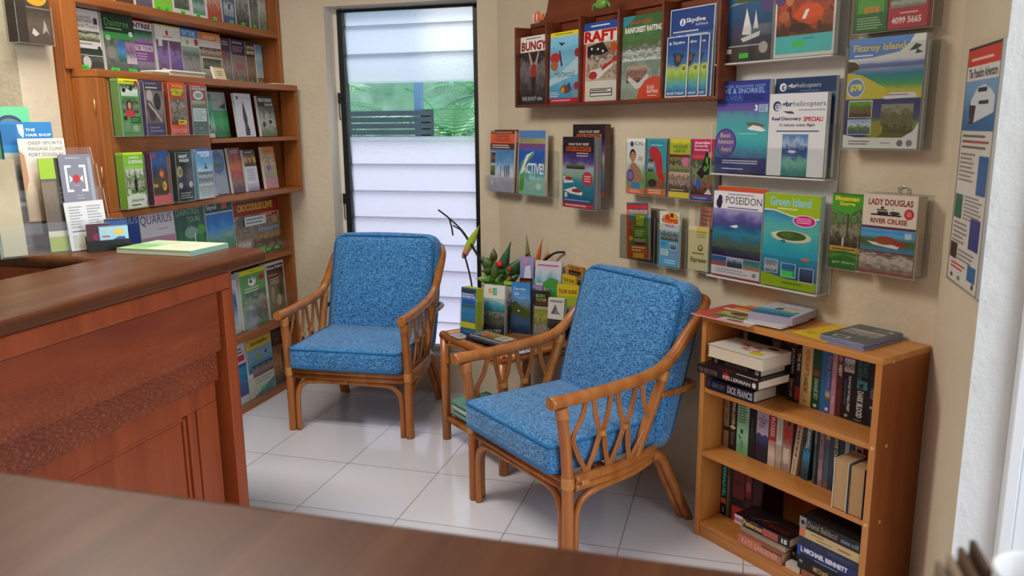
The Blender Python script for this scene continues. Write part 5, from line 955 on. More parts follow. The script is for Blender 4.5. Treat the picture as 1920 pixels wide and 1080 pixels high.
# lying magazines and a small card on the cabinet top
for k, (w, l, lab) in enumerate([(0.23, 0.15, 'white magazine lying lowest in the flat pile on the cabinet top'), (0.225, 0.145, 'white magazine lying in the middle of the flat pile on the cabinet top'), (0.22, 0.15, 'white magazine lying on top of the flat pile on the cabinet top')]):
    mb = MB(); mb.box((0, 0, 0), (l, w, 0.0075)); o = mb.build('magazine', flat(['d8d2c4', 'cfc8b8', 'dedacc'][k], 0.6, 0.2), None, 0.001, matrix=Matrix.Translation((-0.86 + 0.004 * k, -0.005 + 0.003 * k, 1.601 + k * 0.0078))); tag(o, lab, 'magazine', 'magazines lying on the cabinet top')
mb = MB(); mb.box((0, 0, 0), (0.13, 0.10, 0.010)); o = mb.build('booklet', flat('8f8468', 0.6, 0.2), None, 0.001, matrix=Matrix.Translation((-0.835, -0.11, 1.601))); tag(o, 'tan booklet lying beside the white magazine pile on the cabinet top', 'booklet')
on_shelf('place_card', 'small folded cream card standing on the cabinet top', 'card', None, -0.735, 0.335, 1.6042, 0.082, 0.058, 0.012, [R(0, 0, 1, 1, 'd8c8a0'), R(0, 0.9, 1, 1, '8a7a58'), L(0.25, 0.25, 0.8, 0.7, 3, '7a6a50')], 0.25)
mb = MB(); mb.box((0, 0, 0), (0.075, 0.17, 0.004)); o = mb.build('note_paper', flat('e0dcd4', 0.7, 0.2), None, matrix=Matrix.Translation((-0.762, 0.742, 1.601))); tag(o, 'flat white slip of paper at the window end of the cabinet top', 'paper')

# eight pockets on the cabinet panel
GPK = 'clear pockets on the cabinet panel'; GPL = 'leaflets in the cabinet panel pockets'
def cab(z, y, lab, art, edge='8a8a80', h=0.206):
    w = 0.106
    pocket('brochure_holder', 'clear cabinet pocket of the ' + lab.split(' in the ')[0], GPK, Vector((-0.6405, y, z)), EXS, EYS, w, h, 0.046, 0.200, 0.0, None, 0.0018)
    on_shelf('brochure', lab, 'brochure', GPL, -0.6445, y + 0.003, z + 0.0028, w - 0.006, h - 0.001, 0.036, art, 0, 0, edge)
Z1, Z2 = 1.362, 1.096
cab(Z1, -0.372, 'green wildlife leaflet with a woman in red in the upper pocket row', [R(0, 0, 1, 1, '5a9a5a'), R(0, 0.91, 1, 1, 'd8d81c'), L(0.3, 0.94, 0.85, 0.975, 1, '6a6a1c'), E(0.88, 0.93, 0.10, 0.045, 'b82a3a'), Pic(0.1, 0.70, 0.95, 0.9, 'd0e0cc e8eee4 3a5a3a', 0.7, 7), E(0.24, 0.80, 0.1, 0.04, '1c241c'), E(0.6, 0.84, 0.09, 0.05, '1c241c'), L(0.15, 0.62, 0.9, 0.68, 1, '2a6a2a'), Pic(0.1, 0.40, 0.92, 0.62, '3a4a34 8a9a80 4a5a44', 0.6, 8), E(0.45, 0.53, 0.16, 0.10, '2a1a18'), E(0.46, 0.53, 0.09, 0.065, 'c89a80'), G([(0.18, 0.34), (0.25, 0.44), (0.42, 0.46), (0.64, 0.45), (0.74, 0.34)], 'd0304a'), E(0.2, 0.31, 0.10, 0.04, '1c201c'), R(0.45, 0.22, 0.97, 0.34, '1f5a2f'), L(0.5, 0.24, 0.92, 0.32, 2, '5aa060'), E(0.28, 0.17, 0.14, 0.07, '7a947a'), E(0.68, 0.13, 0.16, 0.06, '9ab09a'), L(0.1, 0.03, 0.9, 0.07, 1, '3f7f3f')], '6a8a4a')
cab(Z1, -0.243, 'dark violet leaflet of a figure playing a long pipe in the upper pocket row', [R(0, 0, 1, 1, '3a344c'), L(0.1, 0.92, 0.8, 0.97, 1, '8a84a8'), L(0.1, 0.84, 0.85, 0.9, 1, 'c8bca8'), Pic(0, 0.22, 1, 0.82, '6a5a5c 8a7a7a 9a8c8a 7a6a6c', 0.3, 4), E(0.28, 0.72, 0.17, 0.11, 'b8aca8'), G([(0.1, 0.65), (0.3, 0.62), (0.5, 0.5), (0.55, 0.3), (0.2, 0.34), (0.05, 0.5)], '4a3e44'), G([(0.15, 0.58), (0.22, 0.60), (0.88, 0.28), (0.82, 0.24)], 'b4a8a8'), E(0.68, 0.62, 0.2, 0.16, '2a2426'), E(0.35, 0.36, 0.15, 0.1, '3a2f34'), R(0, 0, 1, 0.21, '3f3a5a'), L(0.15, 0.05, 0.9, 0.17, 2, '7a74a0')], '5a4a6a')
cab(Z1, -0.107, 'red and yellow lettered leaflet of fruit in the upper pocket row', [R(0, 0, 1, 1, 'd2401f'), T('TROPICAL', 0.2, 0.90, 0.9, 0.955, 'e8c03a', 0.03), R(0.12, 0.74, 0.92, 0.89, '8a5a1c'), T('ORCHARD', 0.14, 0.82, 0.9, 0.885, 'e8d83a', 0.05), T('FRUIT', 0.2, 0.745, 0.8, 0.81, 'e8d83a', 0.05), Pic(0.06, 0.20, 0.95, 0.70, '4a3a34 9a8a80 5a4a44 b0a098 6a5e58', 0.7, 6), R(0.45, 0.20, 0.95, 0.29, 'd8c02c'), L(0.5, 0.21, 0.9, 0.28, 1, '8a5a1c'), R(0, 0, 1, 0.18, 'd8584a'), T('TASTING TOUR', 0.1, 0.05, 0.92, 0.12, 'e8a8a0', 0.0)], '8a3a24')
cab(Z1, 0.026, 'grey and red leaflet with a white oval in the upper pocket row', [R(0, 0, 1, 1, '5a5e66'), R(0, 0.92, 1, 1, 'b8202c'), L(0.1, 0.935, 0.9, 0.96, 1, 'e0b8b8'), T('CHOCOLATE', 0.1, 0.88, 0.95, 0.925, 'd8d8d8', 0.03), R(0, 0.68, 1, 0.87, 'a82a38'), E(0.5, 0.775, 0.32, 0.09, 'd0d4d6'), E(0.5, 0.775, 0.22, 0.05, '8a9498'), Pic(0.05, 0.53, 0.95, 0.67, '6a5a4e a89a8a', 0.5, 7), R(0.08, 0.26, 0.94, 0.52, 'ccd4d4'), L(0.13, 0.28, 0.88, 0.5, 6, '8a9496'), L(0.4, 0.1, 0.7, 0.15, 1, '8a9098'), L(0.5, 0.03, 0.92, 0.06, 1, '8a9098')], '6a3a3c')
cab(Z2, -0.384, 'lime green jungle leaflet with a climber in the lower pocket row', [Pic(0, 0, 1, 1, 'd8dccc 8ac03a 4a5a3a a8b888 5a7a4a c8d8a0 8ac82c', 0.3, 5), R(0, 0.72, 1, 1, '8fd02a'), R(0, 0.965, 1, 1, 'b8e02a'), T('JUNGLE', 0.25, 0.875, 0.78, 0.935, 'f0f4e8', 0.04), T('SURFING', 0.22, 0.80, 0.95, 0.865, 'f0f4e8', 0.04), E(0.5, 0.72, 0.46, 0.05, 'a8d86a'), Pic(0.05, 0.28, 0.95, 0.70, '4a6a34 d0d8b8 5a6a44 8aa070 e0e4d4', 0.8, 8), G([(0.44, 0.30), (0.58, 0.30), (0.60, 0.48), (0.52, 0.56), (0.42, 0.48)], '1f241c'), R(0.48, 0.50, 0.51, 0.70, '2a3020'), E(0.52, 0.56, 0.05, 0.04, '3a3428'), E(0.14, 0.30, 0.1, 0.06, 'c8dcb0'), E(0.5, 0.16, 0.6, 0.10, 'e0e4d8'), T('JUNGLE RUN', 0.2, 0.10, 0.85, 0.16, '2a3a24', 0.03), L(0.2, 0.03, 0.85, 0.08, 1, '4a5a44')], '7aa83a')
cab(Z2, -0.241, 'dark blue leaflet of glowing lanterns with a pink foot in the lower pocket row', [Pic(0, 0.2, 1, 1, '3a3024 5a4a30 2a3a44 1f3a6a 2a5a9a 1f4a8a', 0.3, 4), E(0.16, 0.92, 0.12, 0.05, 'a82a4a'), E(0.55, 0.58, 0.16, 0.09, 'a8401f'), E(0.52, 0.57, 0.09, 0.05, 'd88a4a'), E(0.14, 0.36, 0.16, 0.035, 'b8905a'), E(0.64, 0.34, 0.12, 0.09, 'e0b03a'), E(0.60, 0.34, 0.05, 0.05, 'b86a1f'), R(0.86, 0.1, 1, 0.9, '8a5a4a'), R(0, 0, 1, 0.2, 'd0606a'), R(0, 0.17, 0.8, 0.2, '5a3a3a')], '5a3a4a')
cab(Z2, -0.101, 'black leaflet headed NIGHT WALKS in the lower pocket row', [R(0, 0, 1, 1, '1f2420'), L(0.15, 0.93, 0.9, 0.965, 1, '8a8a80'), T('NIGHT', 0.2, 0.845, 0.72, 0.91, 'e0e4dc', 0.05), T('WALKS', 0.2, 0.765, 0.8, 0.83, 'e0e4dc', 0.05), Pic(0, 0.2, 1, 0.70, '2a2430 3f3440 4a4a48 2a2f2a', 0.6, 6), E(0.2, 0.58, 0.17, 0.11, 'a8ac80'), E(0.22, 0.58, 0.10, 0.06, '8a7a3a'), E(0.2, 0.31, 0.13, 0.06, 'a8b098'), E(0.82, 0.32, 0.12, 0.06, 'b0b8a0'), E(0.5, 0.4, 0.2, 0.12, '4a3a5a'), L(0.15, 0.04, 0.9, 0.18, 3, 'a0a89c')], '3a3f38')
cab(Z2, 0.030, 'light blue leaflet with a sailing boat in the lower pocket row', [Pic(0, 0, 1, 1, 'c8ccca a8b0b0 8a9496 4a5a64 b8d4e0 6ab0dc 4a98d0 5a9ad0', 0.2, 4), T('SNORKEL', 0.1, 0.90, 0.9, 0.955, 'e8eef4', 0.04), T('CRUISE', 0.25, 0.845, 0.85, 0.895, 'e8eef4', 0.04), R(0, 0.965, 1, 1, '2a5ab0'), G([(0.50, 0.62), (0.55, 0.76), (0.64, 0.62)], '1f2a3a'), R(0.44, 0.60, 0.7, 0.625, '2a3444'), Pic(0.03, 0.36, 0.97, 0.54, '5a6a70 a8b8bc 3f4a50', 0.6, 6), Pic(0.03, 0.22, 0.97, 0.34, '9a9a94 d0d4d0 7a8480', 0.6, 8), L(0.1, 0.04, 0.9, 0.18, 3, '9aa4a6')], '7aa0b8')
# leaflets inside the open half of the cabinet
GC = 'leaflets standing in the open half of the cabinet'
for z, items in ((1.3455, [
    (-0.752, 0.232, 0.102, 0.195, 'sea green leaflet next to the upper pockets', [Pic(0, 0, 1, 1, '3a4a44 8ac0a0 5aa888 2f7a5a 4a9a7a 3a6a5a', 0.2, 3), R(0.15, 0.0, 0.9, 0.10, 'c8ccc8'), E(0.5, 0.25, 0.2, 0.06, '3a4a4a')]),
    (-0.778, 0.352, 0.125, 0.205, 'grey topped leaflet with a green leaf picture in the open cabinet', [Pic(0, 0, 1, 0.62, '2a6a3a 3aa05a 2f8a4a', 0.4, 4), R(0, 0.6, 1, 1, '9aa09c'), L(0.15, 0.8, 0.6, 0.85, 1, '7a807c'), G([(0.5, 0.66), (0.95, 0.78), (0.9, 0.62)], '3a4a5a')]),
    (-0.742, 0.494, 0.135, 0.203, 'white leaflet with a dark carved figure in the open cabinet', [R(0, 0, 1, 1, 'cfcfd8'), T('Carving', 0.3, 0.875, 0.88, 0.93, '8a8aa4', 0.0), E(0.18, 0.90, 0.06, 0.045, '3a3a4a'), G([(0.40, 0.62), (0.48, 0.84), (0.56, 0.62), (0.62, 0.45), (0.60, 0.30), (0.68, 0.16), (0.66, 0.03), (0.40, 0.03), (0.42, 0.3), (0.38, 0.45)], '33283a'), E(0.53, 0.25, 0.1, 0.06, '4a3a44')]),
    (-0.748, 0.690, 0.140, 0.196, 'black headed leaflet of grey wildlife at the window end of the cabinet', [Pic(0, 0, 1, 0.75, '6a7a5a 9aa494 b4b8b4 8a908c 5a5f5c', 0.5, 5), R(0, 0.74, 1, 1, '24241f'), T('CROCODILES', 0.06, 0.86, 0.92, 0.95, 'd0d0c4', 0.05), T('in the wild', 0.45, 0.76, 0.95, 0.84, 'd0d0c4', 0.04), E(0.66, 0.36, 0.1, 0.05, '2f2f2f'), E(0.25, 0.3, 0.1, 0.07, '3a3f3a')]),
 ]), (1.0865, [
    (-0.745, 0.222, 0.078, 0.205, 'pale blue leaflet with a red badge next to the lower pockets', [Pic(0, 0, 1, 1, 'a8b8cc 7a94b4 5a80a8 6a9ac0 4a7ab0', 0.3, 4), E(0.3, 0.55, 0.16, 0.07, 'c8402a'), R(0.15, 0.2, 0.7, 0.40, '3a4a64')]),
    (-0.765, 0.305, 0.112, 0.205, 'grey blue leaflet with a dark round photo in the open cabinet', [R(0, 0, 1, 1, '8a96aa'), E(0.5, 0.72, 0.42, 0.26, '5a6aa0'), Pic(0.25, 0.6, 0.75, 0.9, '4a6a5a 5a7a9a 4a5a8a', 0.5, 5), R(0.1, 0.02, 0.9, 0.42, '9aa4b4')]),
    (-0.752, 0.428, 0.094, 0.210, 'red brown leaflet of a canyon in the open cabinet', [Pic(0, 0, 1, 1, '5a4a54 8a6a68 a8442a c8683a 9a3a24 6a3430', 0.3, 4), L(0.2, 0.88, 0.85, 0.95, 2, 'c8a8a0')]),
    (-0.742, 0.532, 0.098, 0.198, 'black topped leaflet with a white text panel in the open cabinet', [R(0, 0, 1, 1, 'd0d0d8'), R(0, 0.90, 1, 1, '1f1c1a'), L(0.15, 0.92, 0.85, 0.96, 1, 'c8c0a8'), Pic(0, 0.60, 1, 0.90, '3a2a1a d0a03a 5a3a1a', 0.5, 6), R(0.3, 0.64, 0.4, 0.78, '1f1612'), R(0.6, 0.64, 0.72, 0.78, '1f1612'), L(0.12, 0.25, 0.9, 0.55, 6, '9a9aac'), Pic(0, 0, 1, 0.18, '8a8aa8 b8b4c8', 0.3, 4)]),
    (-0.742, 0.690, 0.112, 0.208, 'colourful leaflet with an orange head at the window end of the cabinet', [Pic(0, 0, 1, 1, 'c88a90 a88a98 8a9a6a c8b890 9a6a7a b8a878', 0.7, 7), R(0, 0.84, 1, 1, 'd0703a'), L(0.15, 0.86, 0.85, 0.96, 2, '5a7a3a'), E(0.4, 0.5, 0.2, 0.07, '7a6aa0')]),
 ])):
    for x, y, w, h, lab, art in items: on_shelf('brochure', lab, 'brochure', GC, x, y, z + 0.0022, w, h, 0.014, art, 0.10, 0.0)
# magazines on the three low boards
GM = 'large magazines on the low shelf boards'
big = [
 (-0.828, -0.315, 0.7515, 0.203, A4H, 'deep blue magazine with a pale serif title behind the card holder', [Pic(0, 0, 1, 1, '2a5aa8 1f4a9a 1f3a8a 2a4a9a', 0.15, 3), T('AQUARIUS', 0.06, 0.86, 0.97, 0.965, 'b8ccec', 0.0)]),
 (-0.828, -0.108, 0.7515, 0.208, A4H, 'sunset coloured magazine with a dark serif title on the middle board', [Pic(0, 0, 1, 0.66, '6a5a7a 8a6a84 b0787c d8907a e8a080 d88a90 b894ac', 0.15, 3), R(0, 0.64, 1, 1, 'dcd8dc'), T('QUARIUS', 0.02, 0.80, 0.94, 0.955, '4a4a78', 0.0), L(0.5, 0.72, 0.9, 0.76, 1, 'a8a4b0'), G([(0, 0.40), (1, 0.52), (1, 0.3), (0, 0.2)], 'b86a7a'), G([(0.5, 0.26), (0.75, 0.40), (1, 0.38), (1, 0.2), (0.5, 0.2)], '8a5a80'), R(0.22, 0.34, 0.48, 0.44, 'd0b8b8')]),
 (-0.828, 0.104, 0.7515, 0.206, A4H, 'deep green waterfall magazine on the middle board', [Pic(0, 0, 1, 1, '2a5a3a 3a7a4a 4a8a58 2f6a44 2a5a44 24503f', 0.5, 5), T('DAINTREE', 0.06, 0.87, 0.84, 0.965, '9ac0a0', 0.0), T('TOURS', 0.40, 0.76, 0.84, 0.84, '9ac0a0', 0.0), E(0.5, 0.6, 0.22, 0.09, '8ab0a0'), G([(0.58, 0.30), (0.62, 0.30), (0.64, 0.58), (0.60, 0.58)], 'd8e4dc'), E(0.85, 0.62, 0.14, 0.08, '5aa84a')]),
 (-0.828, 0.318, 0.7515, 0.208, A4H, 'bright blue sky magazine above green hills on the middle board', [Pic(0, 0, 1, 0.82, '2a6a54 3a8060 4a8a6a 5a9a7a 7ab0b4 4a9ad8 2f80d0 2a70c4', 0.25, 4), R(0, 0.84, 1, 1, '1f4a4a'), T('Skyrail', 0.05, 0.87, 0.42, 0.965, 'd0e0e0', 0.02), R(0.60, 0.88, 0.80, 1.0, 'c85a68'), G([(0.6, 0.45), (0.8, 0.52), (0.95, 0.46), (0.8, 0.42)], 'a8b4a0')]),
 (-0.828, 0.532, 0.7515, 0.400, A4H, 'wide brown wildlife poster with a red lettered band at the window end', [Pic(0, 0, 1, 1, '5a4a40 9a8c7c 7a6a5c a89c8c 6a5040', 0.6, 7), R(0, 0.70, 1, 1, '8a2418'), T('CROCODILES', 0.08, 0.77, 0.62, 0.89, 'd8a83a', 0.04), T('LIVE', 0.64, 0.77, 0.86, 0.89, 'd8a83a', 0.05), R(0.52, 0.62, 0.95, 0.72, 'a02a1c'), L(0.55, 0.635, 0.92, 0.705, 2, 'e0c0a0'), Pic(0.0, 0.90, 1, 1, '5a2a1c a86a4a', 0.5, 6), R(0.46, 0.18, 0.98, 0.46, '6a5a44'), Pic(0.47, 0.19, 0.97, 0.45, '5a4a3a b09468 7a6a5a 8a9ab0', 0.6, 6), Pic(0.03, 0.10, 0.3, 0.34, 'a89a90 d0c4bc 8a7a70', 0.6, 9), E(0.15, 0.60, 0.12, 0.1, '6a6458'), E(0.88, 0.56, 0.07, 0.08, 'b08a78')] + tagged(u=0.32) [:1] + [R(0.38, 0.02, 0.48, 0.08, '3fd84a'), R(0.62, 0.02, 0.72, 0.08, '3fd84a'), R(0.82, 0.02, 0.92, 0.08, '3fd84a')]),
 (-0.826, 0.302, 0.3895, 0.205, A4H, 'blue and white magazine half hidden by the counter on the lower board', [R(0, 0, 1, 1, 'd0d4d8'), Pic(0.05, 0.05, 0.95, 0.9, 'b8c0c4 7a94a8 3a6aa8 2f5a9a c8d0d4', 0.3, 5), R(0, 0.9, 1, 1, '8a9a8a')]),
 (-0.826, 0.538, 0.3895, 0.218, A4H, 'green wildlife magazine with a yellow top edge on the lower board', [R(0, 0, 1, 1, '5fa05a'), Pic(0.10, 0.03, 1, 0.62, '8a9a90 5a6a64 7a8a84 9aa89a 5a6a60', 0.5, 6), R(0, 0.92, 1, 1, 'd8dc1c'), L(0.4, 0.945, 0.7, 0.975, 1, '8a9a2a'), G([(0.30, 0.76), (0.36, 0.86), (0.44, 0.80), (0.50, 0.88), (0.56, 0.80), (0.62, 0.86), (0.62, 0.76), (0.54, 0.71), (0.40, 0.71)], 'e8ece8'), E(0.42, 0.79, 0.05, 0.025, '1f241f'), E(0.86, 0.82, 0.11, 0.055, 'b82a44'), L(0.15, 0.60, 0.8, 0.70, 2, 'c8dcc0'), E(0.82, 0.34, 0.1, 0.09, 'a87a6a'), E(0.5, 0.1, 0.14, 0.06, 'a8b4ac')]),
 (-0.826, 0.766, 0.3895, 0.176, 0.300, 'horse riding magazine with white edges at the window end of the lower board', [R(0, 0, 1, 1, 'd8d8da'), Pic(0.06, 0.02, 0.95, 0.95, '7a6a50 8a7a58 6a7a4a 7a6a54 5a4a3c 5a3a3a', 0.6, 6), R(0.06, 0.84, 0.95, 0.95, '4a3034'), T('Horse Riding', 0.08, 0.86, 0.93, 0.93, 'e8e0dc', 0.03), L(0.12, 0.74, 0.8, 0.80, 1, 'b8804a'), L(0.2, 0.60, 0.7, 0.72, 3, 'c8bca8'), E(0.3, 0.42, 0.10, 0.16, 'a88a80'), E(0.6, 0.3, 0.13, 0.10, 'c8b0a8'), E(0.75, 0.5, 0.12, 0.14, '5a4a3a')]),
 (-0.826, 0.330, 0.0235, 0.205, 0.310, 'blue and white leaflet with a red square on the bottom board', [R(0, 0, 1, 1, '2a5a9a'), R(0, 0.66, 1, 1, 'd8d8dc'), R(0.7, 0.70, 0.95, 0.80, 'c8343a'), Pic(0, 0.1, 1, 0.6, '2a4a8a 3a6aa8 2f8ab0', 0.3, 4), L(0.4, 0.82, 0.9, 0.93, 2, '3a4a7a'), R(0.3, 0, 1, 0.12, 'c8d4e0')]),
 (-0.824, 0.548, 0.0235, 0.222, 0.305, 'yellow headed snorkelling magazine on the bottom board', [R(0, 0, 1, 1, 'd8d8d4'), R(0, 0.80, 1, 1, 'e8c83a'), R(0, 0.96, 1, 1, 'd8a83a'), T('Snorkelling', 0.16, 0.86, 0.86, 0.945, '23242a', 0.03), Pic(0, 0.42, 1, 0.82, '3f7aa8 5a98c0 7ab0d0 8ab8d8', 0.2, 3), E(0.45, 0.66, 0.14, 0.035, '9ab03a'), E(0.74, 0.70, 0.05, 0.03, '3a5a7a'), Pic(0.15, 0.32, 1, 0.54, '4a5a5a b07a8a 8a8a90 3a4a54', 0.7, 8), R(0, 0.18, 1, 0.33, 'dcdcd8'), L(0.2, 0.2, 0.95, 0.3, 2, 'a8a8a4'), G([(0.1, 0.0), (0.95, 0.0), (1, 0.2), (0.6, 0.12)], '3a8a9a'), R(0.42, 0.06, 0.62, 0.13, '3fc87a')]),
 (-0.826, 0.775, 0.0235, 0.165, 0.305, 'dark brown leaflet with a desert picture at the window end of the bottom board', [Pic(0, 0, 1, 0.72, '3a2a24 8a5a44 b8805a a06a4a 7a4a34', 0.3, 4), R(0, 0.70, 1, 1, '241a1c'), T('NATURE', 0.15, 0.76, 0.9, 0.86, '8a2a3a', 0.02), L(0.1, 0.88, 0.8, 0.94, 1, '6a4a44'), R(0.5, 0.2, 0.6, 0.6, '4a2a24')]),
]
for x, y, z, w, h, lab, art in big: on_shelf('magazine', lab, 'magazine', GM, x, y, z, w, h, 0.03, art, 0.04)
on_shelf('notice_label', 'small white notice stuck across the wide wildlife poster', 'label', None, -0.8265, 0.607, 0.905, 0.185, 0.046, 0.0015, [R(0, 0, 1, 1, 'd8e0e0'), L(0.05, 0.12, 0.95, 0.88, 2, '7a9098')], 0.04)
for z, y0, lab in ((0.7505, -0.3, 'long clear lip along the middle board in front of the magazines'), (0.3885, 0.31, 'long clear lip along the lower board in front of the magazines'), (0.0225, 0.31, 'long clear lip along the bottom board in front of the magazines')):
    mb = MB(); mb.box((-0.7895, y0, z), (-0.7875, 0.94, z + (0.05 if z > 0.7 else 0.13)), mats=[1, 1, 0, 0, 1, 1]); o = mb.build('acrylic_lip', [M_ACR, M_ACR_EDGE]); tag(o, lab, 'brochure holder')

# holder on the wall stub beside the shelf
pocket('brochure_holder', 'clear wall holder of the brown restaurant leaflet beside the shelf post', None, Vector((-0.765, -0.655, 1.672)), EXS, EYS, 0.146, 0.24, 0.056, 0.13)
on_shelf('brochure', 'dark brown leaflet with an orange oval in the holder beside the shelf post', 'brochure', None, -0.770, -0.651, 1.6755, 0.138, 0.225, 0.04, [R(0, 0, 1, 1, '4a3e38'), R(0, 0, 0.3, 1, '3a302c'), Pic(0.3, 0, 1, 0.55, '5a4c44 6a5a50 4a3e38', 0.3, 4), E(0.62, 0.70, 0.34, 0.16, 'e0922c'), T('Ninn', 0.40, 0.70, 0.84, 0.81, '3a2418', 0.02), L(0.42, 0.62, 0.85, 0.67, 1, '5a3a1c'), G([(0.40, 0.14), (0.46, 0.22), (0.62, 0.14), (0.50, 0.10)], 'd0c8c0'), G([(0.72, 0.14), (0.80, 0.36), (0.84, 0.30), (0.92, 0.14), (0.84, 0.2)], 'b0a49c'), R(0.3, 0.50, 1, 0.52, '8a7a6a')], 0, 0, '3a302c')

# ================================================================== ON THE COUNTER
CEX = Vector((0.53, 0.85, 0)).normalized(); CEY = Vector((-CEX.y, CEX.x, 0))
STM = frame((-0.56, -0.80, 1.0005), CEX, CEY)
st = empty('tiered_stand', 'clear tiered leaflet stand on the counter wing', 'brochure stand', STM)
TAN = 0.12
def ty(z, y0): return y0 + z * TAN
def slab(name, x0, x1, p0, p1, th, mats=(M_ACR_SOFT, M_ACR_EDGE)):
    (y0, z0), (y1, z1) = p0, p1; mb = MB()
    d_ = Vector((0, y1 - y0, z1 - z0)).normalized(); n_ = Vector((0, d_.z, -d_.y)) * th
    q = [Vector((x0, y0, z0)), Vector((x1, y0, z0)), Vector((x1, y1, z1)), Vector((x0, y1, z1))]; r_ = [p + n_ for p in q]
    mb.face(q, 0); mb.face(r_[::-1], 0)
    for a, b in ((0, 1), (1, 2), (2, 3), (3, 0)): mb.face([q[b], q[a], r_[a], r_[b]], 1)
    return mb.build(name, list(mats), st)
X0, X1 = -0.16, 0.165
for y0, zb, zf in ((-0.012, 0.0, 0.10), (0.052, 0.06, 0.20), (0.098, 0.11, 0.28)):
    slab('tier_plate', X0, X1, (ty(zb, y0), zb), (ty(zf, y0), zf), 0.002)
slab('back_plate', X0, X1, (ty(0, 0.142), 0.0), (ty(0.33, 0.142), 0.33), 0.002)
for x in (X0 - 0.0025, X1 + 0.0005):
    pts = [(-0.014, 0.0), (0.18, 0.0), (0.185, 0.33), (0.160, 0.33), (0.135, 0.275), (0.107, 0.275), (0.085, 0.195), (0.060, 0.195), (0.030, 0.10), (-0.001, 0.10)]
    mb = MB()
    mb.face([(x, y, z) for y, z in pts], 0); mb.face([(x + 0.002, y, z) for y, z in reversed(pts)], 0)
    for k in range(len(pts)):
        (a, b), (c, d_) = pts[k], pts[(k + 1) % len(pts)]; mb.face([(x, a, b), (x + 0.002, a, b), (x + 0.002, c, d_), (x, c, d_)], 1)
    mb.build('stand_cheek', [M_ACR_SOFT, M_ACR_EDGE], st)
def in_stand(label, x, w, y0, z, z1, art, edge='c8c4b8', t=0.006, roll=0.0):
    return leaflet('brochure', label, 'brochure', 'leaflets in the tiered counter stand', STM @ Vector((x, ty(z, y0), z)), CEX, CEY, w, (z1 - z) * 1.007, t, art, math.atan(TAN), roll, edge)
in_stand('white price list at the very front of the tiered stand', 0.035, 0.118, -0.006, 0.003, 0.158, [R(0, 0, 1, 1, 'd8dadd'), L(0.1, 0.45, 0.45, 0.92, 8, '9a9eaa'), L(0.55, 0.45, 0.92, 0.92, 8, '9a9eaa'), L(0.1, 0.36, 0.7, 0.42, 1, '5a5a60'), R(0.08, 0.03, 0.5, 0.32, 'c4c0ae'), L(0.55, 0.05, 0.92, 0.32, 4, 'b0b0b4')], t=0.003, roll=0.03)
in_stand('grey leaflet with a white bracketed red logo behind the price list', 0.038, 0.096, 0.006, 0.09, 0.310, [R(0, 0, 1, 1, '7c7f90'), L(0.2, 0.93, 0.7, 0.965, 1, 'a8acb8'), R(0.14, 0.46, 0.21, 0.84, 'e0e0e4'), R(0.14, 0.81, 0.34, 0.845, 'e0e0e4'), R(0.14, 0.455, 0.34, 0.49, 'e0e0e4'), R(0.72, 0.46, 0.79, 0.84, 'e0e0e4'), R(0.59, 0.81, 0.79, 0.845, 'e0e0e4'), R(0.59, 0.455, 0.79, 0.49, 'e0e0e4'), E(0.465, 0.645, 0.11, 0.06, 'b8202c'), G([(0.26, 0.70), (0.36, 0.645), (0.26, 0.59)], 'e0e0e4'), G([(0.67, 0.70), (0.57, 0.645), (0.67, 0.59)], 'e0e0e4'), L(0.36, 0.53, 0.6, 0.56, 1, 'a0a4b4'), R(0.87, 0.1, 0.98, 0.95, '9a9eac'), L(0.4, 0.34, 0.65, 0.42, 2, 'a0a4b4')])
in_stand('dark grey and lime leaflet beside the bracketed one in the stand', -0.018, 0.082, 0.020, 0.003, 0.300, [R(0, 0, 1, 1, '5a5652'), R(0, 0.78, 0.55, 1, '9ac02a'), R(0, 0.16, 1, 0.22, 'c8c4b0'), R(0, 0, 1, 0.16, '9aa83a'), R(0.55, 0.3, 1, 1, '35332f'), Pic(0, 0.3, 0.5, 0.75, '5a4a3a 7a6a54', 0.3, 4), L(0.6, 0.5, 0.9, 0.7, 4, '5a5854')], '5a564e')
in_stand('cream massage leaflet with spaced lettering in the tiered stand', -0.057, 0.133, 0.062, 0.10, 0.362, [Pic(0, 0, 1, 1, 'a8845a c0a078 d8c4a8 d4c8b8 dcd6cc', 0.3, 3), R(0.15, 0.70, 1, 1, 'd8d4cc'), T('DEEP SPORTS', 0.22, 0.925, 0.95, 0.965, '4a4640', 0.0), T('MASSAGE CLINIC', 0.2, 0.855, 0.97, 0.895, '4a4640', 0.0), T('PORT DOUGLAS', 0.2, 0.785, 0.95, 0.825, '4a4640', 0.0), G([(0, 0.3), (0.12, 0.5), (0.1, 0.8), (0, 0.86)], 'b88a68')], 'c4bca8', 0.01)
in_stand('bright blue hair salon leaflet near the back of the tiered stand', -0.091, 0.147, 0.106, 0.16, 0.414, [R(0, 0, 1, 1, '1f78b8'), R(0, 0, 1, 0.60, '4a4a44'), Pic(0, 0.05, 1, 0.58, '8a7a64 5a5a4a a8a090', 0.3, 4), R(0.0, 0.72, 0.30, 0.97, '1a66a4'), G([(0.32, 0.97), (0.44, 0.97), (0.44, 0.86), (0.41, 0.80), (0.34, 0.86)], 'd0dce4'), T('THE', 0.47, 0.885, 0.66, 0.92, 'e0eaf0', 0.02), T('HAIR SHOP', 0.47, 0.82, 0.97, 0.855, 'e0eaf0', 0.02), R(0, 0.56, 1, 0.62, 'a8a898')], '1a5a90', 0.016)
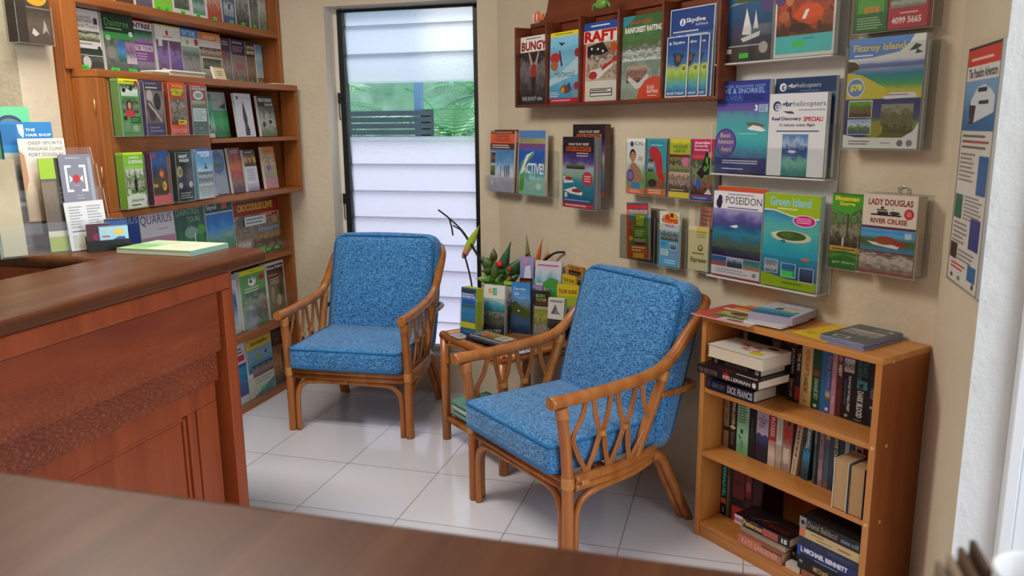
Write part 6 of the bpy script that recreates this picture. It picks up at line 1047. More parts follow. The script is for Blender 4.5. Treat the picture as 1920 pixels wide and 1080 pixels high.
in_stand('green leaflet with a dark arch hindmost in the tiered stand', -0.155, 0.156, 0.128, 0.20, 0.463, [R(0, 0, 1, 1, '5fc08a'), Pic(0, 0, 1, 0.6, '3a6a5a 4a8a6a 5aa87a', 0.2, 3), E(0.62, 0.78, 0.24, 0.12, '2f3a5a'), E(0.62, 0.77, 0.20, 0.09, '4f7a80'), R(0.3, 0.55, 0.95, 0.74, '4a9a70')], '4aa078', 0.004)
in_stand('cream backed leaflet leaning in the dark end of the tiered stand', -0.157, 0.075, 0.03, 0.0, 0.30, [Pic(0, 0, 1, 1, 'b4a888 c0b494 a89c7c', 0.2, 3), R(0, 0, 0.12, 1, '6a7a6a')], 'a09478', 0.006)
# business card holder with cards
hx = Vector((0.62, 0.785, 0)).normalized(); hy = Vector((-hx.y, hx.x, 0))
hm = frame((-0.478, -0.767, 1.0005), hx, hy)
ch_ = empty('card_holder', 'black desk card holder with three upright cards on the counter', 'card holder', hm)
mb = MB(); mb.prism([(0.0, 0.0), (0.036, 0.0), (0.036, 0.03), (0.030, 0.050), (0.025, 0.050), (0.024, 0.026), (0.0, 0.022)], 0, 0.128)
o = mb.build('holder_body', flat('101012', 0.4, 0.4), ch_, 0.002); o.matrix_local = frame((0, 0, 0), (0, 1, 0), (0, 0, 1), (1, 0, 0))
mb = MB(); mb.prism([(-0.006, 0.0), (-0.0005, 0.0), (-0.0005, 0.032), (-0.006, 0.036)], 0, 0.128); o = mb.build('front_lip', flat('101012', 0.4, 0.4), ch_); o.matrix_local = frame((0, 0, 0), (0, 1, 0), (0, 0, 1), (1, 0, 0))
def card(label, off, w, h, art):
    leaflet('business_card', label, 'card', 'cards in the black desk card holder', hm @ Vector(off), hx, hy, w, h, 0.005, art, 0.05)
card('pale blue card with red lettering and a yellow patch in the black holder', (0.036, 0.0015, 0.0245), 0.088, 0.056, [R(0, 0, 1, 1, 'a8d4e4'), R(0, 0, 0.03, 1, '3a6a9a'), R(0, 0.96, 1, 1, '3a6a9a'), L(0.10, 0.32, 0.42, 0.48, 1, 'c01f3a'), E(0.68, 0.64, 0.18, 0.18, 'e8c85a'), G([(0.38, 0.02), (0.48, 0.20), (0.66, 0.36), (0.88, 0.34), (0.90, 0.02)], '2f5a9a')])
card('dark red card beside the pale blue one in the black holder', (0.002, 0.0085, 0.0275), 0.070, 0.062, [R(0, 0, 1, 1, '4a1c2c'), E(0.5, 0.3, 0.25, 0.2, '8a2a4a')])
card('deep blue card behind the pale blue one in the black holder', (0.058, 0.0155, 0.0275), 0.066, 0.074, [R(0, 0, 1, 1, '1f4a90'), R(0, 0.9, 1, 1, '14305c')])
# green booklet lying on the counter
gx = Vector((0.90, -0.03, 0)).normalized(); gy = Vector((0.03, 0.90, 0)).normalized()
gb = empty('booklet', 'thick green and white booklet lying on the counter by the card holder', 'booklet', frame((-0.378, -0.757, 1.0005), gx, gy))
BWd, BDp, BT = 0.285, 0.185, 0.016
mb = MB(); mb.box((0.001, 0.001, 0.0006), (BWd - 0.001, BDp - 0.001, BT - 0.0006)); mb.build('page_block', flat('cfe0cc', 0.7, 0.2), gb)
mb = MB(); mb.box((0, 0, BT - 0.0005), (BWd, BDp, BT + 0.0003)); mb.build('front_cover', flat('8fb88a', 0.4, 0.4), gb)
mb = MB(); mb.box((BWd - 0.0008, 0, 0), (BWd + 0.0006, BDp, BT)); mb.build('spine', flat('9acac0', 0.4, 0.4), gb)
art_mesh('cover_print', BWd, BDp, [Pic(0, 0, 1, 1, '9ac08a 7ab070 a8d0a0 c8d8b8', 0.25, 4), R(0.36, 0.08, 0.98, 0.92, 'd0d4bc'), G([(0.36, 0.08), (0.36, 0.92), (0.46, 0.92), (0.42, 0.5)], 'b4cc9a'), L(0.5, 0.2, 0.9, 0.7, 5, 'bcc4a4')], gb, place=lambda x, z, d: (x, z, BT + 0.0006 + d))

# ================================================================== PAPERBACKS IN THE BOOKCASE
BOOKG = {1: 'paperbacks on the upper bookcase shelf', 2: 'paperbacks on the middle bookcase shelf', 3: 'books on the lowest bookcase shelf'}
def book(label, group, origin, ea, eb, ec, t, d, h, cover, spine=None, pages='cbb393', top=None, name='book'):
    """a bound book: thickness t along ea, depth d from the spine along eb, height h along ec; spine art on the spine, top art on the far board"""
    M = frame(origin, ea, eb, ec)
    c = 0.0016; r = min(0.003, t * 0.2)
    mb = MB(); mb.prism([(0, d), (0, r), (r, 0), (t - r, 0), (t, r), (t, d), (t - c, d), (t - c, c + r), (t - c - r, c), (c + r, c), (c, c + r), (c, d)], 0, h)
    o = mb.build(name, flat(cover, 0.35, 0.4), None, matrix=M); tag(o, label, 'book', group)
    mb = MB(); mb.box((c + 0.0004, c + r + 0.0008, 0.002), (t - c - 0.0004, d - 0.003, h - 0.002)); mb.build('page_block', flat(pages, 0.8, 0.1), o)
    if spine: art_mesh('spine_print', t, h, [R(0, 0, 1, 1, cover)] + spine, o, place=lambda x, z, k: (x, -0.0004 - k, z))
    if top: art_mesh('cover_print', h, d, top, o, place=lambda x, z, k: (t + 0.0004 + k, z, x))
    return o
def stand_row(row, rn, z, items):
    for s0, s1, hh, d, cover, lab, spine, roll in items:
        x, y, zz = lean(LAT, RN, 0.0, roll)
        book(lab, BOOKG[row], rw(s0, rn, z + abs(roll) * (s1 - s0)), x, y, zz, s1 - s0, d, hh, cover, spine)
Y_, O_, Wt = 'd8c06a', 'd8702a', 'dcd8d0'
stand_row(1, 0.872, 0.5358, [
 (1.5010, 1.5260, 0.182, 0.105, '1f1a1c', 'black paperback with silver spine lettering next to the lying stack', [TV('JORDAN', 0.25, 0.50, 0.75, 0.95, 'a8a4a0', 0.03), TV('DEAD LINE', 0.3, 0.08, 0.7, 0.4, 'b8946a', 0.02)], 0.0),
 (1.5270, 1.5450, 0.175, 0.105, '2a1c1e', 'thin dark paperback with a red foot beside the cream spined one', [R(0, 0.05, 1, 0.3, 'a8343a'), TV('THE BIG', 0.2, 0.6, 0.8, 0.92, 'c8c0b8', 0.02)], 0.0),
 (1.5460, 1.5850, 0.188, 0.105, 'd2b878', 'cream spined paperback with red and black lettering on the upper shelf', [R(0, 0, 1, 1, 'd4ba7c'), TV('HELENE HANFF', 0.35, 0.58, 0.75, 0.95, 'd0502a', 0.03), TV('TO ANGELS BAY', 0.3, 0.22, 0.7, 0.56, '2a2420', 0.03), E(0.5, 0.08, 0.15, 0.03, 'b8984a')], 0.0),
 (1.5855, 1.6160, 0.185, 0.105, '1f4a34', 'dark green paperback next to the cream spined one', [R(0.1, 0.56, 0.8, 0.66, '7a4a34'), TV('SAVAGE SKY', 0.3, 0.16, 0.75, 0.52, 'a8c0a0', 0.02), E(0.5, 0.06, 0.2, 0.03, 'c8d0c8')], 0.0),
 (1.6165, 1.6520, 0.187, 0.105, '2f6aa8', 'bright blue paperback with violet lettering on the upper shelf', [R(0.55, 0, 1, 1, '3a5a94'), TV('Erica James', 0.45, 0.42, 0.95, 0.95, '8a80b8', 0.02), Pic(0.5, 0.2, 0.95, 0.4, '5a5a44 c8b890 6a6a8a', 0.6, 5), E(0.7, 0.06, 0.15, 0.03, 'd0d8e0')], 0.0),
 (1.6525, 1.6680, 0.198, 0.105, 'b4869a', 'thin dusty pink paperback on the upper shelf', [L(0.3, 0.1, 0.7, 0.9, 3, 'c8a0b0')], 0.0),
 (1.6685, 1.6870, 0.198, 0.105, '5a2428', 'dark red paperback with white lettering near the top on the upper shelf', [R(0, 0.7, 1, 1, '6a3a3c'), TV('MIST', 0.25, 0.62, 0.85, 0.80, 'd8d0cc', 0.05), E(0.5, 0.9, 0.3, 0.05, 'a87a6a')], 0.0),
 (1.6875, 1.7250, 0.204, 0.105, '16161c', 'black paperback with a blue top and white figures on the upper shelf', [R(0, 0.78, 1, 1, '3a4aa0'), Pic(0.1, 0.70, 0.95, 0.90, 'c8c8c4 2a2a34 d8d8d4', 0.9, 8), TV('THE WOLF OF WALL STREET', 0.52, 0.12, 0.75, 0.66, 'd0d0d0', 0.03), TV('JORDAN BELFORT', 0.2, 0.2, 0.38, 0.6, '6a7a9a', 0.0), T('W', 0.35, 0.03, 0.65, 0.08, 'd0d0d0')], 0.0),
 (1.7255, 1.7740, 0.206, 0.105, '121416', 'thick black paperback with a teal square lettered DARK BLOOD on the upper shelf', [TV('STUART', 0.50, 0.68, 0.80, 0.93, '2f7a84', 0.02), TV('MACBRIDE', 0.18, 0.62, 0.46, 0.93, '2f7a84', 0.02), R(0.2, 0.50, 0.85, 0.62, '3a9aa4'), R(0.35, 0.51, 0.6, 0.58, '14343a'), TV('DARK BLOOD', 0.25, 0.08, 0.65, 0.47, 'c8ccd0', 0.04), L(0.15, 0.02, 0.7, 0.05, 1, '8a8e92')], 0.0),
 (1.7745, 1.7900, 0.205, 0.105, '16202e', 'thin midnight blue paperback beside the thick black one', [TV('HUNT', 0.2, 0.4, 0.8, 0.55, '8a94a8', 0.02), E(0.5, 0.28, 0.25, 0.02, 'a0a8b4')], 0.0),
 (1.7905, 1.8080, 0.188, 0.105, '6a5a8a', 'violet paperback standing last on the upper shelf', [R(0, 0, 1, 0.3, '9a6a70'), R(0, 0.7, 1, 1, '7a6e9a')], 0.0),
])
# a few books standing at the back, behind the lying stack
for s0, s1, hh, cv, lab, sp in [
 (1.272, 1.312, 0.178, '8a7a6c', 'grey and maroon paperback at the back behind the lying stack', [R(0, 0, 1, 1, '8a7a6c'), R(0.1, 0.2, 0.55, 1, '5a1f24'), R(0.65, 0.6, 0.95, 0.95, 'c8bca8')]),
 (1.314, 1.384, 0.180, '1f2f2c', 'broad dark green hardback at the back behind the lying stack', [T('CUSSLER', 0.1, 0.72, 0.9, 0.88, '34504a', 0.03)]),
 (1.412, 1.446, 0.176, '6a5e54', 'stone coloured paperback at the back behind the lying stack', [R(0.15, 0.7, 0.85, 0.95, '8a7e70')]),
 (1.448, 1.485, 0.172, '4a4250', 'dull plum paperback at the back behind the lying stack', [R(0.15, 0.6, 0.85, 0.9, '5f5668')])]:
    book(lab, 'paperbacks at the back of the upper bookcase shelf', rw(s0, 0.90, 0.5358), LAT, RN, UP, s1 - s0, 0.075, hh, cv, sp)
# the lying stack, spines towards the room
def lying(label, group, s, rn, z, t, d, h, cover, spine, top=None, rot=0.0, pages='d9cdb8', flip=False):
    c, sn = math.cos(rot), math.sin(rot)
    ex = LAT * c + RN * sn; ey = RN * c - LAT * sn
    o = rw(s, rn, z)
    # thickness points up, height runs along the shelf, spine to the room (flip: pages to the room)
    if not flip:
        ob = book(label, group, o, UP, ey, ex, t, d, h, cover, None, pages)
        if spine: art_mesh('spine_print', h, t, [R(0, 0, 1, 1, cover)] + spine, ob, place=lambda x, z_, k: (z_, -0.0004 - k, x))
        if top: art_mesh('cover_print', h, d, top, ob, place=lambda x, z_, k: (t + 0.0004 + k, z_, x))
    else:
        ob = book(label, group, o + ex * h + ey * d, UP, -ey, -ex, t, d, h, cover, None, pages)
        if top: art_mesh('cover_print', h, d, top, ob, place=lambda x, z_, k: (t + 0.0004 + k, d - z_, h - x))
    return ob
GS = 'lying stack on the upper bookcase shelf'
lying('navy paperback with white author lettering at the bottom of the lying stack', GS, 1.274, 0.753, 0.5358, 0.038, 0.115, 0.19, '15182c', [R(0.02, 0.2, 0.09, 0.8, '3a2f50'), T('DEAD CERT', 0.14, 0.3, 0.40, 0.7, '8a94b4', 0.0), T('DICK FRANCIS', 0.46, 0.18, 0.98, 0.82, 'd0d4e0', 0.04)], rot=0.02)
lying('black hardback with a red flare lettered THE EXECUTOR in the lying stack', GS, 1.282, 0.700, 0.6042, 0.028, 0.150, 0.242, '1a1114', [T('THE EXECUTOR', 0.02, 0.2, 0.34, 0.7, '8a7474', 0.0), E(0.49, 0.5, 0.06, 0.5, '7a1f24'), E(0.50, 0.5, 0.02, 0.15, 'd8484a'), T('KELLERMAN', 0.44, 0.2, 0.88, 0.6, 'c8c0bc', 0.02), E(0.94, 0.45, 0.03, 0.3, 'd0d0cc')], [Pic(0, 0, 1, 1, '241418 301a1e 1c1214 2a1518', 0.5, 4), R(0.62, 0.05, 0.95, 0.10, 'b8b0ac'), E(0.45, 0.1, 0.12, 0.1, '4a1a1e')], rot=0.0)
lying('plain black paperback set back beneath the red flared hardback', GS, 1.285, 0.775, 0.5743, 0.0294, 0.095, 0.18, '141214', [L(0.2, 0.3, 0.7, 0.7, 1, '2a2628')])
lying('black paperback with a narrow lettered spine second from the top of the lying stack', GS, 1.305, 0.738, 0.6327, 0.025, 0.12, 0.195, '1c1a18', [T('NIGHT SCHOOL FEVER', 0.3, 0.3, 0.75, 0.7, '8a8474', 0.0), R(0.9, 0.2, 0.97, 0.8, 'a8a098'), E(0.1, 0.5, 0.04, 0.3, '9a948c')], rot=0.0)
lying('white paperback with red lettering and a yellow seal on top of the lying stack', GS, 1.302, 0.722, 0.6582, 0.040, 0.135, 0.215, 'd4cec4', None, [R(0, 0, 1, 1, 'd8d2ca'), T('TIME WILL', 0.30, 0.52, 0.72, 0.72, 'a8303c', 0.04), T('TELL US', 0.42, 0.28, 0.76, 0.46, 'a8303c', 0.04), E(0.78, 0.22, 0.12, 0.13, 'd0c02a'), E(0.78, 0.82, 0.10, 0.08, '2a2422')], rot=0.015, pages='d8ccb8', flip=True)

stand_row(2, 0.846, 0.3108, [
 (1.2760, 1.2976, 0.178, 0.125, '8a7660', 'tan and black paperback first on the middle shelf', [R(0, 0.34, 1, 0.42, '2a2420'), L(0.3, 0.5, 0.7, 0.95, 2, '6a5a48')], 0.0),
 (1.2988, 1.3300, 0.180, 0.125, '1c1714', 'black paperback with a cream author name second on the middle shelf', [TV('STEPHEN LEATHER', 0.3, 0.50, 0.75, 0.96, 'c8b894', 0.03), G([(0.05, 0.44), (0.5, 0.50), (0.95, 0.44), (0.5, 0.40)], 'd0c090'), TV('TRUE COLOURS', 0.3, 0.1, 0.7, 0.36, '8a8070', 0.0)], 0.0),
 (1.3322, 1.3805, 0.176, 0.125, '7fb494', 'pale green paperback with a standing figure on the middle shelf', [Pic(0, 0, 1, 1, '6aa880 8fc4a4 7fb494 9accb0', 0.3, 4), L(0.1, 0.6, 0.9, 0.97, 7, '3a6a54'), E(0.42, 0.44, 0.12, 0.05, '2a4a3c'), G([(0.1, 0.36), (0.2, 0.36), (0.4, 0.30), (0.3, 0.28)], '2f5040'), G([(0.38, 0.03), (0.52, 0.03), (0.56, 0.26), (0.36, 0.26)], '5a9a78')], 0.0),
 (1.3816, 1.4095, 0.184, 0.125, '181a1e', 'plain black paperback beside the pale green one on the middle shelf', [TV('THE FINAL', 0.3, 0.35, 0.6, 0.75, '4a5058', 0.0)], 0.0),
 (1.4117, 1.4586, 0.184, 0.125, '23233a', 'lilac topped paperback over navy hills on the middle shelf', [R(0, 0.48, 1, 1, 'b8b0c8'), G([(0, 0.48), (0.2, 0.53), (0.5, 0.48), (0.8, 0.52), (1, 0.48), (1, 0.38), (0, 0.38)], '3a3a6a'), Pic(0, 0.25, 1, 0.48, '1f1f30 2f3060 3a3c74', 0.3, 4), T('THE', 0.38, 0.82, 0.62, 0.86, '3a3458', 0.02), T('LONG ROAD', 0.1, 0.76, 0.9, 0.81, '3a3458', 0.02), T('HOME', 0.25, 0.70, 0.75, 0.75, '3a3458', 0.02), L(0.2, 0.63, 0.85, 0.69, 2, 'a04a6a'), L(0.1, 0.9, 0.9, 0.95, 1, '7a6aa8')], 0.0),
 (1.4607, 1.4881, 0.172, 0.125, 'a8524e', 'red and cream paperback with white lettering on the middle shelf', [Pic(0, 0, 1, 0.5, 'c8b4a8 d8ccc4 b88a80', 0.4, 5), R(0, 0.5, 1, 1, 'a83038'), TV('ROSES', 0.25, 0.58, 0.8, 0.95, 'd8c0bc', 0.03)], 0.0),
 (1.4901, 1.5125, 0.188, 0.125, 'c0b8ac', 'white spined paperback with a pale green panel on the middle shelf', [R(0, 0.42, 1, 1, 'c4ccc0'), TV('SUMMER', 0.3, 0.5, 0.7, 0.9, '8aa490', 0.0), Pic(0, 0, 1, 0.42, 'a89888 c8bcb0 b0a090', 0.4, 4), TV('HILL', 0.3, 0.18, 0.7, 0.32, '7a6a5c', 0.0)], 0.0),
 (1.5150, 1.5470, 0.184, 0.125, '8a5048', 'brick red paperback with a cherry and a glass on the middle shelf', [Pic(0, 0, 1, 1, '9a8a80 c8b8ac a88a7c 9a3a34 a84038 8a4a40', 0.35, 4), E(0.4, 0.70, 0.3, 0.10, 'b02a2a'), E(0.62, 0.88, 0.16, 0.05, '1f1816'), G([(0.25, 0.15), (0.7, 0.15), (0.8, 0.42), (0.15, 0.42)], 'd0c8bc')], 0.0),
 (1.5500, 1.5680, 0.180, 0.10, 'cbb89a', 'cream paperback with black lettering leaning towards the teal one', [TV('BUCK IT ON UP', 0.25, 0.34, 0.75, 0.84, '2a2622', 0.05), R(0.1, 0.86, 0.9, 0.97, 'b07068'), TV('RIDING', 0.35, 0.05, 0.65, 0.3, '5a5248', 0.0)], -0.09),
 (1.5850, 1.6100, 0.182, 0.10, '24414c', 'teal and dark blue paperback with white lettering leaning on the middle shelf', [Pic(0, 0.1, 1, 0.62, '2a4450 3a5a64 2f7aa0 2a86b4 2a5a6a', 0.4, 4), TV('CORNWELL', 0.3, 0.56, 0.8, 0.97, 'c8d0d4', 0.05)], -0.06),
 (1.6280, 1.6440, 0.183, 0.125, '3f565c', 'slate paperback beside the leaning teal one on the middle shelf', [R(0.5, 0, 1, 1, '1c2226'), R(0, 0.7, 0.5, 0.95, '6a8488')], 0.0),
 (1.6455, 1.6610, 0.178, 0.125, '8a7480', 'mauve paperback on the middle shelf before the blue grey one', [R(0, 0.1, 1, 0.3, '9a8890'), L(0.3, 0.4, 0.7, 0.9, 2, '6a5a64')], 0.0),
 (1.6638, 1.6812, 0.180, 0.125, '4a5a6e', 'blue grey paperback with a gold tip on the middle shelf', [R(0.1, 0.86, 0.9, 0.98, 'a89a5a'), R(0, 0, 1, 0.12, '7a5a5a')], 0.0),
 (1.6832, 1.7096, 0.180, 0.125, '26344a', 'dark blue paperback with gold author lettering on the middle shelf', [TV('CLIVE CASSON', 0.45, 0.42, 0.9, 0.97, 'c8b470', 0.04), R(0, 0, 0.3, 1, '33445c')], 0.0),
 (1.7116, 1.7269, 0.182, 0.125, '1c2e2a', 'blackish green paperback on the middle shelf behind the turned books', [R(0.2, 0.5, 0.8, 0.6, '3a2a34')], 0.0),
 (1.7289, 1.7431, 0.180, 0.125, '9aa8b4', 'white and steel blue paperback on the middle shelf behind the turned books', [R(0, 0.55, 1, 0.72, '3a5a7a'), R(0, 0.3, 1, 0.42, '7a5a60')], 0.0),
 (1.7451, 1.7593, 0.178, 0.125, '20262e', 'dark slate paperback on the middle shelf behind the turned books', [R(0.2, 0.6, 0.8, 0.85, '3a4450')], 0.0),
 (1.7613, 1.7867, 0.182, 0.125, 'b0b0b0', 'pale grey paperback with a black numeral on the middle shelf', [T('II', 0.3, 0.72, 0.75, 0.88, '1c1c1e', 0.06), R(0, 0, 1, 0.3, '8a8a8c')], 0.0),
 (1.7887, 1.8060, 0.175, 0.125, '5a2a2e', 'maroon paperback last on the middle shelf', [R(0.2, 0.2, 0.8, 0.9, '6a3236')], 0.0),
])
# two books turned with their page edges to the room
def fore_edge(label, s, rn, z, t, d, h, cover, pages):
    return book(label, 'books turned pages outward on the middle bookcase shelf', rw(s + t, rn + d, z), -LAT, -RN, UP, t, d, h, cover, None, pages)
fore_edge('tan paged book with a white cover edge turned pages outward on the middle shelf', 1.757, 0.756, 0.3108, 0.045, 0.085, 0.150, 'd8d4cc', 'b8966c')
fore_edge('tan paged book with a blue black cover turned pages outward by the end panel', 1.806, 0.756, 0.3108, 0.046, 0.085, 0.146, '23263c', 'b08c62')

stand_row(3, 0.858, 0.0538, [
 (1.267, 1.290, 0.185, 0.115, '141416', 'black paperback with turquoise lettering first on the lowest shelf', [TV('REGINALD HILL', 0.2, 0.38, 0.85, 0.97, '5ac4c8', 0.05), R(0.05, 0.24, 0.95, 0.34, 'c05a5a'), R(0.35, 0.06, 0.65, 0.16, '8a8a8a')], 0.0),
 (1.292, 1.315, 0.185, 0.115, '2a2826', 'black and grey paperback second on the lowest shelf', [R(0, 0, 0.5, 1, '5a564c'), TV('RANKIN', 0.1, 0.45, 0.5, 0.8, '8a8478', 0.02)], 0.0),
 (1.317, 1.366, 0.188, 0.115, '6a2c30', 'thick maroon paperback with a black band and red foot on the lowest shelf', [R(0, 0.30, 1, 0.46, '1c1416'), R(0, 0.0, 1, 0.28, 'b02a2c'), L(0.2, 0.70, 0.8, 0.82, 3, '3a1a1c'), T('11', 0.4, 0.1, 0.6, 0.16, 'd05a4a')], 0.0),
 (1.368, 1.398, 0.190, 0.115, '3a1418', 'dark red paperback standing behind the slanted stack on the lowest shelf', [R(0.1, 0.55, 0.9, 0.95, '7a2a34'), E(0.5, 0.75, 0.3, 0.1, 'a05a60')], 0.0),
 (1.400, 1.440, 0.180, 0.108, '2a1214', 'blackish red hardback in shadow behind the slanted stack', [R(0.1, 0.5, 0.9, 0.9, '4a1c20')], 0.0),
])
G3 = 'lying books on the lowest bookcase shelf'
lying('salmon spined paperback at the bottom of the slanted stack', G3, 1.434, 0.752, 0.0538, 0.036, 0.10, 0.172, 'b8684c', [R(0, 0, 1, 1, 'bc6c50'), T('KATE GARDENER', 0.1, 0.2, 0.92, 0.75, 'd8a48c', 0.02), Pic(0.55, 0.75, 1, 1, '5a3a30 8a5a48', 0.4, 5)], [R(0, 0, 1, 1, 'a85a48')], rot=0.0, pages='c8b08c')
lying('worn white paged paperback in the middle of the slanted stack', G3, 1.430, 0.765, 0.0903, 0.028, 0.10, 0.178, '8a7a64', None, None, rot=0.0, pages='cfc4ae', flip=True)
lying('black thriller with gold lettering on top of the slanted stack', G3, 1.418, 0.752, 0.1188, 0.030, 0.098, 0.21, '171314', [Pic(0, 0, 0.16, 1, 'c0a8a0 5a3a38 d0b8b0', 0.7, 6), T('Patterson', 0.17, 0.25, 0.52, 0.85, 'c8a45a', 0.04), T('James', 0.3, 0.84, 0.44, 0.98, 'c8a45a', 0.0), R(0.53, 0.12, 0.80, 0.9, 'a8524a'), T('15', 0.86, 0.25, 0.96, 0.75, 'd8d8d4', 0.06)], [Pic(0, 0, 1, 1, '1a1214 241416 141012', 0.4, 4), G([(0.25, 0.2), (0.27, 0.2), (0.6, 0.6), (0.58, 0.6)], '6a6464'), T('CROSS', 0.45, 0.15, 0.9, 0.35, '6a1a1c', 0.02)], rot=0.02, pages='cfc4ae')
lying('black paperback lying between the two stacks on the lowest shelf', G3, 1.612, 0.79, 0.0538, 0.045, 0.10, 0.04, '161416', [E(0.2, 0.8, 0.08, 0.1, 'a89a94')], [R(0, 0, 1, 1, '161416')])
G3b = 'second lying stack on the lowest bookcase shelf'
z = 0.0538
for t, h, cv, lab, sp, pg in [
 (0.022, 0.180, 'b07a4c', 'tan spined book at the bottom of the second lying stack', [R(0, 0, 1, 1, '9a5a34'), L(0.1, 0.3, 0.8, 0.7, 1, '6a3a20')], 'c8a878'),
 (0.040, 0.196, '141414', 'thick black book with gold lettering low in the second lying stack', [T('MICHAEL CONNELLY', 0.28, 0.25, 0.92, 0.65, 'c8a85a', 0.02), E(0.06, 0.6, 0.03, 0.12, '8a8a84')], 'cbb393'),
 (0.036, 0.200, '23306c', 'deep blue book with bold white lettering in the second lying stack', [R(0, 0.0, 1, 0.30, '1a2048'), T('I, MICHAEL BENNETT', 0.06, 0.34, 0.84, 0.86, 'd8dce8', 0.06), L(0.3, 0.06, 0.85, 0.24, 1, '8a94b8'), R(0, 0.0, 0.06, 1, '2a3f94')], 'cbb393'),
 (0.026, 0.196, '242c4c', 'navy book with faint lettering in the second lying stack', [T('KNOCKOUT', 0.50, 0.3, 0.9, 0.7, '4a5680', 0.02), L(0.2, 0.4, 0.45, 0.6, 1, '3a4468')], 'cbb393'),
 (0.028, 0.196, 'c0a878', 'cream and orange spined book second from the top of the second lying stack', [R(0, 0, 1, 1, 'c8b080'), R(0, 0, 0.10, 1, 'c87850'), L(0.2, 0.55, 0.5, 0.85, 1, '8a7444'), L(0.3, 0.2, 0.6, 0.45, 1, '8a7444'), L(0.66, 0.3, 0.95, 0.6, 1, '6a5a3a')], 'd0bc94'),
 (0.034, 0.198, '1c1a1a', 'black book with a silver fish mark on top of the second lying stack', [R(0, 0, 0.12, 1, '8a8884'), E(0.06, 0.5, 0.035, 0.2, '1a1a1c'), T('David Baldacci', 0.14, 0.25, 0.64, 0.8, '8a7a70', 0.02), T('stone cold', 0.70, 0.25, 0.98, 0.7, '7a94a0', 0.02)], 'cbb393')]:
    lying(lab, G3b, 1.855 - h, 0.757, z, t, 0.125, h, cv, sp, [R(0, 0, 1, 1, cv)], pages=pg); z += t + 0.0005
lying('slim white edged book lying flat in front of the black paperback on the lowest shelf', G3, 1.618, 0.757, 0.0538, 0.017, 0.030, 0.05, 'c8bca8', [R(0, 0, 1, 1, 'cbb89c')], [R(0, 0, 1, 1, 'd0ccc4')], pages='cbb394')

# ------------------------------------------------------------------ magazines on top of the bookcase
def flatmag(label, s, rn, z, w, d, t, rot, art, cover='d8d4cc', pages='d8d6d2', sheets=True):
    c, sn = math.cos(rot), math.sin(rot); ex = LAT * c + RN * sn; ey = RN * c - LAT * sn
    M = frame(rw(s, rn, z), ex, ey)
    mb = MB(); mb.box((0, 0, 0), (w, d, t)); o = mb.build('magazine', flat(pages, 0.6, 0.2), None, matrix=M); tag(o, label, 'magazine', 'magazines lying on top of the bookcase')
    art_mesh('cover_print', w, d, art, o, place=lambda x, y, k: (x, y, t + 0.0003 + k))
    return o
ZT = 0.7808
flatmag('red edged magazine overhanging the bookcase top at its chair end', 1.225, 0.722, ZT, 0.225, 0.21, 0.004, 0.06, [R(0, 0, 1, 1, 'c0473a'), Pic(0.22, 0.18, 0.95, 0.62, '4a5a34 8a9a5a c8b86a 6a7a44', 0.6, 6), R(0.1, 0.64, 0.9, 0.72, 'd8d0c0'), R(0.2, 0.74, 0.95, 0.86, 'd8a02a'), R(0.4, 0.88, 1, 1, 'b8302c'), R(0.45, 0.0, 1, 0.2, 'c8b8b0'), E(0.7, 0.1, 0.15, 0.05, '8a4a3a'), E(0.5, 0.48, 0.14, 0.08, '6a3a2c')], pages='c8a8a0')
flatmag('thin white magazine under the thick turquoise one on the bookcase top', 1.405, 0.762, ZT + 0.0046, 0.13, 0.16, 0.005, 0.12, [R(0, 0, 1, 1, 'c8c4c8')])
flatmag('thick magazine with a turquoise sea cover on the bookcase top', 1.400, 0.790, ZT + 0.0100, 0.145, 0.185, 0.024, 0.20, [R(0, 0, 1, 1, 'b8bcc4'), R(0.0, 0.0, 0.92, 0.42, '2a7a9a'), Pic(0.02, 0.05, 0.9, 0.42, '1f5a7a 2f88a8 3a98b4', 0.3, 4), G([(0.4, 0.42), (0.8, 0.36), (0.9, 0.5), (0.5, 0.56)], 'c8b470'), G([(0.3, 0.44), (0.5, 0.46), (0.46, 0.58), (0.34, 0.56)], '3a2f2a'), T('REEF', 0.3, 0.72, 0.9, 0.9, 'd8dce4', 0.02), L(0.4, 0.62, 0.9, 0.68, 1, '8a94a4')], pages='a8a0b4')
flatmag('yellow leaflet lying between the thick magazine and the grey pile', 1.566, 0.790, ZT, 0.13, 0.19, 0.003, -0.14, [R(0, 0, 1, 1, 'dcb828'), R(0.45, 0.35, 0.95, 0.72, '8a6a5a'), Pic(0.48, 0.38, 0.92, 0.70, '4a2a2c 8a3a44 a89a90', 0.5, 5), L(0.1, 0.1, 0.4, 0.3, 3, 'b08a18'), R(0, 0.9, 1, 1, 'e0c03a')], pages='d8b428')
for k, (lab, ds, dn, rt, art) in enumerate([
 ('grey magazine lying lowest in the pile at the wall corner of the bookcase top', 0.004, 0.0, 0.02, [R(0, 0, 1, 1, '5a5c62')]),
 ('slate magazine lying in the middle of the pile at the wall corner', -0.002, 0.005, 0.0, [R(0, 0, 1, 1, '4f5560')]),
 ('dark grey magazine with a photo band on top of the pile at the wall corner', 0.0, 0.003, 0.015, [R(0, 0, 1, 1, '55575a'), Pic(0.1, 0.3, 0.9, 0.7, '3a3c40 8a8c90 6a6c70 a8a4a0', 0.7, 6), R(0.2, 0.08, 0.55, 0.2, 'b0b0b4'), R(0.25, 0.1, 0.5, 0.18, '3a3c40'), L(0.5, 0.76, 0.9, 0.9, 2, '8a8c90'), E(0.86, 0.86, 0.05, 0.03, 'c8c8cc')])]):
    flatmag(lab, 1.666 + ds, 0.776 + dn, ZT + k * 0.0063, 0.135, 0.195, 0.006, rt, art, pages='8a94b8')

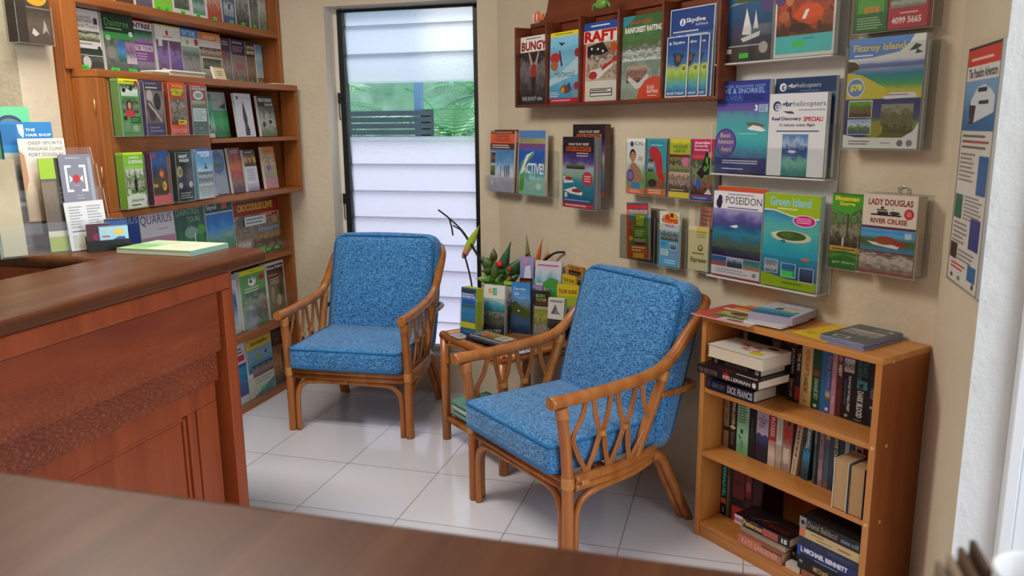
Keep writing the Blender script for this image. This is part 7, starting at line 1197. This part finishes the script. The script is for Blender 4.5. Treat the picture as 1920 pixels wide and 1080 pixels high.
# ================================================================== ON THE CORNER TABLE
GT = 'leaflets standing on the rattan table'
TZ = 0.4925
def tb(label, x, y, yaw, w, h, t, art, edge='c8c8c0', z=TZ, tilt=0.06, holder=None, fh=0.16, hl=None):
    ex = Vector((math.cos(yaw), math.sin(yaw), 0)); ey = Vector((-ex.y, ex.x, 0))
    if holder:
        xx, yy, zz = lean(ex, ey, tilt)
        pocket('brochure_holder', holder, 'clear stands on the rattan table', Vector((x, y, z + 0.0005)), ex, ey, w + 0.008, h * 0.98, t + 0.008, fh, tilt, None, 0.0016)
        o_ = Vector((x, y, z + 0.0005)) + xx * 0.004 + yy * 0.004 + zz * 0.0025
    else: o_ = Vector((x, y, z + 0.0008))
    return leaflet('brochure', label, 'brochure', GT, o_, ex, ey, w, h, t, art, tilt, 0, edge)
tb('slim blue and yellow leaflet at the window edge of the table', 0.384, 0.345, -0.42, 0.088, 0.212, 0.040, [Pic(0, 0, 1, 1, '2f4a8a 3a6ab0 5a8a6a 3a7ac0 8aa8c8 2f5a9a', 0.35, 5), R(0.05, 0.9, 0.95, 0.97, '3a3a34'), L(0.1, 0.80, 0.9, 0.89, 2, 'c8d0dc'), R(0.05, 0.66, 0.95, 0.78, '2a62b4'), R(0.05, 0.50, 0.95, 0.62, '3a86c4'), R(0.05, 0.60, 0.95, 0.65, '3a6a4a'), R(0.05, 0.34, 0.95, 0.48, '2f7fb8'), R(0.02, 0.17, 0.98, 0.29, 'd0cc2c'), R(0.1, 0.06, 0.9, 0.15, '3a6aa0')], 'a8b82a', holder='clear stand of the blue and yellow leaflet at the window edge of the table')
tb('white headed leaflet with coloured squares and a diver on the table', 0.470, 0.405, -0.22, 0.105, 0.214, 0.020, [R(0, 0, 1, 1, 'd4d4cc'), E(0.3, 0.88, 0.1, 0.06, 'e0a06a'), R(0.42, 0.8, 0.62, 0.95, '4aa0c0'), G([(0.45, 0.82), (0.55, 0.95), (0.6, 0.84)], '8ac04a'), Pic(0, 0.40, 1, 0.70, '2a4a54 3a8aa0 4aa4bc 8ac4d0', 0.4, 4), G([(0, 0.64), (0.4, 0.70), (1, 0.62), (1, 0.7), (0, 0.74)], 'b8d0d4'), Pic(0, 0.12, 1, 0.46, '2a2c2c 6a6c60 3a4038 8a8a80', 0.8, 8), R(0, 0, 1, 0.13, '2a323a'), T('since 1977', 0.1, 0.03, 0.85, 0.10, 'b8bcc0', 0.02)], holder='clear stand of the white headed diving leaflet on the table')
tb('narrow black and green leaflet half behind the big blue one on the table', 0.545, 0.480, -0.16, 0.05, 0.22, 0.010, [Pic(0, 0, 1, 1, '3a4a3c 2a2e28 5a6a58 8a8a80 2a2a28', 0.6, 6), R(0, 0.93, 1, 1, '9ac03a'), Pic(0.1, 0.5, 0.9, 0.9, 'c8c8c4 2a2a2a b0aca0', 0.8, 7)], '5a6a4a')
tb('big sky blue leaflet of a green headland on the table', 0.590, 0.428, -0.14, 0.088, 0.225, 0.024, [Pic(0, 0, 1, 1, '1c2a44 2f4f7a 3a6090 4a5a3a 5a6a3c 6a98c0 5a9ad0 4a8ac8 3a80c4', 0.12, 4), T('Cape water', 0.14, 0.84, 0.78, 0.91, 'd8e0e8', 0.0), T('taxi', 0.14, 0.76, 0.4, 0.82, 'd8e0e8', 0.0), L(0.3, 0.68, 0.85, 0.72, 1, '9ab8d0'), G([(0, 0.60), (0.25, 0.64), (0.6, 0.52), (0.95, 0.42), (0.95, 0.34), (0.7, 0.30), (0.3, 0.38), (0, 0.44)], '4a5a2c'), E(0.4, 0.45, 0.06, 0.02, 'd0c8b0')], '3a5a8a', holder='clear stand of the big sky blue leaflet on the table')
tb('violet headed leaflet with a small sail beside the big blue one on the table', 0.676, 0.470, -0.10, 0.050, 0.21, 0.016, [Pic(0, 0, 1, 1, '8a8078 6a6458 3a3430 5a7aa8 6a94c0 7aa0c8', 0.3, 5), R(0, 0.78, 1, 1, '9a90b8'), L(0.1, 0.80, 0.9, 0.9, 2, '6a3a6a'), G([(0.5, 0.5), (0.62, 0.66), (0.7, 0.5)], '2a2a30')], '7a6a9a')
tb('dark brown headed leaflet with a yellow green photo on the table', 0.700, 0.405, -0.14, 0.066, 0.198, 0.016, [Pic(0, 0, 1, 0.6, '8a8474 a8a090 6a7a44 b0b060 8a9a3a', 0.6, 6), R(0, 0.6, 1, 1, '2f2620'), R(0, 0.6, 1, 0.66, 'b8b4a4'), T('BUSH', 0.1, 0.86, 0.7, 0.93, '8ab06a', 0.03), T('TUCKER', 0.1, 0.77, 0.85, 0.84, '8ab06a', 0.03), R(0.05, 0.68, 0.9, 0.76, '5a2a1c')], '5a4a3c', holder='clear stand of the dark brown headed leaflet on the table', fh=0.14)
tb('white booklet with a mountain sketch leaning at the chair end of the table', 0.770, 0.368, -0.20, 0.074, 0.180, 0.030, [R(0, 0, 1, 1, 'd0d0cc'), R(0.1, 0.90, 0.9, 0.95, '8a8a88'), G([(0.2, 0.62), (0.45, 0.86), (0.7, 0.62)], '5a5e60'), G([(0.38, 0.62), (0.5, 0.76), (0.8, 0.62)], '7a7e80'), Pic(0, 0, 1, 0.5, '2a2a26 8a8474 1f201e 4a4c4a', 0.6, 7), L(0.1, 0.2, 0.9, 0.5, 5, '1f1f1f')], 'd8d4c8', tilt=0.12)
tb('yellow headed leaflet with a bay photo nearest the chair back on the table', 0.792, 0.455, -0.16, 0.100, 0.222, 0.020, [Pic(0, 0, 1, 0.62, '2a2f44 2f3a5a 3a3a34 5a5a44 5a7ab0 6a90c0 8ab03a', 0.15, 4), R(0, 0.60, 1, 0.80, '9ab82a'), R(0, 0.78, 1, 1, 'd8b82c'), T('TOUR GUIDE', 0.08, 0.83, 0.92, 0.91, '4a3a14', 0.03)], 'c8a828', z=TZ)
# taller row at the wall
tb('yellow leaflet standing high at the back of the table by the wall', 0.788, 0.546, -0.70, 0.095, 0.252, 0.012, [R(0, 0, 1, 1, 'd0b02c'), R(0, 0.7, 1, 0.86, '9ab02a'), T('TOUR GUIDE', 0.1, 0.88, 0.9, 0.94, '4a3a14', 0.03)], 'c8a828')
tb('orange brown leaflet with a black panel at the back of the table by the wall', 0.803, 0.572, -0.70, 0.11, 0.290, 0.012, [R(0, 0, 1, 1, 'b8802c'), R(0.12, 0.70, 0.9, 0.93, '2f241c'), Pic(0.14, 0.71, 0.88, 0.90, '2a201c c8a878 4a3428', 0.8, 7), T('TROPIC', 0.2, 0.94, 0.85, 0.985, '5a3a1c', 0.03)], 'b8802c')
tb('white and blue magazine with a green island stripe at the back of the table', 0.655, 0.588, -0.20, 0.130, 0.300, 0.010, [Pic(0, 0, 1, 0.9, 'c8d0d4 9ab8cc b8342c 3a5a44 4aa04a 8ab8d4 c8d8e4', 0.25, 4), R(0, 0.86, 1, 1, 'd4ccdc'), L(0.1, 0.9, 0.9, 0.96, 1, 'b06a90'), Pic(0.05, 0.42, 0.6, 0.66, '2a4a3a 3a6a5a c8d4d0', 0.6, 6), E(0.2, 0.36, 0.14, 0.05, 'c01f2c'), G([(0.3, 0.66), (0.6, 0.76), (0.9, 0.72), (0.9, 0.60), (0.4, 0.58)], '4a9a4a')], 'c8ccd4', tilt=0.10)
tb('violet leaflet with a white dolphin shape at the window end of the back row', 0.583, 0.605, -0.14, 0.066, 0.312, 0.010, [Pic(0, 0, 1, 1, 'c8ccd4 a8b0c8 5a6ab0 7a8ac4 9a98cc', 0.25, 4), G([(0.15, 0.5), (0.4, 0.85), (0.75, 0.88), (0.85, 0.7), (0.55, 0.6), (0.3, 0.42)], 'd4d8e4'), G([(0.05, 0.40), (0.5, 0.52), (0.95, 0.66), (0.9, 0.58), (0.5, 0.44)], '24242c'), R(0.2, 0.9, 0.6, 0.98, 'c88aa8')], 'b8b8d4', tilt=0.08)
tb('small dark orange lettered card between the flowers and the violet leaflet', 0.600, 0.545, -0.14, 0.060, 0.225, 0.006, [R(0, 0, 1, 1, '2a1a14'), R(0.05, 0.82, 0.95, 0.96, '6a2f14'), T('CAFE', 0.15, 0.85, 0.85, 0.93, 'd8883a', 0.03)], '3a241c')
# loose leaflets lying on the table
def lying_leaf(label, x, y, yaw, w, d, t, art, z, pg='c8c4bc'):
    ex = Vector((math.cos(yaw), math.sin(yaw), 0)); ey = Vector((-ex.y, ex.x, 0))
    mb = MB(); mb.box((0, 0, 0), (w, d, t)); o = mb.build('brochure', flat(pg, 0.6, 0.2), None, matrix=frame((x, y, z), ex, ey)); tag(o, label, 'brochure', 'leaflets lying on the rattan table')
    art_mesh('cover_print', w, d, art, o, place=lambda a, b, k: (a, b, t + 0.0003 + k)); return o
lying_leaf('small black and white card lying at the front corner of the table', 0.355, 0.300, -0.72, 0.085, 0.05, 0.004, [R(0, 0, 1, 1, 'b8b4b8'), L(0.05, 0.1, 0.95, 0.9, 4, '4a4448')], 0.5035)
lying_leaf('leaflet with food photos lying on the dark booklet at the front of the table', 0.455, 0.285, -0.55, 0.20, 0.085, 0.004, [Pic(0, 0, 1, 1, '4a3a2a 8a6a3a 5a7a3a a88a5a', 0.8, 7), E(0.12, 0.4, 0.1, 0.25, '4a7ac0'), E(0.26, 0.5, 0.1, 0.25, 'c85a3a'), R(0.66, 0.2, 0.98, 0.9, 'c8c4b8'), L(0.7, 0.25, 0.95, 0.85, 3, '3a3a38')], 0.5145)
lying_leaf('dark blue booklet lying under the food leaflet at the front of the table', 0.440, 0.272, -0.58, 0.215, 0.095, 0.010, [R(0, 0, 1, 1, '3a3c48')], 0.5035, '2a2e40')
lying_leaf('striped blue and white leaflet lying beneath the chair arm on the table', 0.640, 0.150, -0.70, 0.11, 0.085, 0.003, [R(0, 0, 1, 1, 'b8bcc8'), L(0.05, 0.05, 0.95, 0.95, 4, '2a4a8a')], 0.5035)

# flowers in a dark vase at the back of the table
fl = empty('flower_arrangement', 'flower arrangement of bird of paradise and red ginger in a dark vase on the table', 'flowers', Matrix.Translation((0.445, 0.668, TZ + 0.0006)))
mb = MB(); mb.lathe([(0.0, 0.0), (0.038, 0.0), (0.045, 0.03), (0.042, 0.09), (0.030, 0.135), (0.033, 0.150), (0.028, 0.150), (0.025, 0.13), (0.0, 0.12)], 20); mb.build('vase', flat('2a221c', 0.25, 0.5), fl)
def stem(name, pts, r, col):
    mb = MB(); mb.tube(smooth_path(pts, 5), r, 7); return mb.build(name, flat(col, 0.5, 0.3), fl)
def leaf(base, tip, w, col, curl=0.02, name='leaf'):
    base, tip = Vector(base), Vector(tip); ax = (tip - base); ln = ax.length; ax.normalize()
    side = ax.cross(Vector((0.35, -1, 0.1))).normalized(); nrm = side.cross(ax).normalized()
    mb = MB(); n = 8; rows = []
    for k in range(n + 1):
        t = k / n; ww = w * math.sin(PI * min(1, t * 0.9 + 0.08)) ** 0.8 * (1 - t ** 4)
        c = base + ax * ln * t + nrm * curl * math.sin(PI * t)
        rows.append((c - side * ww - nrm * ww * 0.15, c, c + side * ww - nrm * ww * 0.15))
    i = len(mb.v)
    for r_ in rows: mb.v += [tuple(p) for p in r_]
    for k in range(n):
        for q in (0, 1):
            a = i + k * 3 + q; mb.f.append((a, a + 1, a + 4, a + 3)); mb.m.append(0); mb.smooth.append(True)
    o = mb.build(name, flat(col, 0.35, 0.5), fl); o.modifiers.new('thick', 'SOLIDIFY').thickness = 0.0012; return o
V0 = (0.0, 0.0, 0.13)
# dark stems reaching over to the window chair
stem('dark_stem', [V0, (-0.02, 0.01, 0.20), (-0.10, 0.03, 0.32), (-0.17, 0.05, 0.41), (-0.235, 0.06, 0.465), (-0.29, 0.06, 0.505)], [0.006] * 16 + [0.004] * 10, '1c1a1a')
stem('dark_stem', [(-0.235, 0.06, 0.465), (-0.222, 0.055, 0.42), (-0.215, 0.05, 0.385)], 0.004, '1c1a1a')
stem('dark_stem', [(-0.17, 0.05, 0.41), (-0.20, 0.052, 0.425), (-0.215, 0.055, 0.432)], 0.0035, '1c1a1a')
stem('dark_stem', [(-0.09, -0.02, 0.05), (-0.11, 0.0, 0.17), (-0.135, 0.02, 0.25), (-0.155, 0.03, 0.305)], 0.0045, '241f1c')
leaf((-0.158, 0.03, 0.285), (-0.072, 0.03, 0.445), 0.020, 'a8c43a', 0.0, 'bird_of_paradise_bud')
leaf((-0.160, 0.028, 0.280), (-0.125, 0.03, 0.345), 0.016, 'c88a6a', 0.0, 'bud_base')
stem('dark_stem', [(0.10, 0.0, 0.14), (0.20, -0.01, 0.25), (0.27, -0.03, 0.31), (0.31, -0.045, 0.335), (0.35, -0.055, 0.34)], [0.007] * 12 + [0.005] * 9, '2a1c18')
for b, t_, w, c in [
 (V0, (0.085, 0.01, 0.375), 0.024, '2a5a3a'), (V0, (0.175, 0.0, 0.325), 0.034, '2c5432'), (V0, (-0.03, -0.01, 0.26), 0.026, '4a7a3a'), (V0, (0.02, -0.03, 0.30), 0.022, '5a6a3a'), (V0, (0.10, -0.04, 0.25), 0.024, '3a6a34'), (V0, (0.05, -0.05, 0.23), 0.02, '6a9a4a'), (V0, (-0.02, -0.04, 0.22), 0.022, '3f6f38'), (V0, (0.06, 0.03, 0.26), 0.028, '335f34'), (V0, (0.14, -0.02, 0.23), 0.024, '2f5a30'), (V0, (0.09, -0.06, 0.20), 0.02, '4a8040'), ((0.0, 0, 0.24), (-0.055, -0.005, 0.30), 0.020, '4a6a34'), ((0.0, 0, 0.27), (0.005, -0.005, 0.345), 0.015, '5a5a34')]:
    leaf(b, t_, w * 1.25, c)
lr = random.Random(11)
for k in range(20):
    a = lr.uniform(-2.9, 0.2); b = Vector((lr.uniform(0.0, 0.10), lr.uniform(-0.05, 0.0), lr.uniform(0.15, 0.24)))
    d_ = Vector((math.cos(a) * 0.9, math.sin(a) * 0.55, lr.uniform(-0.1, 0.7))).normalized() * lr.uniform(0.05, 0.085)
    leaf(b, b + d_, lr.uniform(0.014, 0.022), lr.choice(['3a6a34', '4f8a40', '2c5432', '76a452', '35582c']), 0.006)
leaf((0.17, 0.02, 0.14), (0.155, 0.02, 0.41), 0.016, '7a7a4a', 0.015)
for b, t_, c, w in [((0.19, 0.01, 0.20), (0.235, 0.01, 0.395), 'd0642a', 0.012), ((0.22, 0.0, 0.24), (0.272, -0.01, 0.335), 'd8702a', 0.012), ((0.19, 0.025, 0.22), (0.165, 0.025, 0.33), '5a5aa0', 0.010)]:
    leaf(b, t_, w, c, 0.0, 'petal')
for p, r in (((0.040, -0.03, 0.268), 0.016), ((0.085, -0.02, 0.245), 0.014), ((0.09, -0.05, 0.205), 0.013)):
    mb = MB(); mb.lathe([(0, -r), (r * 0.8, -r * 0.6), (r, 0), (r * 0.75, r * 0.7), (r * 0.3, r * 1.1), (0, r * 1.15)], 12, c=p); mb.build('red_flower', flat('d02c22' if r > 0.015 else 'a83424', 0.4, 0.4), fl)
    stem('flower_stem', [V0, (p[0] * 0.7, p[1] * 0.7, p[2] * 0.8), (p[0], p[1], p[2] - r)], 0.003, '4a6a34')
# folded striped cloth on the low shelf of the table
cb = MB()
tc = empty('folded_cloth', 'folded green and white striped cloth on the low shelf of the rattan table', 'cloth', frame(rw(TS0 + 0.03, TR0 + 0.02, 0.1135), LAT, RN))
for k in range(3):
    mb = MB(); y0, y1 = 0.0, 0.17
    mb.tube([(0.0, y0, 0.017 + k * 0.026), (0.09, y0, 0.016 + k * 0.026), (0.17, y0, 0.017 + k * 0.026)], [0.010, 0.0125, 0.011], 8, mat=k % 2)
    mb.box((0.0, 0.0, 0.005 + k * 0.026), (0.17, 0.18, 0.029 + k * 0.026), k % 2); mb.build('cloth_fold', [flat('6a9a8a', 0.9, 0.1), flat('a8bcae', 0.9, 0.1)], tc, 0.004)

# ================================================================== AT THE FAR END OF THE NEAR COUNTER
pr = empty('card_rack', 'small brown slatted card rack at the door end of the near counter', 'rack', Matrix.Translation((1.692, -2.262, 1.0005)))
mb = MB(); mb.box((0, 0, 0), (0.030, 0.06, 0.006)); mb.build('rack_base', flat('5a4434', 0.5, 0.3), pr, 0.001)
for k in range(4):
    mb = MB(); mb.box((0.001 + k * 0.0075, 0.01, 0.0065), (0.0055 + k * 0.0075, 0.055, 0.050 + 0.007 * k)); mb.build('slat', flat(['8a7a66', 'a89880', '6a5442', '4a3426'][k], 0.5, 0.3), pr, 0.0006)
wc = empty('white_tub', 'white round tub with a rim at the door end of the near counter', 'tub', Matrix.Translation((1.772, -2.206, 1.0005)))
mb = MB(); mb.lathe([(0, 0), (0.030, 0), (0.035, 0.046), (0.032, 0.046), (0.028, 0.004), (0, 0.004)], 28); mb.build('tub_body', flat('e6e8ee', 0.3, 0.5), wc)
mb = MB(); mb.tube([(0.0355 * math.cos(2 * PI * q / 28), 0.0355 * math.sin(2 * PI * q / 28), 0.0465) for q in range(28)], 0.0025, 8, closed=True); mb.build('tub_rim', flat('f0f2f6', 0.3, 0.5), wc)
